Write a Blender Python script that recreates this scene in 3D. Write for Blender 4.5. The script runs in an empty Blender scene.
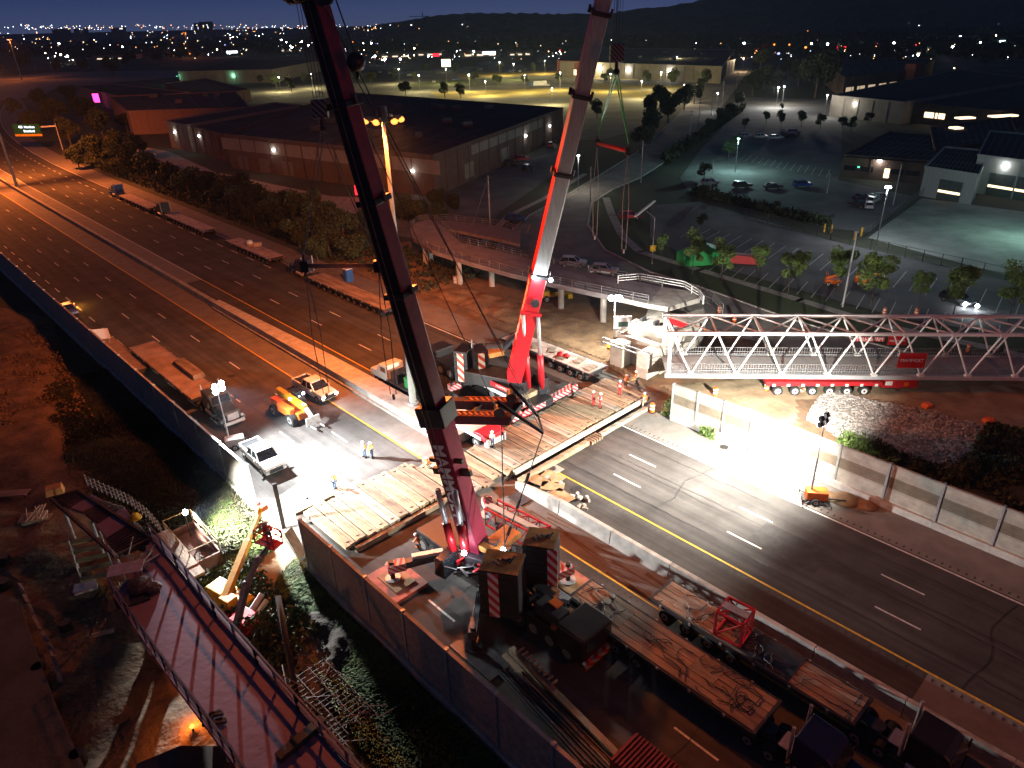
import bpy, math, random
import numpy as np
from mathutils import Vector, Matrix
random.seed(7)
rng = np.random.default_rng(11)
D = bpy.data
scene = bpy.context.scene
COL = scene.collection
R = math.radians

# ------------------------------------------------------------------ camera model (drone, 40 m above the road)
F, CX, CY, PITCH, ROLL, CAMZ = 713.0, 527.0, 384.0, R(27.05), R(1.3), 40.0
def ray(px, py):
    x, y = px - CX, -(py - CY)
    c, s = math.cos(ROLL), math.sin(ROLL)
    xr, yr = c * x + s * y, -s * x + c * y
    return Vector((xr, F * math.cos(PITCH) + yr * math.sin(PITCH), -F * math.sin(PITCH) + yr * math.cos(PITCH)))
def at(px, py, z=0.0):
    """the point of the plane at height z seen at a photograph pixel"""
    d = ray(px, py); t = (z - CAMZ) / d.z
    return Vector((d.x * t, d.y * t, z))
def at_range(px, py, r):
    """the point at horizontal distance r in the direction of a pixel"""
    d = ray(px, py); t = r / math.hypot(d.x, d.y)
    return Vector((d.x * t, d.y * t, CAMZ + d.z * t))
# highway frame: s runs along the road, t across it (0 = median wall)
HA = R(-46.3)
U = Vector((math.cos(HA), math.sin(HA), 0)); N = Vector((-U.y, U.x, 0)); O = Vector((0, 55.3, 0))
def hw(s, t, z=0.0): return O + U * s + N * t + Vector((0, 0, z))
def st(p):
    q = Vector(p) - O; return (q.dot(U), q.dot(N))

# ------------------------------------------------------------------ materials
MATS = {}
def mat(name, col, rough=0.75, metal=0.0, var=0.25, scale=1.5, bump=0.0, spec=0.4, col2=None, stretch=None):
    if name in MATS: return MATS[name]
    m = D.materials.new(name); m.use_nodes = True
    nt = m.node_tree; b = nt.nodes['Principled BSDF']
    b.inputs['Roughness'].default_value = rough; b.inputs['Metallic'].default_value = metal
    b.inputs['Specular IOR Level'].default_value = spec
    tc = nt.nodes.new('ShaderNodeTexCoord'); src = tc.outputs['Object']
    if stretch:
        mp = nt.nodes.new('ShaderNodeMapping'); mp.inputs['Scale'].default_value = stretch
        nt.links.new(src, mp.inputs['Vector']); src = mp.outputs['Vector']
    n1 = nt.nodes.new('ShaderNodeTexNoise'); n1.inputs['Scale'].default_value = scale
    n1.inputs['Detail'].default_value = 6; n1.inputs['Roughness'].default_value = 0.65
    nt.links.new(src, n1.inputs['Vector'])
    rp = nt.nodes.new('ShaderNodeValToRGB')
    c2 = col2 if col2 else tuple(c * (1 - var) for c in col)
    c1 = col if col2 else tuple(min(1, c * (1 + var * 0.6)) for c in col)
    rp.color_ramp.elements[0].position = 0.36; rp.color_ramp.elements[0].color = (*c2, 1)
    rp.color_ramp.elements[1].position = 0.64; rp.color_ramp.elements[1].color = (*c1, 1)
    nt.links.new(n1.outputs['Fac'], rp.inputs['Fac'])
    nt.links.new(rp.outputs['Color'], b.inputs['Base Color'])
    if bump > 0:
        n2 = nt.nodes.new('ShaderNodeTexNoise'); n2.inputs['Scale'].default_value = scale * 6
        n2.inputs['Detail'].default_value = 4
        nt.links.new(src, n2.inputs['Vector'])
        bp = nt.nodes.new('ShaderNodeBump'); bp.inputs['Strength'].default_value = bump
        bp.inputs['Distance'].default_value = 0.1
        nt.links.new(n2.outputs['Fac'], bp.inputs['Height']); nt.links.new(bp.outputs['Normal'], b.inputs['Normal'])
    MATS[name] = m
    return m
def glow(name, col, strength):
    if name in MATS: return MATS[name]
    m = D.materials.new(name); m.use_nodes = True
    nt = m.node_tree; nt.nodes.clear()
    o = nt.nodes.new('ShaderNodeOutputMaterial'); e = nt.nodes.new('ShaderNodeEmission')
    e.inputs['Color'].default_value = (*col, 1); e.inputs['Strength'].default_value = strength
    nt.links.new(e.outputs[0], o.inputs['Surface'])
    m.cycles.emission_sampling = 'NONE'
    MATS[name] = m
    return m

asphalt = mat('asphalt', (0.078, 0.072, 0.068), 0.92, var=0.25, scale=0.35, bump=0.12, spec=0.15)
asphalt_new = mat('asphalt_dark', (0.064, 0.060, 0.057), 0.9, var=0.25, scale=0.25, bump=0.12, spec=0.18)
def wear(m, lo=.78, hi=1.12):
    nt = m.node_tree; bs = nt.nodes['Principled BSDF']; src = bs.inputs['Base Color'].links[0].from_socket
    tc = nt.nodes.new('ShaderNodeTexCoord'); mp = nt.nodes.new('ShaderNodeMapping'); mp.inputs['Rotation'].default_value = (0, 0, -HA); nt.links.new(tc.outputs['Object'], mp.inputs['Vector'])
    mp2 = nt.nodes.new('ShaderNodeMapping'); mp2.inputs['Scale'].default_value = (.012, 1.1, 1); nt.links.new(mp.outputs[0], mp2.inputs['Vector'])
    n = nt.nodes.new('ShaderNodeTexNoise'); n.inputs['Scale'].default_value = 1.0; n.inputs['Detail'].default_value = 5; nt.links.new(mp2.outputs[0], n.inputs['Vector'])
    rp = nt.nodes.new('ShaderNodeValToRGB'); rp.color_ramp.elements[0].position = .38; rp.color_ramp.elements[0].color = (lo, lo, lo, 1); rp.color_ramp.elements[1].position = .62; rp.color_ramp.elements[1].color = (hi, hi, hi, 1)
    nt.links.new(n.outputs['Fac'], rp.inputs[0]); mx = nt.nodes.new('ShaderNodeMixRGB'); mx.blend_type = 'MULTIPLY'; mx.inputs[0].default_value = 1
    nt.links.new(src, mx.inputs[1]); nt.links.new(rp.outputs[0], mx.inputs[2]); nt.links.new(mx.outputs[0], bs.inputs['Base Color'])
wear(asphalt); wear(asphalt_new)
asphalt_old = mat('shoulder_paving', (0.17, 0.155, 0.14), 0.88, var=0.2, scale=0.5, bump=0.15)
asphalt_lot = mat('parking_paving', (0.12, 0.12, 0.12), 0.9, var=0.3, scale=0.12, bump=0.1)
concrete = mat('concrete', (0.34, 0.32, 0.28), 0.85, var=0.3, scale=0.8, bump=0.2)
concrete_pale = mat('pale_concrete', (0.42, 0.40, 0.36), 0.85, var=0.25, scale=0.9, bump=0.15)
white_paint = mat('road_paint', (0.62, 0.62, 0.58), 0.7, var=0.35, scale=4)
yellow_paint = mat('yellow_road_paint', (0.62, 0.38, 0.03), 0.7, var=0.3, scale=4)
dirt = mat('brown_dirt', (0.23, 0.14, 0.075), 0.95, scale=0.35, bump=0.7, col2=(0.11, 0.075, 0.045))
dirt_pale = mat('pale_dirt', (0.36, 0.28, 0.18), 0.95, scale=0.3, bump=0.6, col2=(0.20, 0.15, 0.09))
grassy = mat('grassy_soil', (0.030, 0.034, 0.016), 0.95, scale=0.25, bump=0.8, col2=(0.02, 0.017, 0.011))
grass_far = mat('lawn', (0.05, 0.075, 0.022), 0.95, scale=0.06, bump=0.3, col2=(0.035, 0.045, 0.018))
timber = mat('mat_timber', (0.36, 0.27, 0.17), 0.9, scale=0.8, bump=0.4, col2=(0.15, 0.11, 0.07), stretch=(0.5, 1.6, 1))
timber_dark = mat('worn_timber', (0.24, 0.17, 0.11), 0.9, scale=0.8, bump=0.4, col2=(0.09, 0.065, 0.045), stretch=(0.5, 1.6, 1))
timber_grey = mat('grey_timber', (0.38, 0.32, 0.25), 0.9, scale=0.8, bump=0.4, col2=(0.16, 0.13, 0.10), stretch=(0.35, 2.2, 1))
deck_wood = mat('deck_planks', (0.40, 0.29, 0.20), 0.85, scale=0.6, bump=0.3, col2=(0.16, 0.11, 0.08), stretch=(0.4, 2.5, 1))
deck_steel = mat('deck_steel', (0.52, 0.42, 0.36), 0.8, metal=0.0, var=0.35, scale=0.8)
black = mat('black_paint', (0.018, 0.018, 0.02), 0.45, var=0.3, scale=2)
rubber = mat('tyre_rubber', (0.018, 0.018, 0.018), 0.85, var=0.2)
rim_m = mat('wheel_rim', (0.42, 0.42, 0.42), 0.4, metal=0.6, var=0.2)
steel = mat('galvanised_steel', (0.42, 0.43, 0.44), 0.5, metal=0.5, var=0.2, scale=3)
dark_steel = mat('dark_steel', (0.07, 0.07, 0.075), 0.5, metal=0.5, var=0.3)
crane_red = mat('crane_red', (0.42, 0.012, 0.02), 0.38, var=0.12, scale=1)
crane_red_dull = mat('crane_red_dull', (0.30, 0.008, 0.045), 0.65, var=0.2, scale=1)
red_paint = mat('red_paint', (0.42, 0.015, 0.02), 0.45, var=0.2, scale=2)
boom_grey = mat('boom_grey', (0.32, 0.33, 0.33), 0.4, metal=0.3, var=0.2, scale=1, stretch=(4, 4, 0.2))
white_body = mat('white_vehicle_paint', (0.72, 0.72, 0.70), 0.35, var=0.08, spec=0.5)
cream_body = mat('cream_vehicle_paint', (0.60, 0.56, 0.48), 0.4, var=0.1)
glass_dark = mat('vehicle_glass', (0.02, 0.023, 0.028), 0.08, var=0.1, spec=0.8)
yellow_mc = mat('machine_yellow', (0.62, 0.36, 0.02), 0.5, var=0.2, scale=2)
orange_mc = mat('machine_orange', (0.65, 0.14, 0.02), 0.5, var=0.2, scale=2)
green_mc = mat('green_paint', (0.02, 0.28, 0.07), 0.5, var=0.2)
blue_mc = mat('blue_paint', (0.02, 0.10, 0.34), 0.45, var=0.2)
orange_plastic = mat('orange_plastic', (0.75, 0.14, 0.01), 0.5, var=0.1)
truss_white = mat('truss_white', (0.78, 0.78, 0.76), 0.5, var=0.06, scale=1)
purple_deck = mat('reddish_concrete', (0.22, 0.145, 0.20), 0.85, scale=0.4, bump=0.15, col2=(0.18, 0.115, 0.16), spec=.2)
bark = mat('bark', (0.09, 0.065, 0.045), 0.9, var=0.3, bump=0.4)

# ------------------------------------------------------------------ mesh builder
class MB:
    def __init__(s): s.v = []; s.f = []; s.m = []
    def add(s, vs, fs, m=0):
        o = len(s.v); s.v += [tuple(v) for v in vs]
        for f in fs: s.f.append(tuple(i + o for i in f)); s.m.append(m)
        return s
    def hexa(s, b, t, m=0):
        return s.add(list(b) + list(t), [(3, 2, 1, 0), (4, 5, 6, 7), (0, 1, 5, 4), (1, 2, 6, 5), (2, 3, 7, 6), (3, 0, 4, 7)], m)
    def box(s, c, d, rz=0.0, m=0, tx=1.0, ty=1.0):
        cx, cy, cz = c; x, y, z = d[0] / 2, d[1] / 2, d[2] / 2
        co, si = math.cos(rz), math.sin(rz)
        def P(a, b, h): return (cx + a * co - b * si, cy + a * si + b * co, cz + h)
        return s.hexa([P(-x, -y, -z), P(x, -y, -z), P(x, y, -z), P(-x, y, -z)],
                      [P(-x * tx, -y * ty, z), P(x * tx, -y * ty, z), P(x * tx, y * ty, z), P(-x * tx, y * ty, z)], m)
    def prism(s, poly, z0, z1, m=0, mt=None):
        n = len(poly); vs = [(p[0], p[1], z0) for p in poly] + [(p[0], p[1], z1) for p in poly]
        s.add(vs, [(i, (i + 1) % n, (i + 1) % n + n, i + n) for i in range(n)] + [tuple(range(n - 1, -1, -1))], m)
        return s.add([(p[0], p[1], z1) for p in poly], [tuple(range(n))], m if mt is None else mt)
    def side(s, prof, y0, y1, m=0):
        """profile in x-z extruded across y"""
        n = len(prof); vs = [(p[0], y0, p[1]) for p in prof] + [(p[0], y1, p[1]) for p in prof]
        return s.add(vs, [(i + n, (i + 1) % n + n, (i + 1) % n, i) for i in range(n)] + [tuple(range(n)), tuple(range(2 * n - 1, n - 1, -1))], m)
    def beam(s, p, q, w, h, m=0, w2=None, h2=None, up=(0, 0, 1), mats=None):
        p, q = Vector(p), Vector(q); d = (q - p).normalized(); up = Vector(up)
        if abs(d.dot(up)) > 0.99: up = Vector((0, 1, 0)) if abs(d.y) < 0.9 else Vector((1, 0, 0))
        a = d.cross(up).normalized(); b = a.cross(d).normalized()
        w2 = w if w2 is None else w2; h2 = h if h2 is None else h2
        A = [p - a * w / 2 - b * h / 2, p + a * w / 2 - b * h / 2, p + a * w / 2 + b * h / 2, p - a * w / 2 + b * h / 2]
        B = [q - a * w2 / 2 - b * h2 / 2, q + a * w2 / 2 - b * h2 / 2, q + a * w2 / 2 + b * h2 / 2, q - a * w2 / 2 + b * h2 / 2]
        o = len(s.v); s.v += [tuple(v) for v in A + B]
        fs = [(0, 1, 2, 3), (7, 6, 5, 4), (1, 0, 4, 5), (2, 1, 5, 6), (3, 2, 6, 7), (0, 3, 7, 4)]
        mm = mats if mats else [m] * 6   # caps, bottom, +a, top, -a
        for f, k in zip(fs, mm): s.f.append(tuple(i + o for i in f)); s.m.append(k)
        return s
    def tube(s, p, q, r, r2=None, n=8, m=0):
        p, q = Vector(p), Vector(q); d = (q - p)
        if d.length < 1e-6: return s
        d.normalize(); up = Vector((0, 0, 1)) if abs(d.z) < 0.95 else Vector((1, 0, 0))
        a = d.cross(up).normalized(); b = d.cross(a).normalized(); r2 = r if r2 is None else r2
        vs = []
        for c, rr in ((p, r), (q, r2)):
            for i in range(n):
                t = 2 * math.pi * i / n; vs.append(c + a * math.cos(t) * rr + b * math.sin(t) * rr)
        return s.add(vs, [(i, (i + 1) % n, (i + 1) % n + n, i + n) for i in range(n)] + [tuple(range(n - 1, -1, -1)), tuple(range(n, 2 * n))], m)
    def path(s, pts, r, n=6, m=0):
        for a, b in zip(pts, pts[1:]): s.tube(a, b, r, n=n, m=m)
        return s
    def ball(s, c, r, nu=10, nv=6, m=0, sz=1.0):
        vs = [(c[0], c[1], c[2] - r * sz)]
        for j in range(1, nv):
            ph = -math.pi / 2 + math.pi * j / nv
            for i in range(nu):
                t = 2 * math.pi * i / nu
                vs.append((c[0] + r * math.cos(ph) * math.cos(t), c[1] + r * math.cos(ph) * math.sin(t), c[2] + r * sz * math.sin(ph)))
        vs.append((c[0], c[1], c[2] + r * sz)); k = len(vs) - 1
        fs = [(0, 1 + (i + 1) % nu, 1 + i) for i in range(nu)]
        for j in range(nv - 2):
            for i in range(nu):
                a = 1 + j * nu + i; b = 1 + j * nu + (i + 1) % nu; fs.append((a, b, b + nu, a + nu))
        fs += [(k, k - nu + i, k - nu + (i + 1) % nu) for i in range(nu)]
        return s.add(vs, fs, m)
    def quad(s, pts, m=0): return s.add(pts, [tuple(range(len(pts)))], m)
    def mesh(s, name, mats):
        me = D.meshes.new(name); me.from_pydata(s.v, [], s.f)
        for x in (mats if isinstance(mats, (list, tuple)) else [mats]): me.materials.append(x)
        if any(s.m): me.polygons.foreach_set('material_index', s.m)
        me.update(); return me
    def build(s, name, mats, parent=None, bevel=0.0, smooth=False, loc=None, rz=None):
        me = s.mesh(name, mats); o = D.objects.new(name, me); COL.objects.link(o)
        if smooth: me.polygons.foreach_set('use_smooth', [True] * len(me.polygons))
        if parent is not None: o.parent = parent
        if loc is not None: o.location = loc
        if rz is not None: o.rotation_euler = (0, 0, rz)
        if bevel > 0:
            b = o.modifiers.new('bevel', 'BEVEL'); b.width = bevel; b.segments = 2; b.limit_method = 'ANGLE'; b.angle_limit = R(40)
        return o

KIDS = {}
def tag(o, label=None, cat=None, group=None, kind=None):
    if label: o['label'] = label
    if cat: o['category'] = cat
    if group: o['group'] = group
    if kind: o['kind'] = kind
    return o
def thing(name, label, cat, loc=(0, 0, 0), rz=0.0, group=None):
    o = D.objects.new(name, None); COL.objects.link(o); o.empty_display_size = 0.5
    o.location = loc; o.rotation_euler = (0, 0, rz)
    return tag(o, label, cat, group)
def struct(name, mb, mats, **k): return tag(mb.build(name, mats, **k), kind='structure')
def dup(root, loc, rz=None, label=None, group=None, sc=None):
    def cp(o, par):
        c = o.copy(); COL.objects.link(c)
        if par is not None: c.parent = par
        for ch in kids.get(o.name, []): cp(ch, c)
        return c
    kids = {}
    def walk(o):
        ks = [x for x in D.objects if x.parent == o] if o.name not in KIDS else KIDS[o.name]
        KIDS[o.name] = ks; kids[o.name] = ks
        for k in ks: walk(k)
    walk(root)
    c = cp(root, None); c.location = loc
    if rz is not None: c.rotation_euler = (0, 0, rz)
    if sc is not None: c.scale = (sc, sc, sc) if not isinstance(sc, (tuple, list)) else sc
    if label: c['label'] = label
    if group: c['group'] = group
    return c
def lettering(txt, size, m, parent, loc, rot, ext=0.01, bold=0.0, align='CENTER', name='lettering', sx=1.0):
    cu = D.curves.new(name, 'FONT'); cu.body = txt; cu.size = size; cu.extrude = ext; cu.offset = bold
    cu.align_x = align; cu.align_y = 'CENTER'; cu.materials.append(m)
    o0 = D.objects.new('text_source', cu); COL.objects.link(o0); bpy.context.view_layer.update()
    me = D.meshes.new_from_object(o0.evaluated_get(bpy.context.evaluated_depsgraph_get())); D.objects.remove(o0)
    o = D.objects.new(name, me); COL.objects.link(o); o.parent = parent
    if isinstance(rot, Matrix):
        o.matrix_local = Matrix.Translation(loc) @ rot.to_4x4()
    else:
        o.location = loc; o.rotation_euler = rot
    o.scale = (sx, 1, 1)
    return o
def lamp(kind, loc, power, col, radius=0.25, target=None, size=100, blend=0.5, parent=None):
    l = D.lights.new('lamp_light', kind); l.energy = power; l.color = col; l.shadow_soft_size = radius
    o = D.objects.new('lamp_light', l); COL.objects.link(o); o.location = loc
    if kind == 'SPOT':
        l.spot_size = R(size); l.spot_blend = blend
        o.rotation_euler = (Vector(target) - Vector(loc)).to_track_quat('-Z', 'Y').to_euler()
    return o
SODIUM = (1.0, 0.22, 0.04); COOL = (0.86, 0.94, 1.0); NEUTRAL = (1.0, 0.93, 0.82); WARM = (1.0, 0.72, 0.30)
lamp_white = glow('lamp_white', (0.85, 0.93, 1.0), 60)
lamp_sodium = glow('lamp_sodium', (1.0, 0.27, 0.05), 3.2)
lamp_warm = glow('lamp_warm', (1.0, 0.75, 0.4), 30)
lamp_red = glow('lamp_red', (1.0, 0.02, 0.04), 2.5)
lamp_green = glow('lamp_green', (0.1, 1.0, 0.5), 2.5)
lamp_pink = glow('lamp_pink', (1.0, 0.06, 0.4), 3)
lamp_blue = glow('lamp_blue', (0.3, 0.35, 1.0), 3)
window_lit = glow('lit_window', (1.0, 0.75, 0.45), 2.2)
# ================================================================== SETTING
def sheet(name, poly, z, m):
    return struct(name, MB().quad([(p[0], p[1], z) for p in poly]), m)
def hws(s0, s1, t0, t1, z): return [hw(s0, t0, z), hw(s1, t0, z), hw(s1, t1, z), hw(s0, t1, z)]
# ground sheet out to the horizon
g = MB(); g.quad([(-9000, -200, -0.06), (9000, -200, -0.06), (9000, 14000, -0.06), (-9000, 14000, -0.06)])
struct('ground', g, mat('far_ground', (0.045, 0.05, 0.03), 0.95, scale=0.01, var=0.6))
# near ground bands
sheet('construction_ground', [hw(-60, 21.3), hw(70, 21.3), hw(95, 60), hw(-8, 62), hw(-30, 52), hw(-75, 52), hw(-90, 30)], -0.02, dirt)
sheet('verge_ground', [hw(-330, -19.3), hw(110, -19.3), hw(110, -110), hw(-330, -110)], -0.02, grassy)

# carriageways
def road_strip(name, mb_list, z, m):
    b = MB()
    for p in mb_list: b.quad([(q[0], q[1], z) for q in p])
    return struct(name, b, m)
BEND = -215.0
def bend(s, t):
    """the carriageways bend gently away beyond s = BEND"""
    if s >= BEND: return hw(s, t)
    d = BEND - s; return hw(s, t + 0.00042 * d * d)
def strip(s0, s1, t0, t1, n=12):
    out = []
    for i in range(n):
        a, b = s0 + (s1 - s0) * i / n, s0 + (s1 - s0) * (i + 1) / n
        out.append([bend(a, t0), bend(b, t0), bend(b, t1), bend(a, t1)])
    return out
road_strip('left_carriageway_road', strip(-560, BEND, -18.2, -3.4) + strip(BEND, 110, -19.2, -3.4, 1), 0.0, asphalt)
road_strip('right_carriageway_road', strip(-560, BEND, 4.6, 19.8) + strip(BEND, 110, 4.6, 19.8, 1), 0.0, asphalt_new)
road_strip('median_shoulder', strip(-560, BEND, -3.4, 4.6) + strip(BEND, -88, -3.4, 4.6, 1) + strip(-88, 110, -3.4, 0.6, 1) + strip(34, 110, 0.6, 4.6, 1), 0.0, asphalt_old)
road_strip('median_shoulder_resurfaced', strip(-88, 34, 0.6, 4.6, 1), 0.0, asphalt_new)
road_strip('outer_shoulder', strip(-560, BEND, 19.8, 25.5) + strip(BEND, -3, 19.8, 25.0, 1) , -0.004, asphalt_old)
road_strip('outer_shoulder_east', strip(-3, 110, 16.35, 21.2, 1), 0.004, asphalt_old)

# painted markings
w = MB(); y = MB()
def line(mb, s0, s1, t, wd=0.16, n=1):
    for q in strip(s0, s1, t - wd / 2, t + wd / 2, n): mb.quad([(p[0], p[1], 0.008) for p in q])
line(y, BEND, -12.5, -3.4, 0.18); line(y, 0.3, 110, -3.4, 0.18)
line(y, -88, -9.5, 4.6, 0.18); line(y, -0.6, 110, 4.6, 0.18)
line(w, -560, BEND, -3.4, 0.2, 10); line(w, -560, BEND, 4.6, 0.2, 10)
line(w, BEND, -88, 4.6, 0.16)
line(w, -2, 110, 16.1, 0.18)
line(w, -560, BEND, 19.4, 0.25, 10); line(w, BEND, -30, 19.4, 0.18)
for k in range(-32, 9):
    s = -76.5 + 13.12 * k
    for i, (t, ph) in enumerate(((-7.0, 0.0), (-11.0, -4.2))):
        a = s + ph + 0.0
        if -13.5 < a + 1.6 < -4.5: continue
        for q in strip(a, a + 3.2, t - 0.075, t + 0.075, 1): w.quad([(p[0], p[1], 0.008) for p in q])
for k in range(-64, 13):
    a = -76.4 + 6.56 * k
    if a > -16: continue
    for q in strip(a, a + 2.9, -15.2, -15.03, 1): w.quad([(p[0], p[1], 0.008) for p in q])
for a in (-14.9, -1.7, 4.2, 11.3, 24.4):
    for q in strip(a, a + 3.2, -15.2, -15.03, 1): w.quad([(p[0], p[1], 0.008) for p in q])
for k in range(-30, 20):
    a0 = -107.5 + 13.3 * k - 1.6
    for t, ph in ((8.25, 0.0), (12.05, -1.0)):
        a = a0 + ph
        if -11 < a + 1.6 < -3 or a > -22: continue
        for q in strip(a, a + 3.2, t - 0.075, t + 0.075, 1): w.quad([(p[0], p[1], 0.008) for p in q])
for a in [2.4 + 12.7 * k_ for k_ in range(6)]:
    for t, ph in ((8.2, 1.1), (12.05, 0.0)):
        b = a + ph
        for q in strip(b, b + 3.3, t - 0.075, t + 0.075, 1): w.quad([(p[0], p[1], 0.008) for p in q])
for k in range(-40, 6):
    a = -123 + 7.0 * k
    if a > -40: continue
    for q in strip(a, a + 3.0, 16.15, 16.35, 1): w.quad([(p[0], p[1], 0.008) for p in q])
struct('white_road_markings', w, white_paint); struct('yellow_road_markings', y, yellow_paint)
# rumble strips, cracks and sealed joints
c = MB()
for k in range(0, 170):
    s = -1 + k * 0.6
    for t in (-3.9, 4.1, 16.75):
        if t == 4.1 and s < 2: continue
        p = hw(s, t, 0.009); c.box((p.x, p.y, 0.010), (0.14, 0.3, 0.006), HA)
struct('rumble_strip_road_marking', c, mat('rumble_paving', (.05, .046, .043), .9))
c = MB()
def crack(pts, wd=0.06):
    pts2 = []
    for a, b in zip(pts, pts[1:]):
        n = max(2, int((Vector(b) - Vector(a)).length / 0.8))
        for i in range(n):
            q = Vector(a).lerp(Vector(b), i / n); pts2.append(q + Vector((random.uniform(-.07, .07), random.uniform(-.07, .07), 0)))
    pts2.append(Vector(pts[-1]))
    for a, b in zip(pts2, pts2[1:]):
        d = (b - a).normalized(); n_ = Vector((-d.y, d.x, 0)) * wd / 2
        c.quad([(a - n_)[:2] + (0.012,), (b - n_)[:2] + (0.012,), (b + n_)[:2] + (0.012,), (a + n_)[:2] + (0.012,)])
for s in (9.5, 36.0, -46.0, -72.0): crack([hw(s, 4.8), hw(s + 0.6, 9), hw(s - 0.3, 12), hw(s + .4, 15.8)])
for s in (-30, -58, 25, 5): crack([hw(s, -18), hw(s + .5, -11), hw(s, -3.6)])
for t in (6.6, 10.2, 10.9, 14.2): crack([hw(-2, t), hw(15, t + .1), hw(35, t - .1), hw(60, t)], 0.07)
struct('pavement_joint_road_marking', c, mat('joint_sealant', (0.012, 0.012, 0.013), 0.5, var=0.1))
c = MB()
for px, py, r in ((577, 489, 0.55), (724, 447, 0.5), (620, 396 + 60, 0.25), (232, 376, 0.5)):
    p = at(px, py)
    c.quad([(p.x + math.cos(a) * r * random.uniform(.8, 1.1), p.y + math.sin(a) * r * random.uniform(.7, 1.1), 0.014) for a in [i * math.pi / 7 for i in range(14)]])
struct('oil_stain_road_marking', c, mat('oil_stain', (0.02, 0.02, 0.02), 0.5))
b = MB()
for s0, s1, t0, t1 in ((18, 24, 8.4, 11.8), (41, 50, 12.2, 15.9), (-42, -36, -10.8, -7.2), (-96, -88, -14.8, -11.2), (-66, -61, 8.5, 11.9), (-120, -112, -6.8, -3.6), (-37, -33, 12.3, 15.8), (-150, -140, 8.6, 12.2), (7, 12, -14.8, -11.4)):
    b.quad([(p[0], p[1], .0045) for p in (hw(s0, t0), hw(s1, t0), hw(s1, t1), hw(s0, t1))])
struct('asphalt_patch_road', b, mat('patch_asphalt', (.045, .042, .040), .92, var=.3, scale=.8))
# tracked mud on the lanes beside the median
c = MB()
for i in range(26):
    s0, t0 = random.uniform(-2, 30), random.uniform(-3.2, -0.7); L = random.uniform(3, 9)
    p, q = hw(s0, t0), hw(s0 + L, t0 + random.uniform(-.6, .6)); n_ = N * random.uniform(.08, .3)
    c.quad([(p - n_)[:2] + (0.013,), q[:2] + (0.013,), (p + n_)[:2] + (0.013,)])
struct('mud_track_road_marking', c, mat('mud', (0.13, 0.075, 0.04), 0.95))

# median walls: a low barrier upstream, a thick wall through the works
b = MB()
for q0 in range(12):
    a, e = BEND - (345 * (q0 + 1) / 12), BEND - 345 * q0 / 12
    A, B = bend(a, 0.6), bend(e, 0.6); b.beam((A.x, A.y, .45), (B.x, B.y, .45), 0.45, 0.9)
A, B = hw(BEND, 0.6, .45), hw(-72, 0.6, .45); b.beam(A, B, 0.6, 0.9, w2=0.7)
wl = b.build('median_barrier', concrete); tag(wl, 'long low concrete median barrier running up the orange lit highway', 'barrier')
r = thing('median_wall', 'thick pale concrete median wall with the tall light mast standing on it', 'wall')
b = MB()
b.prism([hw(-72, 0.0), hw(-11.8, 0.0), hw(-11.8, 2.7), hw(-40, 2.5), hw(-72, 1.2)], 0, 1.15)
b.build('wall_core', concrete_pale, r, bevel=0.06)
b = MB(); b.prism([hw(-72, -0.28), hw(-11.8, -0.28), hw(-11.8, -0.01), hw(-72, -0.01)], 0, 0.3); b.build('wall_foot', concrete, r, bevel=.03)
r = thing('median_wall', 'pale concrete median wall whose broken end starts at the timber mats', 'wall')
b = MB()
prof = [(-0.35, 0), (0.55, 0), (0.45, 0.3), (0.3, 1.35), (-0.1, 1.35), (-0.25, 0.3)]
cuts = [-1.6, 4, 10, 16, 22, 28, 34, 40, 50, 60, 80, 110]
for i, (a, e) in enumerate(zip(cuts, cuts[1:])):
    b = MB(); va = [hw(a + 0.02, t, z) for t, z in prof]; vb = [hw(e - 0.02, t, z) for t, z in prof]; n = len(prof)
    if i == 0: va = [hw(a + random.uniform(-.7, .7) * z, t, z * (0.55 if z > 1 else 1)) for t, z in prof]
    b.add(va + vb, [(k, (k + 1) % n, (k + 1) % n + n, k + n) for k in range(n)] + [tuple(range(n - 1, -1, -1)), tuple(range(n, 2 * n))])
    b.build('wall_segment', concrete_pale if i % 3 else concrete, r, bevel=.03)

# noise barriers
panel_m = mat('barrier_panel', (0.36, 0.33, 0.28), 0.9, scale=2.5, bump=0.6, col2=(0.23, 0.21, 0.18))
def band_mat():
    m = mat('banded_panel', (0.40, 0.38, 0.33), 0.85, var=0.2, scale=1.2, bump=0.2)
    nt = m.node_tree; bs = nt.nodes['Principled BSDF']
    tc = nt.nodes.new('ShaderNodeTexCoord'); sp = nt.nodes.new('ShaderNodeSeparateXYZ'); nt.links.new(tc.outputs['Object'], sp.inputs[0])
    rp = nt.nodes.new('ShaderNodeValToRGB'); rp.color_ramp.interpolation = 'CONSTANT'
    mr = nt.nodes.new('ShaderNodeMath'); mr.operation = 'DIVIDE'; mr.inputs[1].default_value = 4.6; nt.links.new(sp.outputs['Z'], mr.inputs[0])
    nt.links.new(mr.outputs[0], rp.inputs[0])
    for pos, v in ((0, .95), (.30, 1.0), (.42, .85), (.46, .42), (.66, .46), (.70, .9), (.82, 1.0), (.93, .85)):
        e = rp.color_ramp.elements.new(pos); e.color = (v, v * (.98 if v > .5 else .86), v * (.94 if v > .5 else .72), 1)
    mx = nt.nodes.new('ShaderNodeMixRGB'); mx.blend_type = 'MULTIPLY'; mx.inputs[0].default_value = 1
    cr = [n for n in nt.nodes if n.type == 'VALTORGB' and n != rp][0]
    nt.links.new(cr.outputs[0], mx.inputs[1]); nt.links.new(rp.outputs[0], mx.inputs[2]); nt.links.new(mx.outputs[0], bs.inputs['Base Color'])
    return m
banded = band_mat()
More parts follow.
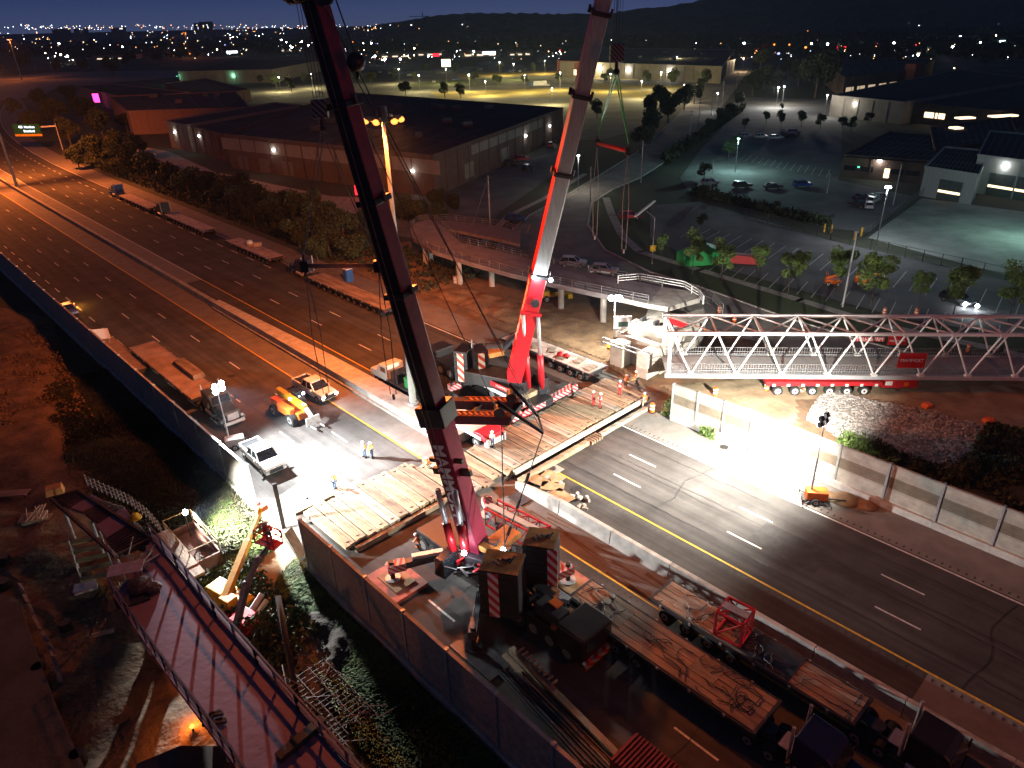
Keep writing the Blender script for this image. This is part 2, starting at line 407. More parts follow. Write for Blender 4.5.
def noise_wall(label, s0, s1, t0, t1, h0, h1, pm, foot_side, n, foot_h=0.7, foot_w=0.28, bands=False):
    r = thing('noise_barrier', label, 'noise barrier')
    for i in range(n):
        a, e = i / n, (i + 1) / n
        P = [hw(s0 + (s1 - s0) * k, t0 + (t1 - t0) * k) for k in (a, e)]; H = [h0 + (h1 - h0) * k for k in (a, e)]
        b = MB(); nn = N * 0.07
        A, B = P
        b.hexa([A - nn, B - nn, B + nn, A + nn], [A - nn + Vector((0, 0, H[0])), B - nn + Vector((0, 0, H[1])), B + nn + Vector((0, 0, H[1])), A + nn + Vector((0, 0, H[0]))])
        if bands:
            for k in range(1, 9):
                z = k * 0.5
                b.beam(A + Vector((0, 0, z)), B + Vector((0, 0, z)), 0.19, 0.035)
        b.build('panel', pm, r)
        b = MB(); b.beam(A + Vector((0, 0, H[0] + .06)), B + Vector((0, 0, H[1] + .06)), 0.24, 0.12); b.build('coping', concrete, r)
        b = MB(); c0 = N * foot_side * (0.07 + foot_w / 2 + .003)
        b.beam(A + c0 + Vector((0, 0, foot_h / 2)), B + c0 + Vector((0, 0, foot_h / 2)), foot_w, foot_h); b.build('footing', concrete_pale, r, bevel=.04)
    for i in range(n + 1):
        k = i / n; p = hw(s0 + (s1 - s0) * k, t0 + (t1 - t0) * k); h = h0 + (h1 - h0) * k
        b = MB(); b.box((p.x, p.y, h / 2 + .1), (0.2, 0.30, h + .2), HA); b.build('post', steel, r)
    return r
noise_wall('long grey noise barrier running up the left roadside behind the parked trailer', -215, -16.8, -19.2, -19.2, 4.3, 4.6, panel_m, -1, 34)
noise_wall('speckled concrete noise barrier beside the near crane, seen from the grass side', -5.3, 110, -20.0, -20.0, 5.2, 5.2, panel_m, -1, 25)
noise_wall('short noise barrier stub at the end of the timber mats', 1.2, 10.6, 21.0, 21.3, 4.3, 4.4, banded, -1, 3, bands=True)
noise_wall('banded noise barrier right of the orange light tower', 10.75, 82, 21.3, 20.6, 4.3, 4.6, banded, -1, 16, bands=True)
# ================================================================== ROADS AND LOTS BEYOND THE HIGHWAY
P = lambda l, z=0.0: [at(x, y, z) for x, y in l]
sheet('side_road', P([(722, 58), (756, 58), (735, 90), (718, 112), (692, 137), (668, 160), (640, 178), (612, 190), (592, 203), (588, 225), (605, 250), (650, 272), (700, 287), (790, 319), (870, 343), (1100, 402), (1100, 440), (1000, 392), (800, 352), (700, 328), (640, 300), (560, 292), (520, 282), (492, 262), (500, 240), (530, 215), (565, 196), (600, 175), (640, 150), (672, 121), (700, 90)]), 0.0, mat('side_road_asphalt', (0.20, 0.185, 0.165), 0.9, var=0.25, scale=0.2, bump=.1))
def ribbon(name, pts, wd, z, m, h=0.0):
    b = MB()
    for a, c_ in zip(pts, pts[1:]):
        a, c_ = Vector(a), Vector(c_); d = (c_ - a).normalized(); n_ = Vector((-d.y, d.x, 0)) * wd / 2; a = a - d * wd * .2; c_ = c_ + d * wd * .2
        if h: b.hexa([(*(a - n_)[:2], z), (*(c_ - n_)[:2], z), (*(c_ + n_)[:2], z), (*(a + n_)[:2], z)], [(*(a - n_)[:2], z + h), (*(c_ - n_)[:2], z + h), (*(c_ + n_)[:2], z + h), (*(a + n_)[:2], z + h)])
        else: b.quad([(*(a - n_)[:2], z), (*(c_ - n_)[:2], z), (*(c_ + n_)[:2], z), (*(a + n_)[:2], z)])
    return struct(name, b, m)
edge = P([(668, 160), (640, 178), (612, 190), (592, 203), (588, 225), (605, 250), (650, 272), (700, 287), (790, 319), (870, 343), (1100, 402)])
ribbon('road_kerb', edge, 0.35, 0.0, concrete_pale, 0.13)
ribbon('road_kerb_left', P([(492, 262), (500, 240), (530, 215), (565, 196), (600, 175), (640, 150), (672, 121)]), 0.3, 0.0, concrete, 0.12)
ribbon('footpath', P([(606, 198), (612, 215), (622, 235), (640, 252), (700, 270), (800, 300), (880, 325), (1000, 350), (1090, 375)]), 1.8, 0.02, concrete)
ribbon('footpath_left', P([(476, 262), (482, 244), (508, 216), (545, 198), (585, 174)]), 1.6, 0.02, concrete)
c = MB()
cl = P([(726, 75), (700, 104), (668, 137), (632, 163), (590, 184), (555, 205), (530, 225), (520, 250), (545, 272)])
for a, e in zip(cl, cl[1:]):
    n = max(1, int((e - a).length / 12))
    for i in range(n):
        p, q = a.lerp(e, i / n), a.lerp(e, (i + .35) / n); d = (q - p).normalized(); n_ = Vector((-d.y, d.x, 0)) * .08
        c.quad([(*(p - n_)[:2], .01), (*(q - n_)[:2], .01), (*(q + n_)[:2], .01), (*(p + n_)[:2], .01)])
struct('yellow_centre_road_marking', c, yellow_paint)

sheet('grass_verge', P([(592, 203), (588, 225), (605, 250), (650, 272), (700, 287), (790, 319), (870, 343), (1100, 402), (1100, 350), (900, 320), (800, 292), (720, 268), (655, 240), (625, 205), (612, 190)]), -0.01, grass_far)
sheet('parking_lot_ground', P([(650, 205), (700, 202), (745, 215), (830, 240), (1100, 300), (1100, 350), (900, 318), (800, 290), (700, 262), (650, 238)]), -0.004, asphalt_lot)
sheet('upper_parking_lot_ground', P([(700, 150), (722, 128), (736, 97), (835, 100), (842, 128), (842, 168), (838, 180), (912, 196), (870, 232), (828, 228), (745, 205), (690, 193), (680, 178)]), -0.006, asphalt_lot)
sheet('office_lot_ground', P([(735, 94), (742, 84), (830, 88), (850, 100)]), -0.012, grass_far)
sheet('yard_ground', P([(868, 238), (922, 198), (1100, 222), (1100, 292), (1024, 280)]), -0.003, mat('yard_concrete', (0.20, 0.21, 0.195), 0.85, var=0.3, scale=0.15))
sheet('store_lot_ground', P([(180, 98), (250, 88), (330, 84), (395, 82), (400, 72), (470, 66), (560, 64), (660, 78), (722, 82), (690, 95), (648, 128), (600, 140), (560, 140), (560, 108), (500, 104), (395, 100), (240, 104)]), -0.03, mat('pale_lot', (0.15, 0.145, 0.12), 0.9, var=0.45, scale=0.03))
for k, q in enumerate(([(430, 92), (560, 88), (700, 92), (690, 98), (560, 97), (440, 99)], [(395, 84), (470, 79), (520, 78), (560, 80), (470, 87), (400, 91)], [(560, 82), (690, 86), (706, 89), (600, 88)], [(455, 74), (560, 70), (650, 78), (640, 81), (560, 76), (460, 78)])):
    sheet('lawn_island_ground', P(q), -0.015, mat('dry_lawn', (0.26, 0.20, 0.05), 0.95, var=0.4, scale=.05) if k != 1 else grass_far)
sheet('interchange_road', P([(-40, 80), (60, 72), (180, 70), (200, 76), (60, 86), (40, 96), (-40, 104)]), -0.01, asphalt_old)
sheet('interchange_ramp', P([(-40, 104), (20, 98), (28, 110), (10, 128), (0, 150), (-60, 190), (-60, 140)]), -0.012, asphalt_old)
sheet('works_yard_ground', P([(372, 205), (560, 150), (575, 160), (500, 212), (470, 250), (360, 228)]), -0.012, asphalt_lot)
sheet('loading_yard_ground', P([(120, 142), (170, 152), (215, 172), (330, 196), (420, 200), (420, 222), (330, 210), (200, 186), (110, 156)]), -0.012, concrete)

# stall lines of the two car parks
c = MB()
def stall(p0, p1, n, v, wd=0.12):
    for i in range(n):
        p = Vector(p0).lerp(Vector(p1), i / (n - 1)); q = p + v; d = (q - p).normalized(); n_ = Vector((-d.y, d.x, 0)) * wd / 2
        c.quad([(*(p - n_)[:2], .012), (*(q - n_)[:2], .012), (*(q + n_)[:2], .012), (*(p + n_)[:2], .012)])
stall(at(700, 227), at(1060, 305), 27, at(831, 249) - at(815, 262) if False else (at(815, 262) - at(831, 249)))
stall(at(720, 262), at(1000, 325), 20, (at(740, 262) - at(752, 252)))
stall(at(735, 152), at(830, 170), 16, (at(735, 158) - at(742, 152)))
struct('stall_line_road_marking', c, white_paint)

# ------------------------------------------------------------------ hills
def hill_z(x):   # crest height above the eye, in the photo's skyline
    xs = [-3000, -900, -500, -250, -120, 60, 250, 480, 800, 1300, 3000]
    zs = [-20, -14, 10, 46, 52, 44, 40, 62, 110, 160, 210]
    return float(np.interp(x, xs, zs))
v = []; f = []; nx, ny = 260, 34
noise_r = np.random.default_rng(3)
bumps = noise_r.random((nx + 1, ny + 1))
for j in range(ny + 1):
    yy = 1500 + 1900 * (j / ny) ** 1.2
    for i in range(nx + 1):
        xx = (-1700 + 4300 * i / nx) * (yy / 2400)
        k = min(1, j / 20.0); k = k * k * (3 - 2 * k)
        z = -3 + (hill_z(xx / (yy / 2400)) + 5) * k + (bumps[i, j] * 9 if j > 2 else 0) + 5 * math.sin(xx * .011 + j) * k
        v.append((xx, yy, z))
for j in range(ny):
    for i in range(nx):
        a = j * (nx + 1) + i; f.append((a, a + 1, a + nx + 2, a + nx + 1))
struct('hills', MB().add(v, f), mat('wooded_hill', (0.028, 0.036, 0.018), 0.95, scale=0.02, var=.6))

# ------------------------------------------------------------------ tree library
leaf = [mat('leaf_dark', (0.024, 0.034, 0.012), 0.8, var=0.5, scale=0.9), mat('leaf_mid', (0.040, 0.058, 0.018), 0.8, var=0.5, scale=0.9), mat('leaf_light', (0.13, 0.20, 0.05), 0.8, var=0.4, scale=1.2)]
def crown_mesh(name, h, r, n, size, seed, shape='round', m=0):
    rg = np.random.default_rng(seed); b = MB()
    lobes = []
    for i in range(9):
        a = rg.random() * 6.28; q = rg.random() ** .5 * r * .62; z = h * (0.38 + 0.5 * rg.random())
        if shape == 'cone': q = r * .8 * (1 - (z / h)) ** .7 * rg.random()
        lobes.append((q * math.cos(a), q * math.sin(a), z, r * (0.30 + .28 * rg.random())))
    vs = []; fs = []
    for i in range(n):
        l = lobes[int(rg.integers(0, len(lobes)))]
        d = rg.normal(size=3); d /= np.linalg.norm(d); rr = l[3] * (0.55 + .5 * rg.random())
        c = np.array(l[:3]) + d * rr * np.array([1, 1, .85])
        e1 = rg.normal(size=3); e1 /= np.linalg.norm(e1); e2 = np.cross(d + rg.normal(size=3) * .6, e1); e2 /= max(1e-5, np.linalg.norm(e2)); s = size * (0.6 + .8 * rg.random())
        o = len(vs); vs += [c - e1 * s * .5, c + e2 * s * .32, c + e1 * s * .5, c - e2 * s * .32]; fs.append((o, o + 1, o + 2, o + 3))
    b.add([tuple(x) for x in vs], fs)
    return b.mesh(name, leaf[m])
def trunk_mesh(name, h, r, seed):
    rg = random.Random(seed); b = MB(); b.tube((0, 0, -.1), (0, 0, h * .45), r, r * .7, 7); top = (0, 0, h * .45)
    b.tube(top, (.15, .1, h * .8), r * .65, r * .2, 6)
    for i in range(5):
        a = rg.random() * 6.28; q = h * .26; z0 = h * (.28 + .08 * i)
        b.tube((0, 0, z0), (q * math.cos(a), q * math.sin(a), z0 + h * .2), r * .4, r * .1, 5)
    return b.mesh(name, bark)
def make_tree(label, h, r, n, size, seed, tr=0.18, m=0, shape='round', name='tree'):
    root = thing(name, label, 'tree')
    o = D.objects.new('crown', crown_mesh('crown', h, r, n, size, seed, shape, m)); COL.objects.link(o); o.parent = root
    o = D.objects.new('trunk', trunk_mesh('trunk', h, tr, seed)); COL.objects.link(o); o.parent = root
    return root
big = [make_tree('x', 9, 4.6, 2600, .75, 21 + i, .3, m=i % 2) for i in range(3)]
mid = [make_tree('x', 6, 2.4, 2200, .38, 41 + i, .14, m=1) for i in range(3)]
young = [make_tree('x', 5.8, 1.65, 2000, .27, 61 + i, .07, m=2) for i in range(2)]
far_t = [make_tree('x', 8, 4.2, 420, 1.5, 71 + i, .3, m=i % 2) for i in range(2)]
used = set()
def tree(kind, px, py, sc, label, group=None, rz=None, pos=None):
    lib = {'big': big, 'mid': mid, 'young': young, 'far': far_t}[kind]
    k = random.randrange(len(lib)); src = lib[k]; p = Vector(pos) if pos is not None else at(px, py)
    s3 = (sc * random.uniform(.9, 1.12), sc * random.uniform(.9, 1.12), sc * random.uniform(.92, 1.08))
    if src.name not in used:
        used.add(src.name); t = src; t.location = p; t.rotation_euler = (0, 0, random.uniform(0, 6)); t.scale = s3; t['label'] = label
        if group: t['group'] = group
        return t
    return dup(src, p, random.uniform(0, 6), label, group, s3)
# the belt of trees between the highway and the warehouses
belt = [(18, 118, 1.0), (42, 112, 1.3), (36, 135, 1.1), (60, 128, 1.4), (72, 148, 1.2), (88, 122, 1.3), (104, 140, 1.3), (118, 160, 1.0), (96, 162, 1.1), (80, 170, .8), (130, 172, 1.0), (142, 160, .9), (150, 182, .95), (108, 105, 1.0), (70, 104, 1.1), (128, 132, .9)]
for x, yy, s in belt: tree('big', x, yy, s, 'big dark tree in the belt between the orange highway and the warehouses', 'trees of the belt left of the warehouses')
belt2 = [(172, 190, .8), (190, 198, .85), (212, 196, .8), (228, 208, .9), (246, 215, .85), (240, 200, .7), (262, 214, .8), (275, 228, .9), (256, 228, .6), (293, 226, .9), (310, 232, .9), (300, 248, .65), (325, 240, .9), (330, 256, .7), (345, 246, .85), (352, 262, .6), (318, 262, .5), (366, 236, .7), (384, 226, .6), (402, 222, .6), (420, 226, .55), (440, 228, .6), (452, 216, .55), (436, 214, .6), (366, 252, .5)]
for x, yy, s in belt2: tree('big', x, yy, s, 'dark bushy tree on the bank below the long dark warehouse', 'bushy trees on the bank below the warehouse')
# roadside trees up the arterial
for x, yy, s in [(652, 140, 1.2), (668, 122, 1.3), (684, 110, 1.2), (640, 152, 1.0), (694, 104, 1.0), (648, 118, 1.1), (660, 108, 1.1)]: tree('big', x, yy, s, 'dark tree left of the arterial road, right of the green slings', 'trees on the left side of the arterial road')
for x, yy, s in [(752, 96, 1.5), (764, 90, 1.4), (774, 94, 1.2), (815, 98, 2.4), (798, 86, 1.6), (824, 88, 1.6), (786, 80, 1.6), (740, 108, .8), (730, 118, .7), (722, 126, .7), (712, 134, .6), (704, 142, .6), (694, 150, .5), (760, 70, 1.6), (748, 60, 1.5)]: tree('big', x, yy, s, 'dark tree on the right side of the arterial road below the intersection', 'trees on the right side of the arterial road')
for i, (x, yy, s) in enumerate([(766, 124, .6), (781, 125, .75), (801, 127, .75), (820, 129, .7), (842, 129, .6), (868, 124, .6), (851, 131, .7), (744, 131, .6), (735, 152, .7), (728, 160, .7)]): tree('mid', x, yy, s * 1.3, 'small round tree in the island of the upper car park', 'small trees in the upper car park islands')
# young street trees in the verge above the white truss
yt = [(661, 258, .85, 'thin young tree just right of the bent street lamp'), (692, 274, 1.25, 'slim bright green tree between the green tent and the road'), (721, 282, 1.3, 'young tree directly left of the red container'), (758, 276, 1.1, 'slim young tree touching the right end of the red container'), (788, 292, 1.3, 'bright green young tree right of the red container'), (800, 280, .9, 'darker young tree close behind the bright green one'), (838, 293, 1.25, 'young tree left of the leaning lamp post, beside the orange lift'), (870, 308, 1.6, 'broad young tree right of the leaning lamp post'), (953, 315, 1.5, 'dark young tree left of the two bright headlamps'), (1008, 322, 1.5, 'dark tree at the right picture edge above the truss'), (918, 305, 1.0, 'low dark tree between the headlamps and the lamp post')]
for x, yy, s, l in yt: tree('young', x, yy, s, l)
for x, yy, s, l in [(704, 180, .8, 'small tree left of the pale car in the car park'), (700, 200, .55, 'low bush tree at the near edge of the pale car'), (782, 110, .55, 'little bright tree under the car park lamp post'), (700, 228, .5, 'small brown tree behind the green tent')]: tree('mid', x, yy, s, l)
# store car park trees
for x, yy, s in [(67, 95, 0)][:0]: pass
for x, yy, s in [(406, 98, 1), (445, 98, 1.0), (461, 98, .9), (497, 88, .9), (475, 84, .8), (525, 86, .8), (558, 84, .8), (609, 82, .9), (415, 82, .7), (361, 84, .9), (372, 86, 1), (352, 83, .8), (395, 80, .8), (597, 118, .9), (292, 92, 1.1), (277, 90, 1.0), (304, 84, .8), (262, 86, .8), (648, 84, .9), (672, 86, 1.1), (604, 84, .7), (426, 74, .9), (455, 74, .9), (500, 72, .9), (706, 86, 1.0), (700, 90, .8), (534, 73, .8), (470, 70, .8)]: tree('mid', x, yy, s * 1.6, 'small tree on the lit store car park', 'trees on the lit store car parks')
# far dark tree line trees that still read one by one
k = 0
for i in range(200):
    x = random.uniform(-40, 1064); yy = 27 + 50 * random.random() ** 1.2
    if 195 < x < 735 and yy > 52: continue
    if 700 < x < 800 and yy > 30: continue
    p = at(x, yy)
    if p.y > 2400: continue
    tree('far', x, yy, random.uniform(1.1, 2.0), 'distant dark tree among the town lights', 'distant trees among the town lights'); k += 1
    if k > 150: break
# beyond those: one far wood
rg = np.random.default_rng(5); vs = []; fs = []
for i in range(9000):
    yy = 24 + 34 * rg.random() ** 1.4; x = -60 + 1150 * rg.random()
    if 200 < x < 700 and yy > 54: continue
    p = at(x, yy); 
    if p.y > 3200: continue
    for q in range(3):
        c0 = np.array([p.x, p.y, 2]) + rg.normal(size=3) * np.array([6, 6, 2.2]) + np.array([0, 0, 3]); s = 3.5 + 4 * rg.random()
        e1 = rg.normal(size=3); e1 /= np.linalg.norm(e1); e2 = np.cross(e1, rg.normal(size=3)); e2 /= np.linalg.norm(e2)
        o = len(vs); vs += [c0 - e1 * s, c0 + e2 * s * .7, c0 + e1 * s, c0 - e2 * s * .7]; fs.append((o, o + 1, o + 2, o + 3))
tag(MB().add([tuple(q) for q in vs], fs).build('distant_woods', leaf[0]), 'dark distant woodland between the town lights', 'woodland', kind='stuff')
# ground cover on the bank below the warehouses and the verges
def leaf_cover(name, label, regions, n, size, m, zh=0.5, kind='stuff', cat='vegetation'):
    vs = []; fs = []
    for (p0, p1, p2, p3), wgt in regions:
        p0, p1, p2, p3 = map(Vector, (p0, p1, p2, p3))
        for i in range(int(n * wgt)):
            a, b_ = rg.random(), rg.random()
            p = p0.lerp(p1, a).lerp(p3.lerp(p2, a), b_)
            h = zh * rg.random() ** 1.5 * (0.5 + 0.9 * abs(math.sin(p.x * .6 + 1.7 * math.sin(p.y * .4)) * math.cos(p.y * .5)))
            c0 = np.array([p.x, p.y, h]); s = size * (0.5 + rg.random())
            e1 = rg.normal(size=3); e1[2] = abs(e1[2]) + .4; e1 /= np.linalg.norm(e1); e2 = np.cross(e1, rg.normal(size=3)); e2 /= np.linalg.norm(e2)
            o = len(vs); vs += [c0 - e1 * s * .5, c0 + e2 * s * .25, c0 + e1 * s * .5, c0 - e2 * s * .25]; fs.append((o, o + 1, o + 2, o + 3))
    return tag(MB().add([tuple(q) for q in vs], fs).build(name, m), label, cat, kind=kind)
leaf_cover('bank_scrub', 'low dark scrub on the bank above the highway shoulder', [((hw(-260, 27), hw(-52, 26.5), hw(-52, 40), hw(-260, 46)), 1.0)], 16000, .8, leaf[0], 1.2)

# ------------------------------------------------------------------ warehouses and stores
roof_m = mat('flat_roof', (0.022, 0.021, 0.020), 0.9, var=0.3, scale=.1)
roof_g = mat('grey_roof', (0.09, 0.09, 0.095), 0.9, var=0.3, scale=.1)
wall_b = mat('brown_wall', (0.11, 0.075, 0.06), 0.9, var=0.2, scale=.3)
wall_c = mat('cream_wall', (0.24, 0.215, 0.18), 0.9, var=0.15, scale=.3)
wall_g = mat('metal_cladding', (0.30, 0.32, 0.32), 0.6, metal=0.2, var=.15, scale=1, stretch=(6, 6, .2))
wall_r = mat('brick_wall', (0.22, 0.07, 0.05), 0.9, var=.25, scale=.8)
def hall(label, roof_px, h, wm, name='warehouse', rm=None, cat='building', parapet=0.6, quad4=True, group=None, px=True):
    pts = [at(x, y, h) for x, y in roof_px] if px else [Vector(p) for p in roof_px]
    if px and len(pts) == 3: pts.append(pts[0] + pts[2] - pts[1])
    area = sum(a.x * b.y - b.x * a.y for a, b in zip(pts, pts[1:] + pts[:1]))
    if area < 0: pts = pts[::-1]
    r = thing(name, label, cat, group=group)
    n = len(pts)
    b = wb = MB(); b.prism(pts, -0.1, h - 0.15)
    c = sum(pts, Vector()) / n
    b = MB(); b.prism([c + (p - c) * 0.995 for p in pts], h - 0.148, h + 0.02); b.build('roof', rm or roof_m, r)
    b = MB()
    for p, q in zip(pts, pts[1:] + pts[:1]): b.beam(Vector((p.x, p.y, h + parapet / 2 - .1)), Vector((q.x, q.y, h + parapet / 2 - .1)), .4, parapet)
    b.build('parapet', wm, r)
    b = wb; rs2 = MB()
    for p, q in zip(pts, pts[1:] + pts[:1]):
        d = (q - p).normalized(); n_ = Vector((d.y, -d.x, 0)) * .1; L = (q - p).length; k = int(L / 7)
        for i in range(1, k): c_ = p.lerp(q, i / k) + n_; b.box((c_.x, c_.y, (h - .3) / 2), (.35, .3, h - .3), math.atan2(d.y, d.x))
    b.build('wall', wm, r)
    if n == 4:
        for i in range(1, 12): p, q = pts[0].lerp(pts[1], i / 12), pts[3].lerp(pts[2], i / 12); rs2.beam(Vector((p.x, p.y, h + .05)), Vector((q.x, q.y, h + .05)), .3, .06)
        for i in range(1, 5): p, q = pts[0].lerp(pts[3], i / 5), pts[1].lerp(pts[2], i / 5); rs2.beam(Vector((p.x, p.y, h + .09)), Vector((q.x, q.y, h + .09)), .5, .07)
        rs2.build('roof_seams', roof_g, r)
    return r, pts
def wall_item(r, p, q, k, z, wd, ht, m, name, out=0.06, dep=0.12):
    """a box set on the wall p-q at fraction k"""
    p, q = Vector((p.x, p.y, 0)), Vector((q.x, q.y, 0)); d = (q - p).normalized(); n_ = Vector((d.y, -d.x, 0))
    c = p.lerp(q, k) + n_ * out; b = MB(); b.box((c.x, c.y, z), (wd, dep, ht), math.atan2(d.y, d.x)); return b.build(name, m, r)
def roof_units(r, pts, h, n, seed=1):
    rg_ = random.Random(seed); c = sum(pts, Vector()) / len(pts)
    for i in range(n):
        a, e = rg_.uniform(.12, .88), rg_.uniform(.15, .85); p = pts[0].lerp(pts[1], a).lerp(pts[3].lerp(pts[2], a), e)
        b = MB(); b.box((p.x, p.y, h + .9), (rg_.uniform(2, 4), rg_.uniform(2, 3), 1.6), .5); b.build('roof_unit', roof_g, r)
def wallpack(r, p, q, k, z, power=120, col=NEUTRAL, gm=None):
    p0, q0 = Vector((p.x, p.y, 0)), Vector((q.x, q.y, 0)); d = (q0 - p0).normalized(); n_ = Vector((d.y, -d.x, 0)); c = p0.lerp(q0, k)
    b = MB(); b.box((c.x + n_.x * .2, c.y + n_.y * .2, z), (.7, .3, .4), math.atan2(d.y, d.x)); b.build('wall_lamp', gm or lamp_white, r)
    if power: lamp('POINT', (c.x + n_.x * 1.0, c.y + n_.y * 1.0, z - .3), power, col, .2)
WA = {}
r, p = hall('longest dark flat roofed warehouse behind the high mast', [(225, 135), (432, 157), (563, 109), (345, 93)], 10, wall_b); WA['A'] = p
fr = sorted(p, key=lambda q: q.y); A0, A1 = at(225, 135, 10), at(432, 157, 10); A2 = at(563, 109, 10)
for k in (.08, .2, .33): wall_item(r, A0, A1, k, 2.2, 5, 4, mat('loading_door', (.14, .13, .12), .7, scale=2), 'loading_door')
wallpack(r, A0, A1, .27, 7.2, 110); wallpack(r, A0, A1, .92, 6.0, 130)
for k in (.2, .45): wall_item(r, A1, A2, k, 3, 6, 4, wall_c, 'loading_door')
wallpack(r, A1, A2, .62, 6, 130); wallpack(r, A1, A2, .85, 6, 130)
wall_item(r, A0, A1, .5, 7.5, 90, 3.4, wall_c, 'wall_band', .05)
wall_item(r, A1, A2, .5, 8.0, 60, 2.6, wall_c, 'wall_band', .05)
roof_units(r, p, 10, 14, 3)
r, p = hall('dark warehouse with two lit loading bays left of the longest one', [(166, 122), (187, 126), (300, 106), (275, 103)], 9, wall_c); B0, B1 = at(166, 122, 9), at(187, 126, 9)
wallpack(r, B0, B1, .35, 6, 120)
r, p = hall('low dark annex between the two loading bays', [(187, 126), (226, 136), (330, 112), (300, 106)], 8.4, wall_b); B0, B1 = at(187, 126, 8.4), at(226, 136, 8.4)
wallpack(r, B0, B1, .3, 6, 120)
b = MB(); b.box((at(203, 146).x, at(203, 146).y, 2), (6, 5, 4), .3); b.build('annex_hut', wall_b, r)
r, p = hall('pinkish walled building left of the warehouses', [(110, 97), (128, 112), (250, 108), (235, 92)], 9, mat('pink_wall', (.20, .13, .12), .9)); roof_units(r, p, 9, 5, 8)
r, p = hall('low dark building with the pink lit sign', [(73, 86), (110, 84), (190, 93), (128, 99)], 8, wall_c)
r, p = hall('long beige store wall behind the green lamps', [(178, 72), (272, 70), (330, 59), (240, 60)], 9, wall_c, name='store'); S0, S1 = at(178, 72, 9), at(272, 70, 9)
wallpack(r, S0, S1, -.02, 6, 900, (.3, 1, .6), lamp_green); wallpack(r, S0, S1, .58, 6, 900, (.3, 1, .6), lamp_green)
r, p = hall('dark roofed block with a small forecourt canopy behind the pink building', [(165, 84), (205, 79), (250, 90), (205, 97)], 6, wall_b, name='shop')
wallpack(r, at(165, 84, 6), at(205, 79, 6), .9, 4, 700)
r, p = hall('large beige superstore above the yellow lit car park', [(560, 62), (722, 67), (735, 50), (590, 48)], 10, wall_c, name='store'); T0, T1 = at(560, 62, 10), at(722, 67, 10)
for k in (.29, .47, .72): wallpack(r, T0, T1, k, 6.5, 2600)
roof_units(r, p, 10, 8, 5)
r, p = hall('brick shopfront with lit windows beside the superstore', [(557, 61), (581, 62), (592, 52), (570, 50)], 10.5, wall_r, name='store'); q0, q1 = at(557, 61, 10.5), at(581, 62, 10.5)
for k in (.25, .5, .75): wall_item(r, q0, q1, k, 3, 4, 4, window_lit, 'window', .1)
r, p = hall('loading dock hall right of the superstore', [(684, 52), (728, 45), (735, 60), (700, 67)], 9, wall_g)
for k in (.3, .7, .95): wallpack(r, at(728, 45, 9), at(735, 60, 9), k, 6, 0)
wallpack(r, at(700, 67, 9), at(735, 60, 9), .5, 5, 2500); wallpack(r, at(700, 67, 9), at(735, 60, 9), .1, 5, 2000)
# right side
r, p = hall('long dark office block with a row of lit windows and a brick stair tower', [(845, 78), (920, 70), (935, 60), (820, 62)], 10, wall_b, name='office_building'); q0, q1 = at(845, 78, 10), at(920, 70, 10)
for k in (.08, .22, .36, .5, .64): wall_item(r, q0, q1, k, 3, 7, 4.5, glow('lit_window_dim', (1, .75, .5), .5), 'window', .1)
wall_item(r, q0, q1, .85, 7, 8, 14, wall_r, 'stair_tower', 2, 6)
r, p = hall('dark warehouse with one white lamp above its pale end wall', [(832, 96), (905, 103), (1040, 80), (960, 70)], 8, wall_c); q0, q1 = at(832, 96, 8), at(905, 103, 8)
wallpack(r, q0, q1, .35, 6, 450)
r, p = hall('low dark works with small lit windows behind the office with the green exit lamp', [(905, 103), (1000, 112), (1100, 90), (1010, 84)], 7, wall_b); q0, q1 = at(905, 103, 7), at(1000, 112, 7)
for k in (.3, .42): wall_item(r, q0, q1, k, 3.5, 4, 2, window_lit, 'window', .1)
r, p = hall('dark single storey office with a lit doorway and sloped canopy', [(843, 156), (935, 163), (985, 140), (890, 132)], 5.5, wall_b, name='office_building'); q0, q1 = at(843, 156, 5.5), at(935, 163, 5.5)
wallpack(r, q0, q1, .42, 5, 260); wall_item(r, q0, q1, .52, 2, 1.3, 2.4, window_lit, 'doorway', .1); wall_item(r, q0, q1, .2, 3, .5, .3, lamp_green, 'exit_lamp', .1)
b = MB()
b.beam(Vector((*q0[:2], 5.6)), Vector((*q1[:2], 5.6)), 3.0, .25); b.build('canopy', roof_m, r)
for k in (.1, .3, .62, .8): wall_item(r, q0, q1, k, 2.6, 3, 1.2, glass_dark, 'window', .08)
r, p = hall('grey metal clad shed with a dark garage door, lower left half', [(925, 168), (978, 176), (990, 152), (945, 148)], 6.5, wall_g, name='garage'); q0, q1 = at(925, 168, 6.5), at(978, 176, 6.5)
door_m = mat('garage_door', (.06, .075, .075), .6, scale=1)
def garage_door(r, q0, q1, k, wd, ht):
    wall_item(r, q0, q1, k, ht / 2, wd, ht, door_m, 'garage_door', .08); wall_item(r, q0, q1, k, ht * .42, wd * .96, .55, window_lit, 'door_window', .16)
garage_door(r, q0, q1, .56, 5.4, 4.6)
r, p = hall('taller grey corrugated garage with a white lamp over its door', [(978, 156), (1070, 168), (1085, 140), (990, 132)], 8.5, wall_g, name='garage'); q0, q1 = at(978, 156, 8.5), at(1070, 168, 8.5)
garage_door(r, q0, q1, .42, 9, 5.2); wallpack(r, q0, q1, .33, 7.2, 220)
wallpack(r, q0, q1, .8, 6, 200)
r, p = hall('low dark roof between the sheds and the office', [(935, 150), (1020, 140), (1010, 118), (930, 128)], 6, wall_b)
for k_, (x, yy, w_) in enumerate(((965, 118, 6), (1003, 116, 10), (956, 128, 3))):
    b = MB(); q = at(x, yy, 6.3); b.box((q.x, q.y, 6.35), (w_, 3, .5), .2); b.build('skylight', window_lit, r)

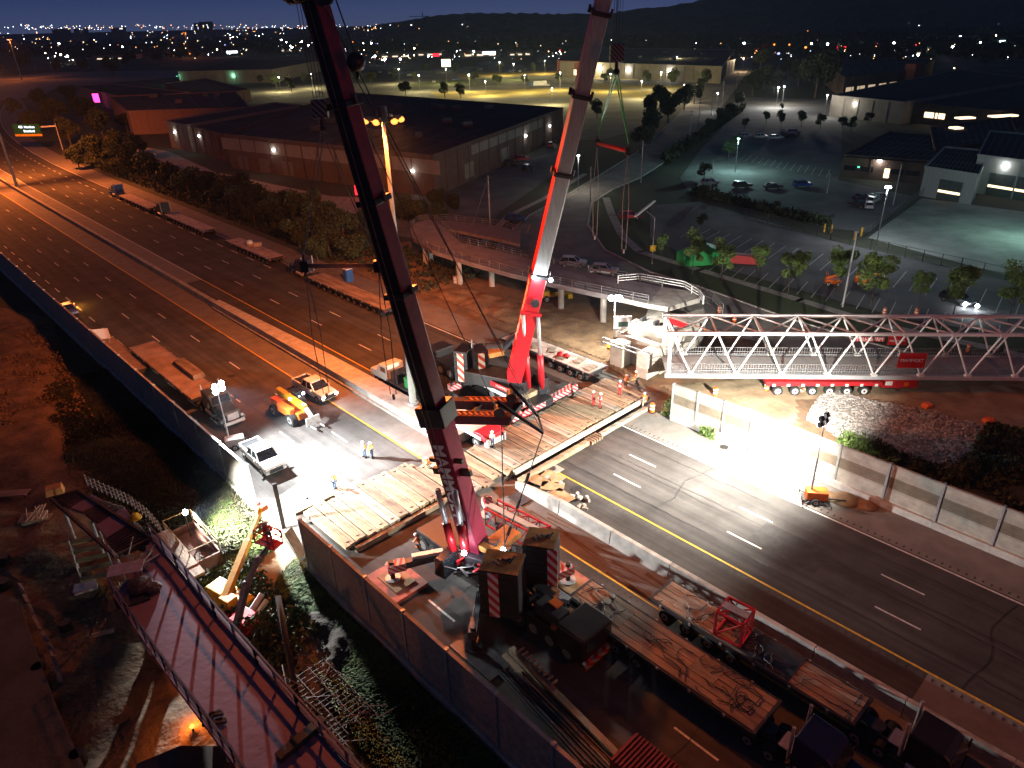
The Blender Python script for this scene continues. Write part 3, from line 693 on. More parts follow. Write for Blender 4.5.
# distant lit stores and blocks
bl = [(150, 50, 34, 5), (235, 52, 26, 5), (60, 44, 22, 7), (330, 44, 20, 5), (395, 58, 34, 5), (430, 56, 30, 5), (480, 57, 40, 6), (520, 56, 26, 5), (600, 52, 26, 5), (790, 46, 30, 6), (830, 50, 60, 7), (880, 50, 30, 6), (960, 44, 60, 8), (1000, 50, 40, 6), (920, 56, 40, 6), (20, 52, 30, 5), (110, 60, 30, 5), (290, 52, 26, 6)]
for i, (x, yy, wd, h) in enumerate(bl):
    p = at(x, yy); s = (p.length) / 713; wm = wd * s * .9; a = random.uniform(-.15, .15)
    pts = [p + Vector((-wm / 2, 0, 0)), p + Vector((wm / 2, wm * .1, 0)), p + Vector((wm / 2, wm * .4 + 30, 0)), p + Vector((-wm / 2, wm * .3 + 30, 0))]
    r, q = hall('low distant store with a lit front among the town lights', [(v_.x, v_.y) + (0,) for v_ in pts], h, wall_c, name='distant_store', px=False, group='distant stores among the town lights')
    for k in (.2, .5, .8): wall_item(r, pts[0], pts[1], k, h * .35, wm * .16, h * .3, glow('shop_window', (1, .8, .6), 1.2), 'window', .3)
for x, yy, wd, h, d in ((206, 24, 9, 0, 0), (199, 23.5, 7, 0, 0), (57, 27, 6, 0, 0), (64, 26.5, 5, 0, 0), (80, 27, 8, 0, 0), (118, 27, 9, 0, 0)):
    p = at_range(x, yy, 2900); s = 2900 / 713; b = MB(); hh = {206: 9, 199: 8}.get(x, 6) * s
    b.box((p.x, p.y, 20 + hh / 2 - 20), (wd * s, 25, hh + 40)); o = b.build('apartment_tower', wall_c)
    tag(o, 'far apartment block standing on the blue horizon', 'building', 'far apartment blocks on the horizon')
# tower crane far on the hill
r = thing('tower_crane', 'tiny tower crane silhouette on the far wooded hill', 'crane', at_range(423, 21, 2300)); b = MB(); b.tube((0, 0, -30), (0, 0, 22), 1.0, n=4); b.build('mast', dark_steel, r); b = MB(); b.beam((-38, 0, 12), (18, 0, 12), 1.4, 1.4); b.build('jib', dark_steel, r)
r = thing('antenna_mast', 'thin lattice antenna mast rising on the hill above the far crane', 'antenna', at_range(617, 17, 1500)); b = MB()
for dx in (-1, 1): b.tube((dx * 2, 0, -30), (dx * 1.2, 0, 60), .5, n=4)
for k in range(12): b.tube((-2, 0, -20 + k * 6), (2, 0, -14 + k * 6), .3, n=4)
b.build('mast', dark_steel, r)
# ================================================================== LAMPS OF THE TOWN
def lamp_post(label, px, py, h, m, power=0, col=COOL, group=None, head=0.35, arm=0.0, r=.1, name='street_lamp', mount=None):
    p = at(px, py); t = thing(name, label, 'street lamp', p, 0, group)
    b = MB(); b.tube((0, 0, 0), (0, 0, h), r, r * .6, 6)
    if arm: b.tube((0, 0, h), (arm, 0, h + .3), r * .5, n=5)
    b.build('pole', steel, t)
    b = MB(); b.box((arm, 0, h + .1), (head * 1.6, head, head * .6)); b.build('lamp_head', m, t)
    if power: lamp('POINT', (p.x + arm, p.y, h - .5), power, col, .3)
    return t
YL = (1.0, .82, .38)
# car parks with lamps that cast light
for x, yy, h in [(420, 92, 10), (470, 92, 10), (525, 93, 10), (610, 92, 10), (660, 90, 10), (560, 90, 10), (500, 76, 10), (545, 74, 10), (620, 76, 10), (400, 84, 10), (447, 84, 10), (514, 80, 11), (590, 78, 11), (676, 72, 11), (486, 96, 8), (552, 105, 8), (281, 92, 9), (313, 88, 9), (641, 99, 9)]:
    lamp_post('car park lamp on the yellowish lit store lot', x, yy, h, lamp_white, 24000, YL, 'car park lamps of the store lots')  # front row of posts is added to brighten the lots
for x, yy, h, pw in [(716, 112, 8, 900), (757, 0, 0, 0)][:1]: lamp_post('thin lamp post at the left edge of the upper car park', x, yy, h, lamp_white, pw * 3, COOL)
lamp_post('lamp post by the tiny bright tree in the upper car park', 782, 104, 8, lamp_white, 5000, (1, .85, .55))
lamp_post('lamp post between the small island trees of the upper car park', 824, 118, 9, lamp_white, 5000, (1, .95, .85))
lamp_post('black lamp post with a round white glowing head behind the yard fence', 876, 246, 11, lamp_white, 5500, COOL, head=.55)
t = lamp_post('bare leaning silver lamp post in the verge above the truss', 842.5, 307, 11.5, steel, 0, r=.16)
t = lamp_post('dark unlit lamp post on the pavement of the office lot', 893, 205, 9, dark_steel, 0)
lamp_post('unlit lamp pole beside the pale parked car', 710, 197, 9, dark_steel, 0)
lamp_post('unlit lamp pole between the blue car and the hedge', 827, 193, 5, dark_steel, 0)
lamp_post('lamp post in the middle of the pale upper lot', 776, 108, 9, lamp_white, 22000, (1, .96, .88))  # extra lamp, added to brighten the upper lot
lamp_post('lit lamp on the left kerb of the arterial road above the dark trees', 683, 104, 9, lamp_warm, 9000, (1, .8, .55)); lamp_post('lit lamp on the right kerb of the arterial road near the intersection', 742, 72, 10, lamp_warm, 14000, (1, .7, .4)); lamp_post('pale lamp at the bend of the side road left of the green slings', 578, 192, 9, lamp_white, 2600, (1, .9, .75))  # the bend lamp is added to make the side road readable
# teal light falling on the middle of the lot and on the yard
lamp_post('lamp post with teal light over the middle of the car park', 735, 172, 9, glow('lamp_teal', (.5, 1, .8), 20), 9000, (.55, 1, .92))
lamp_post('lamp post with teal light over the concrete yard', 1030, 240, 10, glow('lamp_teal', (.5, 1, .8), 20), 7000, (.55, 1, .85))
lamp_post('small tree lamp lighting the bright round trees', 952, 78, 6, lamp_warm, 1500, (1, .9, .2))
# power line and traffic poles along the arterial
def utility_pole(label, px, py, h, r=.14, cross=True, group=None):
    t = thing('utility_pole', label, 'utility pole', at(px, py), .6, group); b = MB(); b.tube((0, 0, 0), (0, 0, h), r, r * .7, 7); b.build('pole', mat('pale_pole', (.30, .28, .25), .8), t)
    if cross: b = MB(); b.beam((-1.1, 0, h - .5), (1.1, 0, h - .5), .12, .14); b.beam((-.9, 0, h - 1.5), (.9, 0, h - 1.5), .1, .12); b.build('cross_arm', dark_steel, t)
    return t
utility_pole('pale utility pole with a guy wire behind the curved ramp', 491, 244, 13.5, .17)
utility_pole('utility pole left of the green slings on the road corner', 590, 214, 10.5, .15)
for x, yy, h in [(641, 183, 11), (689, 143, 11), (698, 128, 11), (711, 116, 11), (722, 104, 11), (736, 90, 10), (750, 82, 10)]: utility_pole('dark utility pole in the row along the arterial road', x, yy, h, .16, group='utility poles along the arterial road')
t = thing('guy_wire', 'thin guy wire leaning from the pale utility pole', 'wire', at(491, 244), 0); b = MB(); b.tube((0, 0, 13), (-5, -1.5, 0), .03, n=4); b.build('wire', steel, t)
# bent street lamp with yellow diamond sign
t = thing('street_lamp', 'unlit street lamp with long white arms and a yellow diamond sign', 'street lamp', at(652, 264))
b = MB(); b.tube((0, 0, 0), (0, 0, 8.4), .1, .08, 6); b.build('pole', steel, t)
b = MB(); b.tube((0, 0, 8.4), (-1.2, 1.6, 9.2), .06, n=5); b.build('arm', steel, t)
b = MB(); b.beam((-3.6, -.6, 8.9), (.6, 4.4, 10.4), .45, .18); b.build('lamp_head', truss_white, t)
b = MB(); b.beam((0, -.12, 2.4), (0, -.12, 3.5), 1.1, .04); o = b.build('sign_plate', mat('sign_yellow', (.8, .5, .02), .5), t); 
o.location = (0, 0, 0)
bpy.context.view_layer.update()
# small lamps of the far town: individuals
lm = [(lamp_white, .45), (lamp_sodium, .2), (lamp_warm, .25), (lamp_red, .06), (lamp_blue, .04)]
protos = []
for m, _ in lm:
    b = MB(); b.ball((0, 0, 8), .7, 6, 4, m=0); b.tube((0, 0, 0), (0, 0, 7.5), .12, n=4, m=1); protos.append(b.mesh('far_lamp', [m, dark_steel]))
def far_lamp(x, yy, k, sc=1.0):
    p = at(x, yy); rr = p.length; o = D.objects.new('distant_lamp', protos[k]); COL.objects.link(o); o.location = p; s = sc * max(.35, min(3.0, rr / 700)); o.scale = (s, s, s if s < 1.3 else 1.3)
    return tag(o, ['white', 'orange', 'warm yellow', 'red', 'blue'][k] + ' lamp point glinting in the distant town', 'lamp', ['white', 'orange', 'warm', 'red', 'blue'][k] + ' lamp points of the distant town')
rl = random.Random(12)
named = [(2, 28, 1, 1.3), (60, 43, 0, 1.2), (124, 48, 0, 1), (63, 58, 2, 1.5), (70, 60, 0, 1.2), (282, 40, 0, 1.3), (293, 50, 0, 1.5), (309, 47, 0, 1.4), (340, 42, 0, 1), (213, 83, 0, .8), (386, 63, 0, 1), (401, 63, 0, 1), (376, 60, 0, 1), (364, 45, 0, 1), (372, 45, 0, 1), (415, 52, 2, 1), (429, 60, 0, 1), (560, 56, 3, 1.2), (602, 55, 3, 1), (622, 55, 3, 1), (743, 48, 0, 1.5), (777, 62, 4, 1.8), (773, 50, 1, 1.2), (788, 50, 1, 1.1), (804, 54, 1, 1.8), (810, 49, 2, 1.2), (823, 26, 3, 1.2), (829, 22, 0, .9), (826, 50, 0, 1.6), (892, 49, 0, 1.6), (914, 51, 3, 1.2), (916, 60, 0, 1), (950, 54, 0, 1.2), (964, 42, 2, 1), (970, 48, 0, 1), (978, 48, 0, 1), (843, 76, 2, .9), (898, 70, 1, .7), (906, 70, 1, .7), (913, 70, 1, .7), (970, 0, 0, 0)]
for x, yy, k, s in named[:-1]: far_lamp(x, yy + 5, k, s * .9)
clusters = [(180, 44, 9), (190, 58, 8), (65, 60, 8), (125, 50, 6), (290, 52, 9), (305, 48, 8), (235, 54, 9), (40, 40, 7), (100, 44, 6), (430, 58, 9), (480, 56, 12), (392, 63, 9), (560, 57, 8), (605, 57, 8), (660, 40, 4), (840, 50, 12), (872, 51, 10), (900, 50, 8), (985, 48, 12), (780, 52, 8), (915, 54, 7), (345, 48, 7), (372, 46, 7), (350, 63, 8), (252, 40, 9), (950, 40, 5), (1005, 60, 5), (690, 50, 4), (730, 56, 6), (150, 36, 8), (220, 34, 9), (320, 38, 7)]
for cx_, cy_, n_ in clusters:
    for i in range(n_):
        x, yy = rl.gauss(cx_, 13), rl.gauss(cy_, 2.2)
        if yy < 27 or (x > 430 and yy < 36): continue
        far_lamp(x, yy, rl.choices(range(5), [q for _, q in lm])[0], rl.choice((.18, .22, .28, .35, .6)))
# the mass of pin-prick lights on the horizon
b = MB()
for i in range(560):
    x = rl.uniform(-20, 420) if rl.random() < .8 else rl.uniform(420, 1040); yy = rl.gauss(27, 1.4) if x < 420 else rl.uniform(24, 34)
    if yy < 24: continue
    if i % 2: x, yy = (rl.uniform(-20, 345), rl.uniform(28, 50)) if rl.random() < .5 else (rl.uniform(345, 1030), rl.uniform(40, 60))
    p = at_range(x, yy, rl.uniform(1800, 2900)) if not i % 2 else at(x, yy, rl.uniform(5, 11)); b.ball((p.x, p.y, p.z), rl.uniform(.25, .6) * p.length / 1400, 5, 4, m=rl.choices((0, 1, 2), (.5, .3, .2))[0])
tag(b.build('horizon_lights', [glow('far_white', (.8, .88, 1), 9), glow('far_orange', (1, .4, .12), 7), glow('far_warm', (1, .75, .45), 7)]), 'pin prick city lights along the blue horizon', 'city lights', kind='stuff')
# signs
def lit_sign(label, px, py, z, wd, ht, m, word=None, wm=None):
    p = at(px, py, z); t = thing('shop_sign', label, 'sign', p, 0)
    b = MB(); b.box((0, 0, 0), (wd, .5, ht)); b.build('sign_face', m, t); b = MB(); b.tube((0, .4, -z), (0, .4, -ht / 2), .2, n=5); b.build('pole', dark_steel, t)
lit_sign('bright pink sign standing in front of the dark building', 96, 98, 6, 3.2, 4.5, lamp_pink)
lit_sign('white and yellow pylon sign in the store car park', 316 + 0, 62, 6, 6, 4, glow('sign_cream', (1, .95, .5), 4))
lit_sign('square yellow white sign beside the red one', 446, 63, 7, 8, 6, glow('sign_cream', (1, .95, .5), 4))
lit_sign('small red store sign left of the yellow sign', 436, 55, 8, 7, 3, lamp_red)
lit_sign('long white store sign above the distant lot', 489, 53, 9, 14, 3, glow('sign_white', (.8, .8, 1), 4))
lit_sign('red petrol station canopy left of the intersection', 755, 50, 6, 24, 3, lamp_red)
lit_sign('second red petrol canopy right of the intersection', 834, 48, 6, 26, 2.5, lamp_red)
lit_sign('bright cyan white shop front at the far right', 998, 43, 6, 16, 5, glow('sign_cyan', (.6, .95, 1), 7))
lit_sign('small white shop front left of the cyan one', 987, 45, 6, 7, 4, glow('sign_cyan', (.6, .95, 1), 7))
lit_sign('row of white lights on a distant shop', 870, 49, 5, 30, 2, glow('sign_white', (.8, .8, 1), 4))
lit_sign('lit white shop sign in the distance on the left', 232, 52, 6, 16, 3, glow('sign_white', (.8, .8, 1), 4))
lit_sign('tiny red doorway sign seen beside the near boom', 358, 190, 2.0, 1.6, 2.4, lamp_red)
# overhead highway sign
g_ = at(63, 150); t = thing('highway_sign', 'green overhead highway sign with a yellow lower strip on a cantilever post', 'highway sign', g_, 0)
q = at(28, 131, 7.5) - g_
b = MB(); b.tube((0, 0, 0), (0, 0, 9.5), .22, .16, 8); b.build('post', steel, t)
b = MB(); b.beam((0, 0, 8.6), (q.x, q.y, 8.6), .25, .5); b.build('arm', steel, t)
sg = thing('sign_board', '', '', (q.x, q.y, 8.2)); sg.parent = t; sg.rotation_euler = (0, 0, R(-6))
for k in ('label', 'category'):
    if k in sg: del sg[k]
b = MB(); b.box((0, -.3, 0), (10.5, .2, 3.4)); b.build('board', mat('sign_green', (.01, .12, .05), .5), sg)
b = MB(); b.box((0, -.31, -2.1), (10.5, .22, .75)); b.build('exit_strip', mat('sign_strip', (.8, .5, .02), .5), sg)
wt = mat('sign_white', (.8, .8, .8), .5)
lettering('403  Hamilton', 1.1, wt, sg, (.2, -.44, .7), (R(90), 0, 0)); lettering('Brantford', 1.1, wt, sg, (.8, -.44, -.7), (R(90), 0, 0))

for k in range(16):
    f_ = k / 15; far_lamp(762 + 62 * f_ ** 1.1 + rl.uniform(-2, 2), 62 - 34 * f_ ** .9, rl.choice((1, 2, 2, 0)), .5)
# ================================================================== VEHICLES (x forward, base at z = 0)
def wheel(parent, x, y, r, wd, rm=rim_m, name='wheel'):
    b = MB(); b.tube((x, y - wd / 2, r), (x, y + wd / 2, r), r, n=16); w_ = b.build(name, rubber, parent)
    s = 1 if y > 0 else -1; yo = y + s * (wd / 2 + .004); b = MB()
    b.tube((x, yo - s * .02, r), (x, yo + s * .015, r), r * .58, n=12, m=1); b.tube((x, yo, r), (x, yo + s * .05, r), r * .2, n=8, m=0)
    b.build('rim', [rubber, rm], w_)
    return w_
def car(label, loc, rz, body, kind='suv', group=None, name='parked_car', sc=1.05, lights=False):
    t = thing(name, label, 'car', loc, rz, group); t.scale = (sc,) * 3
    if kind == 'pickup':
        body_p = [(-2.9, .5), (2.85, .45), (2.95, .95), (2.75, 1.12), (1.55, 1.22), (-2.9, 1.22)]
        cab = [(1.5, 1.2), (.75, 1.86), (-.75, 1.9), (-1.05, 1.2)]; W = .98
    elif kind == 'suv':
        body_p = [(-2.3, .45), (2.25, .42), (2.35, .85), (2.1, 1.0), (1.0, 1.1), (-2.3, 1.12)]
        cab = [(1.1, 1.08), (.3, 1.68), (-1.7, 1.7), (-2.25, 1.1)]; W = .92
    else:
        body_p = [(-2.3, .4), (2.25, .38), (2.3, .75), (2.0, .88), (.9, .96), (-1.6, 1.0), (-2.3, .95)]
        cab = [(1.0, .94), (.25, 1.42), (-1.1, 1.44), (-1.8, .98)]; W = .88
    b = MB(); b.side(body_p, -W, W)
    ch = [p for p in cab]; vs = []
    b.build('body', body, t, bevel=.07)
    b = MB(); ins = .16; n = len(cab)
    va = [(p[0], -(W - .04 - (ins if p[1] > 1.3 else 0)), p[1]) for p in cab]; vb = [(p[0], (W - .04 - (ins if p[1] > 1.3 else 0)), p[1]) for p in cab]
    b.add(va + vb, [(i + n, (i + 1) % n + n, (i + 1) % n, i) for i in range(n)] + [tuple(range(n)), tuple(range(2 * n - 1, n - 1, -1))]); b.build('windows', glass_dark, t)
    tp = [p for p in cab if p[1] > 1.3]; b = MB(); b.box(((tp[0][0] + tp[1][0]) / 2, 0, tp[0][1] + .03), (abs(tp[0][0] - tp[1][0]) + .1, 2 * (W - .18), .07)); b.build('roof', body, t, bevel=.03)
    b = MB()
    for s in (-1, 1):
        for pa, pb in ((cab[0], cab[1]), (cab[-1], cab[-2])): b.beam((pa[0], s * (W - .04), pa[1]), (pb[0], s * (W - .19), pb[1]), .1, .08)
        xm = (tp[0][0] + tp[1][0]) / 2; b.beam((xm, s * (W - .04), cab[0][1]), (xm, s * (W - .18), tp[0][1]), .09, .08)
    b.build('pillars', body, t)
    if kind == 'pickup':
        b = MB(); b.box((-1.98, 0, 1.225), (1.72, 1.6, .02)); b.build('load_bed', black, t)
        b = MB()
        for s in (-1, 1): b.box((-1.98, s * .9, 1.29), (1.85, .12, .14))
        b.box((-2.87, 0, 1.29), (.1, 1.9, .14)); b.build('bed_rail', body, t, bevel=.02)
        b = MB(); b.box((2.94, 0, .78), (.06, 1.3, .4)); b.build('grille', black, t)
    for s in (-1, 1):
        b = MB(); b.box((body_p[2][0] - .05, s * (W - .22), body_p[2][1] - .08), (.14, .34, .16)); b.build('headlight', lamp_white if lights else steel, t)
        b = MB(); b.box((body_p[0][0] - .01, s * (W - .15), .95), (.06, .2, .28)); b.build('tail_light', red_paint, t)
        b = MB(); b.box((cab[0][0] - .35, s * (W + .12), cab[0][1] + .12), (.12, .24, .18)); b.build('mirror', body, t)
    wb = 1.85 if kind == 'pickup' else 1.4; wr = .41 if kind == 'pickup' else .34
    for x in (wb, -wb):
        for s in (-1, 1): wheel(t, x, s * (W - .1), wr, .27)
    if lights:
        pass
    return t
def lowboy(label, loc, rz, L, axles, deck, W=3.1, z=1.3, group=None, name='flatbed_trailer', wheel_span=None, planks=True, sc=1.05, wr=.42, cat='trailer'):
    """multi-axle platform trailer, x from 0 (rear) to L (front)"""
    t = thing(name, label, cat, loc, rz, group); t.scale = (sc,) * 3
    b = MB()
    if planks:
        n = 5; w_ = (W - .3) / n
        for i in range(n): b.box((L / 2, -W / 2 + .15 + w_ * (i + .5), z - .05), (L - .2, w_ - .05, .1))
    else: b.box((L / 2, 0, z - .05), (L - .1, W - .2, .1))
    b.build('deck', deck, t)
    b = MB(); b.box((L / 2, 0, z - .3), (L, 1.2, .4)); b.box((L / 2, 0, z - .17), (L - .3, W - .4, .12))
    for s in (-1, 1): b.box((L / 2, s * (W / 2 - .06), z - .15), (L, .12, .26))
    for x in (.1, L - .1): b.box((x, 0, z - .12), (.18, W, .3))
    for k in range(int(L / 2.4)):
        for s in (-1, 1): b.box((1 + k * 2.4, s * (W / 2 + .03), z - .1), (.16, .08, .2), m=1)
    b.build('chassis', [dark_steel, steel], t)
    a0, a1 = wheel_span or (1.2, L * .75)
    for i in range(axles):
        x = a0 + (a1 - a0) * i / max(1, axles - 1)
        for s in (-1, 1): wheel(t, x, s * (W / 2 - .42), wr, .5)
    for s in (-1, 1):
        b = MB(); b.box((-.02, s * (W / 2 - .3), z - .25), (.06, .35, .14)); b.build('tail_light', red_paint, t)
    return t
def tractor(label, loc, rz, body, group=None, sc=1.05, sleeper=True, name='truck_tractor', rear_axles=2, hood=True):
    """conventional tractor, x from 0 (rear) to ~8 (bumper)"""
    t = thing(name, label, 'truck', loc, rz, group); t.scale = (sc,) * 3
    b = MB()
    for s in (-1, 1): b.box((3.7, s * .42, .95), (7.2, .12, .3))
    for x in (.4, 2.2, 3.8): b.box((x, 0, .95), (.15, .84, .24))
    b.build('chassis', dark_steel, t)
    b = MB(); x0 = 3.2 if sleeper else 4.0
    b.side([(x0, 1.0), (5.7, 1.0), (5.7, 2.1), (5.3, 2.85), (5.0, 3.05), (x0, 3.15)], -1.12, 1.12); cab_ = b.build('cab', body, t, bevel=.1)
    b = MB(); b.side([(5.7, .95), (7.9, .9), (8.0, 1.5), (7.8, 1.85), (5.7, 2.08)], -.85, .85); b.build('hood', body, t, bevel=.14)
    b = MB(); b.hexa([(5.74, -.98, 2.15), (5.74, .98, 2.15), (5.72, .98, 2.16), (5.72, -.98, 2.16)], [(5.36, -.92, 2.82), (5.36, .92, 2.82), (5.3, .92, 2.84), (5.3, -.92, 2.84)]); b.build('windscreen', glass_dark, cab_)
    for s in (-1, 1): b = MB(); b.box((4.95, s * 1.125, 2.35), (.85, .03, .6)); b.build('side_window', glass_dark, cab_)
    b = MB(); b.box((8.02, 0, 1.35), (.06, 1.2, .75)); b.build('grille', steel, t)
    b = MB(); b.box((8.05, 0, .65), (.25, 2.3, .35)); b.build('bumper', steel, t, bevel=.05)
    for s in (-1, 1):
        b = MB(); b.box((7.95, s * .95, 1.2), (.16, .28, .24)); b.build('headlight', steel, t)
        b = MB(); b.side([(6.1, .7), (6.4, 1.25), (7.2, 1.3), (7.7, 1.1), (7.85, .7), (7.7, .7), (7.3, 1.1), (6.5, 1.1), (6.25, .7)], s * 1.15 - .16, s * 1.15 + .16); b.build('mudguard', body, t)
        b = MB(); b.tube((x0 - .15, s * 1.0, 1.1), (x0 - .15, s * 1.0, 3.7), .1, n=8); b.build('exhaust_stack', steel, t)
        b = MB(); b.tube((3.5, s * .95, .8), (5.2, s * .95, .8), .32, n=12); b.build('fuel_tank', steel, t)
        b = MB(); b.beam((5.5, s * 1.15, 2.2), (5.65, s * 1.45, 2.3), .05, .05); b.box((5.65, s * 1.48, 2.25), (.1, .22, .5)); b.build('mirror', black, t)
    b = MB(); b.tube((1.4, 0, 1.12), (1.4, 0, 1.24), .48, n=16); b.box((.95, 0, 1.17), (.7, .5, .1)); b.build('fifth_wheel', dark_steel, t)
    b = MB(); b.box((2.7, 0, 1.16), (.9, 1.2, .06)); b.build('catwalk', steel, t)
    for i in range(rear_axles):
        for s in (-1, 1): wheel(t, .7 + 1.35 * i, s * .85, .5, .6)
    for s in (-1, 1): wheel(t, 6.95, s * 1.05, .5, .32)
    return t
def chain_heap(b, n, x0, x1, y0, y1, z, rl_):
    for i in range(n):
        x, y_ = rl_.uniform(x0, x1), rl_.uniform(y0, y1); pts = [(x, y_, z)]
        a = rl_.uniform(0, 6.28)
        for k in range(7):
            a += rl_.uniform(-.9, .9); x += math.cos(a) * .3; y_ += math.sin(a) * .3; y_ = max(y0, min(y1, y_)); x = max(x0, min(x1, x)); pts.append((x, y_, z + rl_.uniform(0, .05)))
        b.path(pts, .035, 4)

# ---- carriageway towards the top left: three trailers with tractors on the shoulder
tractor('blue tractor at the far head of the row of parked trailers', hw(-170, 17.7), HA + math.pi, blue_mc)
lowboy('farthest low platform trailer on the right shoulder, pale deck', hw(-147.5, 17.7), HA + math.pi, 21.5, 9, deck_steel)
tractor('dark tractor between the two farthest platform trailers', hw(-137.5, 17.9), HA + math.pi, black)
tl = lowboy('second farthest platform trailer, many axles, behind a dark tractor', hw(-116, 18.0), HA + math.pi, 21.5, 10, deck_steel)
lowboy('short platform trailer standing alone without a tractor on the far shoulder', hw(-86, 18.2), HA + math.pi, 18.5, 9, deck_steel, planks=False)
r = thing('bundle', 'pale rounded bundle lying on the lone short trailer', 'bundle', hw(-97, 18.2, 1.4)); b = MB(); b.ball((0, 0, .6), .7); b.box((1.4, .2, .3), (1.3, .9, .6)); b.build('cover', cream_body, r)
tractor('black and blue tractor under the orange spreader tube', hw(-71.0, 18.2), HA + math.pi, mat('dark_blue_paint', (.01, .02, .06), .4))
tl = lowboy('long red brown platform trailer on the far shoulder behind the near boom', hw(-47.8, 17.8), HA + math.pi, 22.5, 11, deck_wood, planks=False, wheel_span=(1.2, 19))
r = thing('portable_toilet', 'blue portable toilet with a white roof on the dirt behind the long trailer', 'portable toilet', at(349, 281), HA)
b = MB(); b.box((0, 0, 1.1), (1.25, 1.25, 2.2)); b.build('cabin', blue_mc, r, bevel=.04)
b = MB(); b.box((0, 0, 2.28), (1.3, 1.3, .16), ty=.8, tx=.9); b.build('roof', white_body, r, bevel=.03)
b = MB(); b.box((0, -.64, 1.05), (.9, .03, 1.9)); b.build('door', mat('toilet_door', (.03, .14, .42), .5), r)
# trailer lit in front of the ramp, right of the far crane
pA, pB = at(590, 352, 1.3), at(606, 382, 0)
tl = lowboy('pale decked trailer parked beside the ramp pit, right of the red boom', hw(-10.8, 22.6), HA + math.pi, 15.5, 4, deck_steel, wheel_span=(1.6, 6.5), wr=.52, W=3.3, z=1.45)
for i in range(5): x = 1.0 + i * 2.3; b = MB(); b.box((x, (-1) ** i * .3, 1.54), (.9, 1.6, .12), i * .2); b.build('dunnage', timber_grey, tl)
r = thing('tarp_bundle', 'red and brown tarpaulin bundle lying on the pale decked trailer', 'bundle', hw(-17, 22.3, 1.5), HA); b = MB(); b.ball((0, 0, .3), .5, sz=.7); b.ball((.8, .3, .25), .45, sz=.6); b.build('tarpaulin', red_paint, r)

# ---- left carriageway
tl = lowboy('flatbed trailer with a stack of boards on its deck behind the white tractor cab', hw(-61.8, -14.0), HA, 20.8, 4, mat('flatbed_deck', (.26, .19, .16), .8, var=.3, scale=.6), planks=False, wheel_span=(1.6, 6), z=1.35, wr=.5, W=3.3)
r = thing('board_stack', 'long brown stack of boards lying on the flatbed deck', 'board stack', hw(-48.5, -12.7, 1.45), HA); b = MB()
for k in range(4): b.box((0, 0, .06 + k * .12), (6.8 - k * .15, 1.5 - .05 * k, .1))
b.build('boards', timber_dark, r)
tractor('grey green tractor with a cluttered rear deck coupled to the flatbed with the boards', hw(-41.2, -14.0), HA, mat('grey_green_paint', (.045, .06, .06), .45))
tl = lowboy('low trailer with a chequered steel deck tight against the left noise barrier', hw(-70.2, -17.0), HA, 15.2, 3, mat('plate_deck', (.22, .15, .12), .6, metal=.3, var=.3), planks=False, z=.9, W=2.6)
r = thing('warning_board', 'pale framed warning board standing on the far end of the low trailer by the barrier', 'warning board', hw(-67.0, -17.4, .95), HA + R(60)); b = MB()
for s in (-1, 1): b.tube((s * .8, 0, 0), (s * .8, 0, 1.6), .05, n=6)
b.build('frame', steel, r); b = MB(); b.box((0, 0, 1.5), (2.1, .1, 1.5)); b.build('board', white_body, r)
car('small dark police style car half hidden behind the left barrier with amber glow', hw(-87, -16.9), HA, mat('navy_car', (.10, .13, .24), .3), 'sedan')
t = thing('beacon', 'amber warning beacon glowing on the lane beside the small dark car', 'beacon', hw(-89.5, -15.4)); b = MB(); b.tube((0, 0, 0), (0, 0, .5), .2, .08, 8); b.build('stand', orange_plastic, t); b = MB(); b.ball((0, 0, .6), .13, 8, 6); b.build('bulb', lamp_sodium, t); lamp('POINT', Vector(t.location) + Vector((0, 0, 1.0)), 420, (1, .38, .04), .15)
car('white pickup truck beside the left light tower, nearest the noise barrier', hw(-23.4, -15.2), HA - .03, white_body, 'pickup', sc=1.1)
tk = car('white pickup truck with headlights on, parked by the yellow median line', hw(-33.3, -3.7), HA + .06, white_body, 'pickup', sc=1.12, lights=True)
for s in (-1, 1):
    p = hw(-33.3 + 3.5, -3.7 + s * .8, .9); lamp('SPOT', p, 120, COOL, .08, target=p + U * 6 - Vector((0, 0, 1.2)), size=80)
# telehandler
t = thing('telehandler', 'orange and yellow telehandler with its boom down, left of the white pickup with headlights', 'telehandler', hw(-30.2, -8.3), HA + R(4)); t.scale = (1.12,) * 3
b = MB(); b.box((0, 0, 1.0), (4.6, 1.3, .7)); b.box((-1.6, 0, 1.5), (1.5, 1.9, .7)); b.box((.5, -.85, 1.4), (2.4, .7, .9)); b.build('chassis', orange_mc, t, bevel=.08)
b = MB(); b.beam((-2.3, .1, 2.35), (2.6, .1, 1.9), .5, .55); b.build('boom', yellow_mc, t, bevel=.04)
b = MB(); b.beam((2.6, .1, 1.9), (3.5, .1, 1.2), .35, .35); b.box((3.6, .1, .9), (.2, 1.5, .8)); b.build('boom_head', steel, t)
b = MB()
for s in (-1, 1): b.box((4.2, .1 + s * .45, .45), (1.2, .14, .08))
b.build('fork', steel, t)
b = MB(); b.side([(-.6, 1.2), (.9, 1.2), (.8, 2.3), (.5, 2.7), (-.6, 2.7)], .5, 1.25); b.build('cab', glass_dark, t, bevel=.05)
b = MB(); b.box((0, .87, 2.74), (1.25, .82, .08)); b.build('cab_roof', black, t)
for x in (1.55, -1.55):
    for s in (-1, 1): wheel(t, x, s * 1.05, .68, .48)
for y_ in (.9, -.6): b = MB(); b.ball((1.2, y_, 2.75), .13, 8, 6); b.build('work_lamp', lamp_white, t)
lamp('SPOT', hw(-28.6, -7.4, 3.2), 300, COOL, .1, target=hw(-22, -7, 0), size=90)
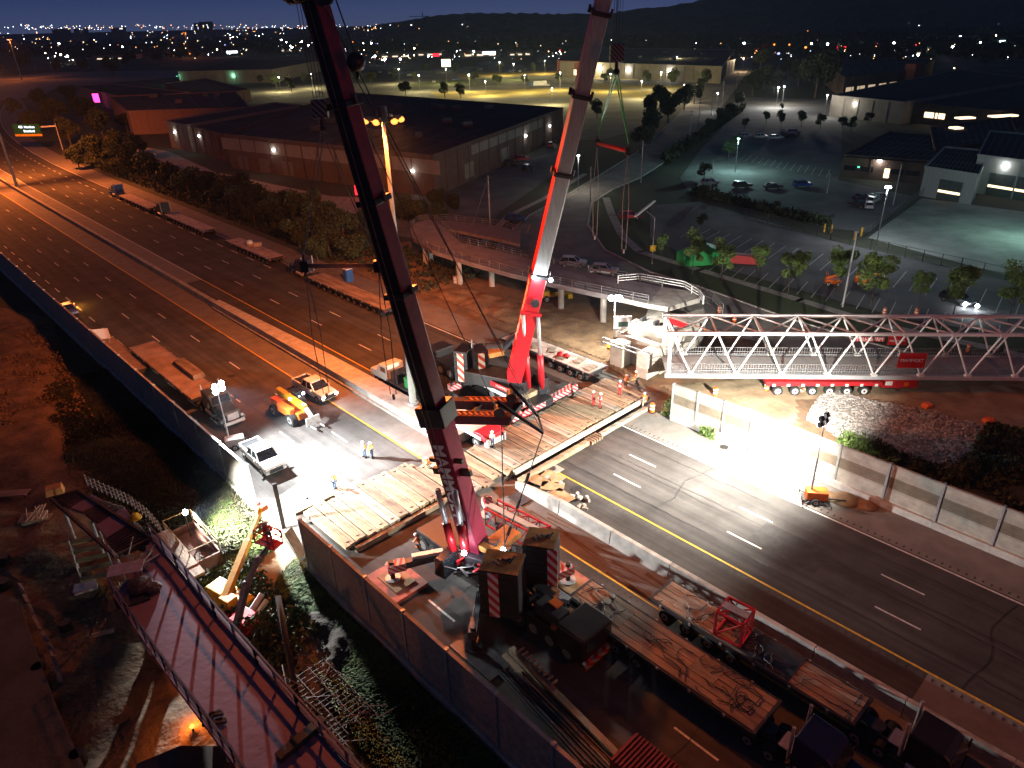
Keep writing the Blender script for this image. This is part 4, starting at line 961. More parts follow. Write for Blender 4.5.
# white service truck with the green bin
t = thing('service_truck', 'white cab service truck carrying a green container behind the median wall', 'truck', hw(-21.6, 4.4), HA + math.pi); t.scale = (1.15,) * 3
b = MB(); b.side([(6.1, .9), (8.6, .85), (8.75, 1.4), (8.5, 1.65), (7.3, 1.85), (6.9, 2.6), (5.4, 2.75), (5.4, .9)], -1.1, 1.1); b.build('cab', cream_body, t, bevel=.12)
b = MB(); b.side([(7.28, 1.9), (6.93, 2.55), (6.85, 2.55), (7.2, 1.88)], -.98, .98); b.box((6.1, 1.11, 2.15), (.9, .03, .55)); b.box((6.1, -1.11, 2.15), (.9, .03, .55)); b.build('windows', glass_dark, t)
b = MB(); b.box((2.4, 0, 1.15), (6.2, 2.35, .16)); b.box((3, 0, .9), (7, .9, .25)); b.build('flat_deck', dark_steel, t)
b = MB(); b.box((1.6, 0, 1.85), (1.9, 1.9, 1.15)); b.build('container', green_mc, t, bevel=.06)
b = MB(); b.box((-.3, 0, 1.6), (1.0, 1.8, .8)); b.build('box_body', green_mc, t, bevel=.05)
b = MB(); b.box((4.2, 0, 1.8), (1.2, 2.0, 1.1)); b.tube((3.4, -.7, 1.3), (3.4, .9, 3.0), .12); b.tube((3.4, .9, 3.0), (1.6, .9, 3.3), .09); b.build('loader_crane', black, t)
for x in (0, 1.3): 
    for s in (-1, 1): wheel(t, x, s * .95, .48, .5)
for s in (-1, 1): wheel(t, 7.4, s * 1.0, .48, .3)
# ---- right lower corner: the two long trailers
tl = lowboy('long timber decked trailer nearest the camera, parked beside the near crane', hw(12.9, -7.6), HA, 15.0, 4, deck_wood, z=1.7, W=3.2, wr=.5, wheel_span=(1.3, 6.5))
b = MB(); chain_heap(b, 34, .6, 14, -1.4, 1.4, 1.78, random.Random(4)); o = b.build('chains', dark_steel, tl)
b = MB(); b.box((3.2, .2, 1.715), (2.4, 1.8, .03)); b.box((10.5, .3, 1.715), (1.8, 1.2, .03)); b.build('deck_patch', timber_grey, tl)
tl = lowboy('timber decked trailer carrying the red lattice frame, beside the median wall', hw(17.2, -3.0), HA, 14.6, 4, deck_wood, z=1.55, W=2.7, wr=.5, wheel_span=(1.3, 6.5))
b = MB(); chain_heap(b, 22, .6, 14, -1.2, 1.2, 1.62, random.Random(9)); b.build('chains', dark_steel, tl)
b = MB(); b.box((8.4, .1, 1.565), (4.0, 2.3, .03)); b.build('deck_plate', dark_steel, tl)
b = MB(); b.box((2.8, 0, 1.565), (2.4, 1.6, .03)); b.build('deck_patch', timber_grey, tl)
t = thing('lattice_section', 'small red lattice crane section standing on the trailer deck', 'lattice frame', hw(23.4, -3.1, 1.62), HA + R(6))
A_ = [(-.95, -.9), (.95, -.9), (.95, .9), (-.95, .9)]; b = MB()
for z_ in (.08, 2.1):
    for i in range(4): b.beam((*A_[i], z_), (*A_[(i + 1) % 4], z_), .14, .14)
for i in range(4): b.beam((*A_[i], .08), (*A_[i], 2.1), .14, .14); b.beam((*A_[i], .08), (*A_[(i + 1) % 4], 2.1), .09, .09)
b.beam((-.95, -.9, 2.1), (.95, .9, 2.1), .09, .09); b.build('lattice', red_paint, t)
b = MB(); b.box((0, 0, 2.18), (1.9, .6, .06)); b.build('walkway', steel, t)
tractor('black tractor with a blue hood at the bottom edge, coupled to the nearest trailer', hw(27.4, -7.8), HA, mat('deep_blue', (.006, .012, .06), .4), rear_axles=3)
tractor('black conventional tractor beside the median wall in the bottom right corner', hw(31.9, -3.0), HA, black, rear_axles=2)
# red corrugated container at the bottom edge
t = thing('container', 'dark red corrugated container at the bottom picture edge', 'container', hw(23.9, -15.7), HA + R(0)); b = MB(); b.box((2.9, 0, 1.2), (6, 2.4, 2.4)); b.build('body', mat('container_red', (.20, .02, .02), .6), t)
b = MB()
for k in range(24): b.box((.05 + k * .25, 0, 2.44), (.12, 2.4, .08))
b.build('roof_ribs', mat('container_red', (.20, .02, .02), .6), t)
# loose timber and rigging along the wall
t = thing('timber_beams', 'long timber beams and steel bars laid along the noise barrier beside the near crane', 'beam stack', hw(12.0, -14.6), HA + R(-6))
b = MB(); b.box((7, .55, .25), (13, .45, .5)); b.box((6, -.1, .15), (11, .35, .3)); b.build('timber_beam', timber, t)
b = MB()
for k in range(10): b.beam((1 + k * .2, -1.3 + k * .15, .12 + (k % 3) * .1), (10 + k * .3, -1.5 + k * .2, .15 + (k % 3) * .1), .12, .12)
b.build('steel_bars', dark_steel, t)
b = MB()
for k in range(9): b.box((1.2 + k * .45, .9, .62), (.08, .5, .2))
b.build('cleats', timber_grey, t)

# ---- self-propelled transporter under the truss
def spmt():
    p0, p1 = at(762, 391, 0), at(876, 391, 0); d = (p1 - p0); a = math.atan2(d.y, d.x); L = d.length
    t = thing('modular_transporter', 'red self propelled modular transporter with six axle lines under the white truss', 'transporter', p0 + Vector((0, .1, 0)), a)
    b = MB(); b.box((L / 2, 0, 1.5), (L, 2.6, .45)); b.build('platform', red_paint, t, bevel=.04)
    for i in range(6):
        x = 1.3 + i * (L - 2.2) / 5.6
        b = MB(); b.box((x, 0, 1.0), (.5, 2.2, .5)); b.build('axle_bogie', dark_steel, t)
        for s in (-1, 1): wheel(t, x + .15, s * 1.1, .6, .5, mat('pale_rim', (.6, .6, .6), .5))
    b = MB()
    for i in range(8): b.box((.9 + i * (L - 1.6) / 7, -1.32, 1.4), (.35, .06, .3))
    b.build('marker_plates', white_body, t)
    p2 = at(880, 389, 0); t2 = thing('power_pack', 'red power pack box with an orange diamond mark right of the transporter wheels', 'power pack', p2 + Vector((1.6, .1, 0)), a)
    b = MB(); b.box((.2, 0, 1.1), (4.2, 1.9, 1.1)); b.build('housing', red_paint, t2, bevel=.05)
    b = MB(); b.box((.9, -.97, 1.05), (.5, .04, .5)); o = b.build('diamond_mark', orange_plastic, t2)
    b = MB(); b.box((-1.1, -.97, 1.15), (.8, .04, .5)); b.build('label_plate', white_body, t2)
    b = MB(); b.box((.2, 0, .3), (3.6, .9, .5)); b.build('skid', dark_steel, t2)
    return a
SA = spmt()

# ---- parked cars on the road and lots
def pcar(label, px, py, rz, m, kind='suv', group=None): return car(label, at(px, py), rz, m, kind, group)
grey_car = mat('silver_car', (.38, .39, .40), .3, metal=.3); dark_car = mat('dark_car', (.03, .03, .035), .3); blue_car = mat('blue_car', (.02, .06, .28), .3); red_car = mat('red_car', (.4, .02, .03), .35)
pcar('white suv parked on the road behind the ramp, left one of the two', 573, 266, R(-12), white_body)
pcar('white suv parked nearer the bright lamp, right one of the two', 604, 274, R(-14), white_body)
pcar('pale car alone under the teal lit part of the car park', 710, 185, R(12), grey_car)
pcar('dark hatchback right of the pale car in the car park', 742, 188, R(10), dark_car); pcar('long dark car between the hatchback and the blue car', 773, 189, R(8), dark_car, 'sedan')
pcar('blue car at the right end of the row in the car park', 802, 187, R(8), blue_car)
for i, (x, yy) in enumerate([(745, 138), (761, 138.5), (776, 139.5), (791, 138), (794, 134)]): pcar(['white', 'white', 'white', 'dark', 'silver'][i] + ' car in the short row below the island trees', x, yy, R(10), [grey_car, white_body, white_body, dark_car, grey_car][i], group='cars in the row below the island trees')
for i, (x, yy) in enumerate([(862, 200), (872, 203), (868, 208), (878, 199), (858, 207)]): pcar('dark car in the huddle by the office fence', x, yy, R(20 + 25 * i), [dark_car, grey_car, grey_car, dark_car, dark_car][i], 'sedan', group='cars huddled by the office fence')
pcar('red car in the shade behind the green tent', 630, 219, R(5), red_car); pcar('dark blue car on the road left of the curved path', 516, 222, R(-20), mat('night_blue', (.03, .05, .12), .3))
pcar('dark car parked below the warehouse trees', 516, 218 - 2, R(60), dark_car) if False else None
pcar('dark suv with two bright headlamps facing the camera', 956, 303, R(-60), dark_car)
for x, yy in ((964, 308), (975, 309)):
    pass
for i, (x, yy) in enumerate([(513, 165), (522, 161), (528, 170), (550, 147), (558, 143)]): pcar('car among the ones parked in the yard beside the warehouse', x, yy, R(30 * i), [dark_car, red_car, dark_car, red_car, dark_car][i], group='cars in the yard beside the warehouse')
cars_lot = [(434, 83), (520, 72), (526, 70), (512, 72), (540, 62), (548, 86), (537, 84), (400, 74), (390, 74), (410, 76), (440, 74), (456, 80), (562, 68), (576, 68), (350, 76), (365, 75), (380, 73), (470, 76), (480, 70), (590, 70)]
for i, (x, yy) in enumerate(cars_lot): pcar('small parked car on the distant lit store lot', x, yy, R(rl.choice((0, 90, 10))), [grey_car, white_body, dark_car, blue_car][i % 4], group='cars on the distant store lots')
t = thing('box_van', 'blue and white box van on the yellow lit lot', 'van', at(540, 86)); b = MB(); b.box((0, 0, 1.8), (9, 3, 2.8)); b.build('body', white_body, t); b = MB(); b.box((-5.6, 0, 1.4), (2, 2.6, 2)); b.build('cab', blue_mc, t)
for s in (-1, 1):
    wheel(t, -5.4, s * 1.2, .5, .4); wheel(t, 2.5, s * 1.2, .5, .4)
# green tent, red container, red boat-like car
t = thing('tent', 'dark green sagging tent cover beside the young trees', 'tent', at(706, 262), R(8)); b = MB(); b.side([(-5, 0), (5, 0), (5, 1.6), (0, 3.2), (-5, 1.8)], -2, 2); b.build('cover', green_mc, t, bevel=.1)
t = thing('container', 'long red container lying behind the young street trees', 'container', at(740, 263), R(-18)); b = MB(); b.box((0, 0, .9), (6.4, 2, 1.5)); b.build('body', red_paint, t, bevel=.05)
b = MB(); b.box((-2.4, -1.02, 1.2), (.8, .03, .35)); b.build('marking', white_body, t)
for x, yy, l in ((832, 285, 'orange scissor lift half behind the young tree'), (862, 284, 'yellow and orange boom lift folded behind the broad young tree')):
    t = thing('work_lift', l, 'lift', at(x, yy), R(-10)); b = MB(); b.box((0, 0, .7), (2.4, 1.4, .7)); b.build('base', orange_plastic, t, bevel=.05)
    b = MB(); b.beam((-1.2, 0, 1.2), (2.6 if 'boom' in l else 1.2, 0, 1.9), .35, .35); b.build('arm', yellow_mc if 'boom' in l else orange_plastic, t)
    for s in (-1, 1):
        wheel(t, .8, s * .7, .4, .3); wheel(t, -.8, s * .7, .4, .3)
    b = MB()
    for q_ in ((-1, -.6), (1, -.6), (1, .6), (-1, .6)): b.tube((*q_, 1.1), (*q_, 2.2), .04, n=5)
    b.build('basket_frame', orange_plastic, t)
# ================================================================== CRANES
hazard = None
def stripe_mat(name, c1, c2, per=.5, axis='Z', diag=True):
    m = D.materials.new(name); m.use_nodes = True; nt = m.node_tree; b = nt.nodes['Principled BSDF']; b.inputs['Roughness'].default_value = .5
    tc = nt.nodes.new('ShaderNodeTexCoord'); sp = nt.nodes.new('ShaderNodeSeparateXYZ'); nt.links.new(tc.outputs['Object'], sp.inputs[0])
    ad = nt.nodes.new('ShaderNodeMath'); ad.operation = 'ADD'; nt.links.new(sp.outputs['Z'], ad.inputs[0]); nt.links.new(sp.outputs['Y' if diag == 'Y' else 'X'], ad.inputs[1])
    md = nt.nodes.new('ShaderNodeMath'); md.operation = 'PINGPONG'; md.inputs[1].default_value = per; nt.links.new(ad.outputs[0], md.inputs[0])
    gt = nt.nodes.new('ShaderNodeMath'); gt.operation = 'GREATER_THAN'; gt.inputs[1].default_value = per / 2; nt.links.new(md.outputs[0], gt.inputs[0])
    mx = nt.nodes.new('ShaderNodeMixRGB'); mx.inputs[1].default_value = (*c1, 1); mx.inputs[2].default_value = (*c2, 1); nt.links.new(gt.outputs[0], mx.inputs[0]); nt.links.new(mx.outputs[0], b.inputs['Base Color'])
    return m
haz_rw = stripe_mat('hazard_red_white', (.5, .02, .03), (.7, .7, .7), .45)
haz_rwx = stripe_mat('hazard_red_white_fine', (.40, .02, .03), (.42, .40, .40), .22)
orange_top = mat('orange_counterweight_top', (.46, .20, .05), .7, var=.4, scale=1.2)
plywood = mat('plywood', (.34, .20, .10), .8, var=.3, scale=1)
def crane(label, s_pivot, t_pivot, chassis, boom_pix, tip, widths, red_face, other_face, base_m, base_other, cw, name='mobile_crane', text='MAMMOET'):
    pass

def boom(parent, base, tip, joints, ws, mats_first, mats_rest, face_to, head=True):
    """telescopic boom: sections from base to tip; joints = fractions; box sections narrowing; mats = (left, right, under, top)"""
    ax = (tip - base).normalized()
    side_ = (face_to - ax * face_to.dot(ax)).normalized()      # 'up' of the box section = towards face_to
    fr = [0.0] + joints + [1.0]; n = len(fr) - 1
    for i in range(n):
        p, q = base.lerp(tip, fr[i]), base.lerp(tip, fr[i + 1]); w = ws[i]
        L_, R_, U_, T_ = mats_first if i == 0 else mats_rest
        b = MB(); ml = [L_, R_, U_, T_]; b.beam(p, q, w * .82, w, up=side_, mats=[1, 1, 2, 1, 3, 0]); b.build('boom_section', ml, parent, bevel=.08)
        if i > 0:
            b = MB(); b.beam(p - ax * .15, p + ax * .22, w * .82 + .45, w + .45, up=side_); b.build('boom_collar', black, parent, bevel=.05)
            b = MB(); sx = ax.cross(side_).normalized()
            for s in (-1, 1): b.tube(p + sx * s * (w * .5 + .2) - ax * .1, p + sx * s * (w * .5 + .2) + ax * .5, .12)
            b.build('collar_pin', dark_steel, parent)
    return ax, side_

# ---------------------------------------------------------------- NEAR CRANE
base1 = at(477, 549, 3.4); tip1 = at_range(311, -12, 46.0)
t1 = thing('mobile_crane', 'large near mobile crane with a dark maroon boom and two black counterweight stacks', 'crane', (0, 0, 0))
cam_dir = Vector((0, 0, CAMZ)) - (base1 + tip1) / 2
ax1, up1 = boom(t1, base1, tip1, [.305, .545, .70, .845], [1.75, 1.45, 1.38, 1.32, 1.25], (crane_red_dull, crane_red_dull, crane_red, mat('maroon_panel', (.22, .008, .035), .65)), (black, mat('boom_red_shaded', (.15, .012, .035), .5), black, black), Vector((cam_dir.x - 28, cam_dir.y, 0)))  # upper sections' right face: red in shadow, the shade put into its colour
sd1 = ax1.cross(up1).normalized()
def b1(k, a=0.0, c=0.0): return base1.lerp(tip1, k) + sd1 * a + up1 * c
# boom head with sheaves
b = MB(); b.beam(b1(.985), b1(1.03), 2.2, 2.0, up=up1); b.beam(b1(1.0, -1.4), b1(1.0, 1.4), .8, .8); b.build('boom_head', black, t1, bevel=.1)
b = MB()
for a in (-.8, -.3, .3, .8): p = b1(1.0, a, 1.1); b.tube(p - sd1 * .07, p + sd1 * .07, .55, n=14)
for a in (.9, 1.2): p = b1(.985, a, .5); b.tube(p - up1 * .07, p + up1 * .07, .5, n=14)
b.build('sheave', dark_steel, t1)
# lifting cylinders
cyl_foot = at(462, 562, 2.4)
for s in (-.75, .75):
    q = b1(.17, s, 1.5); f_ = cyl_foot + sd1 * s * .7; m_ = f_.lerp(q, .55)
    b = MB(); b.tube(f_, m_, .34, n=12); b.build('luffing_cylinder', crane_red, t1, smooth=True); b = MB(); b.tube(m_, q, .2, n=10); b.build('cylinder_rod', steel, t1, smooth=True)
b = MB(); b.beam(b1(.19, -1.6, .2), b1(.19, 1.6, .2), .3, .5); b.beam(b1(.22, -1.4, .5), b1(.22, 1.4, .5), .25, .3); b.build('boom_bracket', black, t1)
# guy frame: two arms sticking out sideways from the boom
g0 = b1(.315); 
pa, pb = at_range(428, 417, 47.5), at_range(509, 419, 48.5); pc, pd = at_range(440, 403, 49.8), at_range(521, 404, 51.0)
b = MB(); b.beam(pa, pb, .8, .75); b.beam(pc, pd, .8, .75); b.build('guy_arm', mat('arm_maroon', (.07, .02, .035), .5), t1, bevel=.05)
b = MB()
for A, B in ((pa, pb), (pc, pd)):
    for k in range(9):
        q = A.lerp(B, .36 + k * .07); b.beam(q + Vector((0, .25, .40)), q + Vector((.28, -.25, .40)), .16, .04)
    b.beam(A.lerp(B, .3) + Vector((0, .36, .40)), B + Vector((0, .36, .40)), .08, .05); b.beam(A.lerp(B, .3) + Vector((0, -.36, .40)), B + Vector((0, -.36, .40)), .08, .05)
b.build('arm_grating', mat('orange_marking', (.55, .16, .04), .5), t1)
b = MB(); b.box(((pa + pc) / 2 + Vector((.6, 0, 0)))[:], (1.2, 2.6, .8)); b.beam(pb, pd, .4, .5); b.beam(pa.lerp(pb, .5), pc.lerp(pd, .5), .35, .35); b.build('arm_yoke', black, t1, bevel=.06)
for A, o_ in ((pb, 0), (pd, .2)):
    b = MB(); q = A.lerp(pa if o_ == 0 else pc, .12) + Vector((0, 0, .75)); b.tube(q - Vector((0, .5, 0)), q + Vector((0, .5, 0)), .42, n=14); b.build('winch_drum', dark_steel, t1)
e1, e2 = at_range(543, 433, 48.0), at_range(538, 428 - 12, 50.5)
b = MB(); b.beam(pb + Vector((-.9, 0, 1.6)), e1, .2, .26, w2=.18, h2=.2); b.beam(pd + Vector((-.9, 0, 1.9)), e2, .2, .26, w2=.18, h2=.2); b.beam(e1, e2, .14, .14); b.build('guy_arm_tip', black, t1)
# platforms at both sides of the first joint
b = MB(); b.beam(b1(.295), b1(.335), 2.1, 2.0, up=up1); b.build('boom_yoke', black, t1, bevel=.08)
# guy ropes from the boom tip to the arm tips and down to the superstructure
winch = at(488, 548, 4.6)
for k, (A, q) in enumerate(((e1, at(497, 566, 4.2)), (e2, at(470, 560, 4.0)), (pb.lerp(pa, .1), at(505, 560, 4.0)))):
    b = MB(); b.tube(b1(.99, .6 - .5 * k, .3), A, .032, n=5); 
    if k != 1: b.tube(A, q, .05, n=5)
    if k == 0:
        for f_ in (.35, .55, .75): m_ = A.lerp(q, f_); b.tube(m_ - (q - A).normalized() * .35, m_ + (q - A).normalized() * .35, .13, n=7)
    else:
        m_ = A.lerp(q, .45); b.tube(m_ - (q - A).normalized() * .3, m_ + (q - A).normalized() * .3, .11, n=7)
    b.build('guy_rope', dark_steel, t1)
b = MB(); b.tube(b1(.99, -.2, .9), b1(.05, -.2, 1.4), .03, n=4); b.tube(b1(.99, .2, .9), b1(.05, .2, 1.4), .03, n=4); b.build('hoist_rope', dark_steel, t1)
tx = lettering('MAMMOET', 1.35, white_body, t1, b1(.175, 0, 0) - sd1 * (2.15 * .41 + .01), Matrix((ax1, up1, ax1.cross(up1))).transposed(), bold=.03)
tx.matrix_local = Matrix.Translation(b1(.19, -(2.15 * .41 + .02), .35)) @ Matrix((-ax1, -up1, ax1.cross(up1)* 1.0)).transposed().to_4x4() if False else tx.matrix_local

def hwbox(b, s0, s1, t0, t1_, z0, z1, m=0):
    c = hw((s0 + s1) / 2, (t0 + t1_) / 2, (z0 + z1) / 2); return b.box(c[:], (s1 - s0, t1_ - t0, z1 - z0), HA, m=m)
def hwheel(parent, s, t, r=.75, wd=.55, sd=1):
    b = MB(); c0, c1 = hw(s, t - wd / 2, r), hw(s, t + wd / 2, r); b.tube(c0, c1, r, n=16); w_ = b.build('wheel', rubber, parent)
    for e, k in ((t - wd / 2, -1), (t + wd / 2, 1)): b = MB(); b.tube(hw(s, e, r), hw(s, e + k * .03, r), r * .55, n=12); b.build('rim', rim_m, w_)
    return w_
# carrier
cs = st(base1)
b = MB(); hwbox(b, -1.5, 15.6, -11.9, -8.9, 1.0, 1.9); b.build('carrier_chassis', black, t1, bevel=.06)
b = MB(); hwbox(b, 14.9, 17.4, -12.0, -8.9, .8, 2.9); b.build('carrier_cab', mat('cab_dark', (.022, .014, .012), .4), t1, bevel=.15)
b = MB(); hwbox(b, 17.38, 17.46, -11.7, -9.2, 1.7, 2.7); b.build('windscreen', glass_dark, t1)
b = MB(); hwbox(b, 17.42, 17.75, -12.1, -8.8, .6, 1.1); b.build('bumper', stripe_mat('bumper_stripe', (.25, .02, .02), (.25, .24, .24), .3), t1)
b = MB(); hwbox(b, 12.4, 14.7, -11.6, -10.4, 1.9, 2.9); hwbox(b, 10.8, 12.6, -10.2, -9.2, 1.9, 2.6); b.build('engine_box', dark_steel, t1, bevel=.05)
b = MB(); hwbox(b, 13.2, 14.0, -11.0, -10.3, 2.92, 3.06); b.build('warning_panel', orange_plastic, t1)
b = MB(); hwbox(b, 12.2, 13.6, -9.9, -9.0, 1.92, 2.4); b.build('toolbox', steel, t1)
for i, s in enumerate((-.6, .9, 2.4, 7.6, 9.2, 11.0, 12.6, 14.2, 15.9)):
    for t_ in (-11.7, -9.1): hwheel(t1, s, t_)
for s_ in (-1, 1): b = MB(); hwbox(b, 17.74, 17.82, -10.4 + s_ * 1.3 - .15, -10.4 + s_ * 1.3 + .15, 1.25, 1.5); b.build('headlight', red_paint, t1)
# superstructure
b = MB(); c_ = hw(4.6, -10.2, 2.1); b.tube(c_ - Vector((0, 0, .25)), c_ + Vector((0, 0, .2)), 1.5, n=24); b.build('slew_ring', dark_steel, t1)
q0, q1 = Vector((base1.x - .3, base1.y, 3.0)), at(522, 568, 3.0)
b = MB(); b.beam(q0, q1, 2.6, 1.5); b.build('superstructure', mat('super_dark', (.03, .022, .028), .5), t1, bevel=.08)
b = MB(); c2_ = at(500, 541, 4.3); b.box(c2_[:], (1.6, 3.2, .5), -.7); b.build('engine_cover', orange_top, t1, bevel=.04)
b = MB(); wl_ = base1 + Vector((.9, -.4, .6)); b.tube(wl_ - sd1 * 1.0, wl_ + sd1 * 1.0, .6, n=16); wl2 = base1 + Vector((1.9, -.9, .4)); b.tube(wl2 - sd1 * 1.0, wl2 + sd1 * 1.0, .6, n=16); b.build('winch_drum', dark_steel, t1)
b = MB(); cc = at(447, 562, 2.8); b.box(cc[:], (1.1, 1.9, 1.7), -.6, tx=.85); b.build('operator_cab', glass_dark, t1, bevel=.1)
rq = random.Random(6); b = MB()
for k in range(60):
    p = at(rq.uniform(446, 535), rq.uniform(545, 578), rq.uniform(2.4, 3.8)); a = rq.uniform(0, 3.1); b.beam(p, p + Vector((math.cos(a) * rq.uniform(.4, 1.4), math.sin(a) * rq.uniform(.4, 1.4), rq.uniform(-.3, .4))), rq.uniform(.06, .22), rq.uniform(.06, .25), m=rq.choice((0, 0, 0, 1, 2)))
b.build('hydraulics', [black, dark_steel, crane_red], t1)
b = MB()
for k in range(24):
    p = hw(rq.uniform(8.5, 14.6), rq.uniform(-11.8, -9), rq.uniform(1.9, 2.6)); b.box(p[:], (rq.uniform(.2, 1.0), rq.uniform(.2, .6), rq.uniform(.15, .5)), HA + rq.choice((0, .3, 1.57)), m=rq.choice((0, 0, 1, 2)))
b.build('deck_equipment', [black, dark_steel, mat('dull_orange', (.30, .12, .04), .7)], t1)
# counterweight stacks
for (px, py, zt, w_, d_) in ((502, 562, 6.0, 2.9, 2.4), (541, 538, 6.0, 2.4, 2.2)):
    c0 = at(px, py, zt); a_ = R(-14)
    for k in range(9):
        z_ = 1.95 + k * .45; b = MB(); b.box((c0.x, c0.y, z_ + .215), (w_, d_, .425), a_); b.build('counterweight_slab', black, t1, bevel=.03)
    b = MB(); b.box((c0.x, c0.y, 6.03), (w_ * .96, d_ * .96, .05), a_); b.build('counterweight_top', orange_top, t1)
    b = MB(); v_ = Vector((math.cos(a_), math.sin(a_), 0)); n_ = Vector((v_.y, -v_.x, 0)); f_ = c0 + n_ * (d_ / 2 + .03) + v_ * ((-.12 if px < 520 else .45) * w_)
    b.box((f_.x, f_.y, 3.95), (.75, .06, 4.0), a_); b.build('hazard_plate', stripe_mat('stack_hazard', (.45, .02, .03), (.62, .6, .6), .42), t1)
    b = MB(); 
    for k in range(5): b.beam((c0.x - .6 + k * .3, c0.y + .3 * math.sin(k), 6.1), (c0.x - .3 + k * .3, c0.y - .4 + .2 * k, 6.12), .12, .1)
    b.build('lifting_chains', dark_steel, t1)
b = MB(); b.beam(at(508, 574, 1.9), at(545, 552, 1.9), 3.0, .4); b.build('counterweight_tray', black, t1)
# work lamps
for px, py, z_, pw in ((464, 553, 4.4, 260), (503, 550, 5.0, 120)):
    p = at(px, py, z_); b = MB(); b.ball(p, .2, 10, 6); b.build('work_lamp', lamp_white, t1); lamp('POINT', p + Vector((-.3, -.5, .1)), pw, COOL, .1)
# outriggers: beams, jacks, pads
def outrigger(parent, A, B, z_, foot_z, wd=.65, striped=True, padm=steel):
    b = MB(); b.beam(Vector((*A[:2], z_)), Vector((*B[:2], z_)), wd, .6); b.build('outrigger_beam', haz_rwx if striped == 2 else dark_steel, parent, bevel=.04); ob_ = parent
    d = (Vector((*B[:2], 0)) - Vector((*A[:2], 0))).normalized()
    e = Vector((*B[:2], z_)); b = MB(); b.beam(e - d * 1.1, e + d * .35, wd + .12, .72); b.build('outrigger_end', haz_rwx if striped else dark_steel, parent)
    b = MB(); b.tube((B[0], B[1], foot_z + .1), (B[0], B[1], z_ + .6), .2, n=12); b.build('jack', black, parent)
    b = MB(); b.tube((B[0], B[1], foot_z), (B[0], B[1], foot_z + .12), .62, n=18); b.build('foot_pad', padm, parent)
outrigger(t1, at(447, 553, 1.6), at(393, 577, .6), 1.6, .45)
b = MB(); b.beam(at(444, 551, 2.0), at(412, 557, 2.0), .5, .35); b.build('white_beam', white_body, t1, bevel=.04)
outrigger(t1, at(520, 590, 1.5), at(568, 579, .6), 1.6, .45)
outrigger(t1, at(482, 585, 1.5), at(474, 645, .3), 1.5, .1, striped=False, padm=black, wd=.5)
outrigger(t1, at(500, 528, 1.5), at(487, 512, .4), 1.5, .1)
# red lattice section lying beside the counterweights
t = thing('lattice_section', 'red lattice boom section with a pale walkway behind the near crane counterweights', 'crane section', at(497, 518, 0), 0)
A, B = at(492, 520, 1.2), at(545, 548, 1.2); dv = (B - A).normalized(); nv = Vector((-dv.y, dv.x, 0)); t.location = (0, 0, 0)
b = MB(); cor = [(s * .8, z) for s in (-1, 1) for z in (0, 1.7)]
for s, z in cor: b.beam(A + nv * s + Vector((0, 0, z)), B + nv * s + Vector((0, 0, z)), .15, .15)
nb = 5
for i in range(nb):
    p, q = A.lerp(B, i / nb), A.lerp(B, (i + 1) / nb)
    for s in (-.8, .8): b.beam(p + nv * s, q + nv * s + Vector((0, 0, 1.7)), .09, .09); b.beam(p + nv * s, p + nv * s + Vector((0, 0, 1.7)), .08, .08)
    b.beam(p - nv * .8 + Vector((0, 0, 1.7)), q + nv * .8 + Vector((0, 0, 1.7)), .08, .08)
b.build('lattice', red_paint, t); b = MB(); b.beam(A + Vector((0, 0, 1.85)) - nv * .3, B + Vector((0, 0, 1.85)) - nv * .3, .55, .06); b.build('walkway', concrete_pale, t)
# outrigger mats
def ply_mat(label, px, py, L, W, a, z=.0, h=.35):
    p = at(px, py); t = thing('outrigger_mat', label, 'outrigger mat', (p.x, p.y, z), a)
    b = MB(); b.box((0, 0, h / 2), (L, W, h)); b.build('base_mat', mat('red_mat', (.40, .15, .11), .8, var=.3), t, bevel=.03)
    b = MB(); b.box((0, 0, h + .05), (L * .62, W * .6, .1)); b.build('upper_pad', plywood, t, bevel=.02); return t
ply_mat('reddish mat with a plywood pad under the outrigger beside the noise barrier', 397, 583, 4.2, 3.2, HA)
ply_mat('reddish mat with a plywood pad under the outrigger beside the timber trailer', 569, 587, 5.2, 3.0, HA)
t = thing('steel_plate', 'pale plate and dark mats under the front outrigger by the barrier', 'ground plate', hw(11.2, -15.9), HA); b = MB(); b.box((0, 0, .06), (4.4, 2.0, .12)); b.build('plate', dark_steel, t)
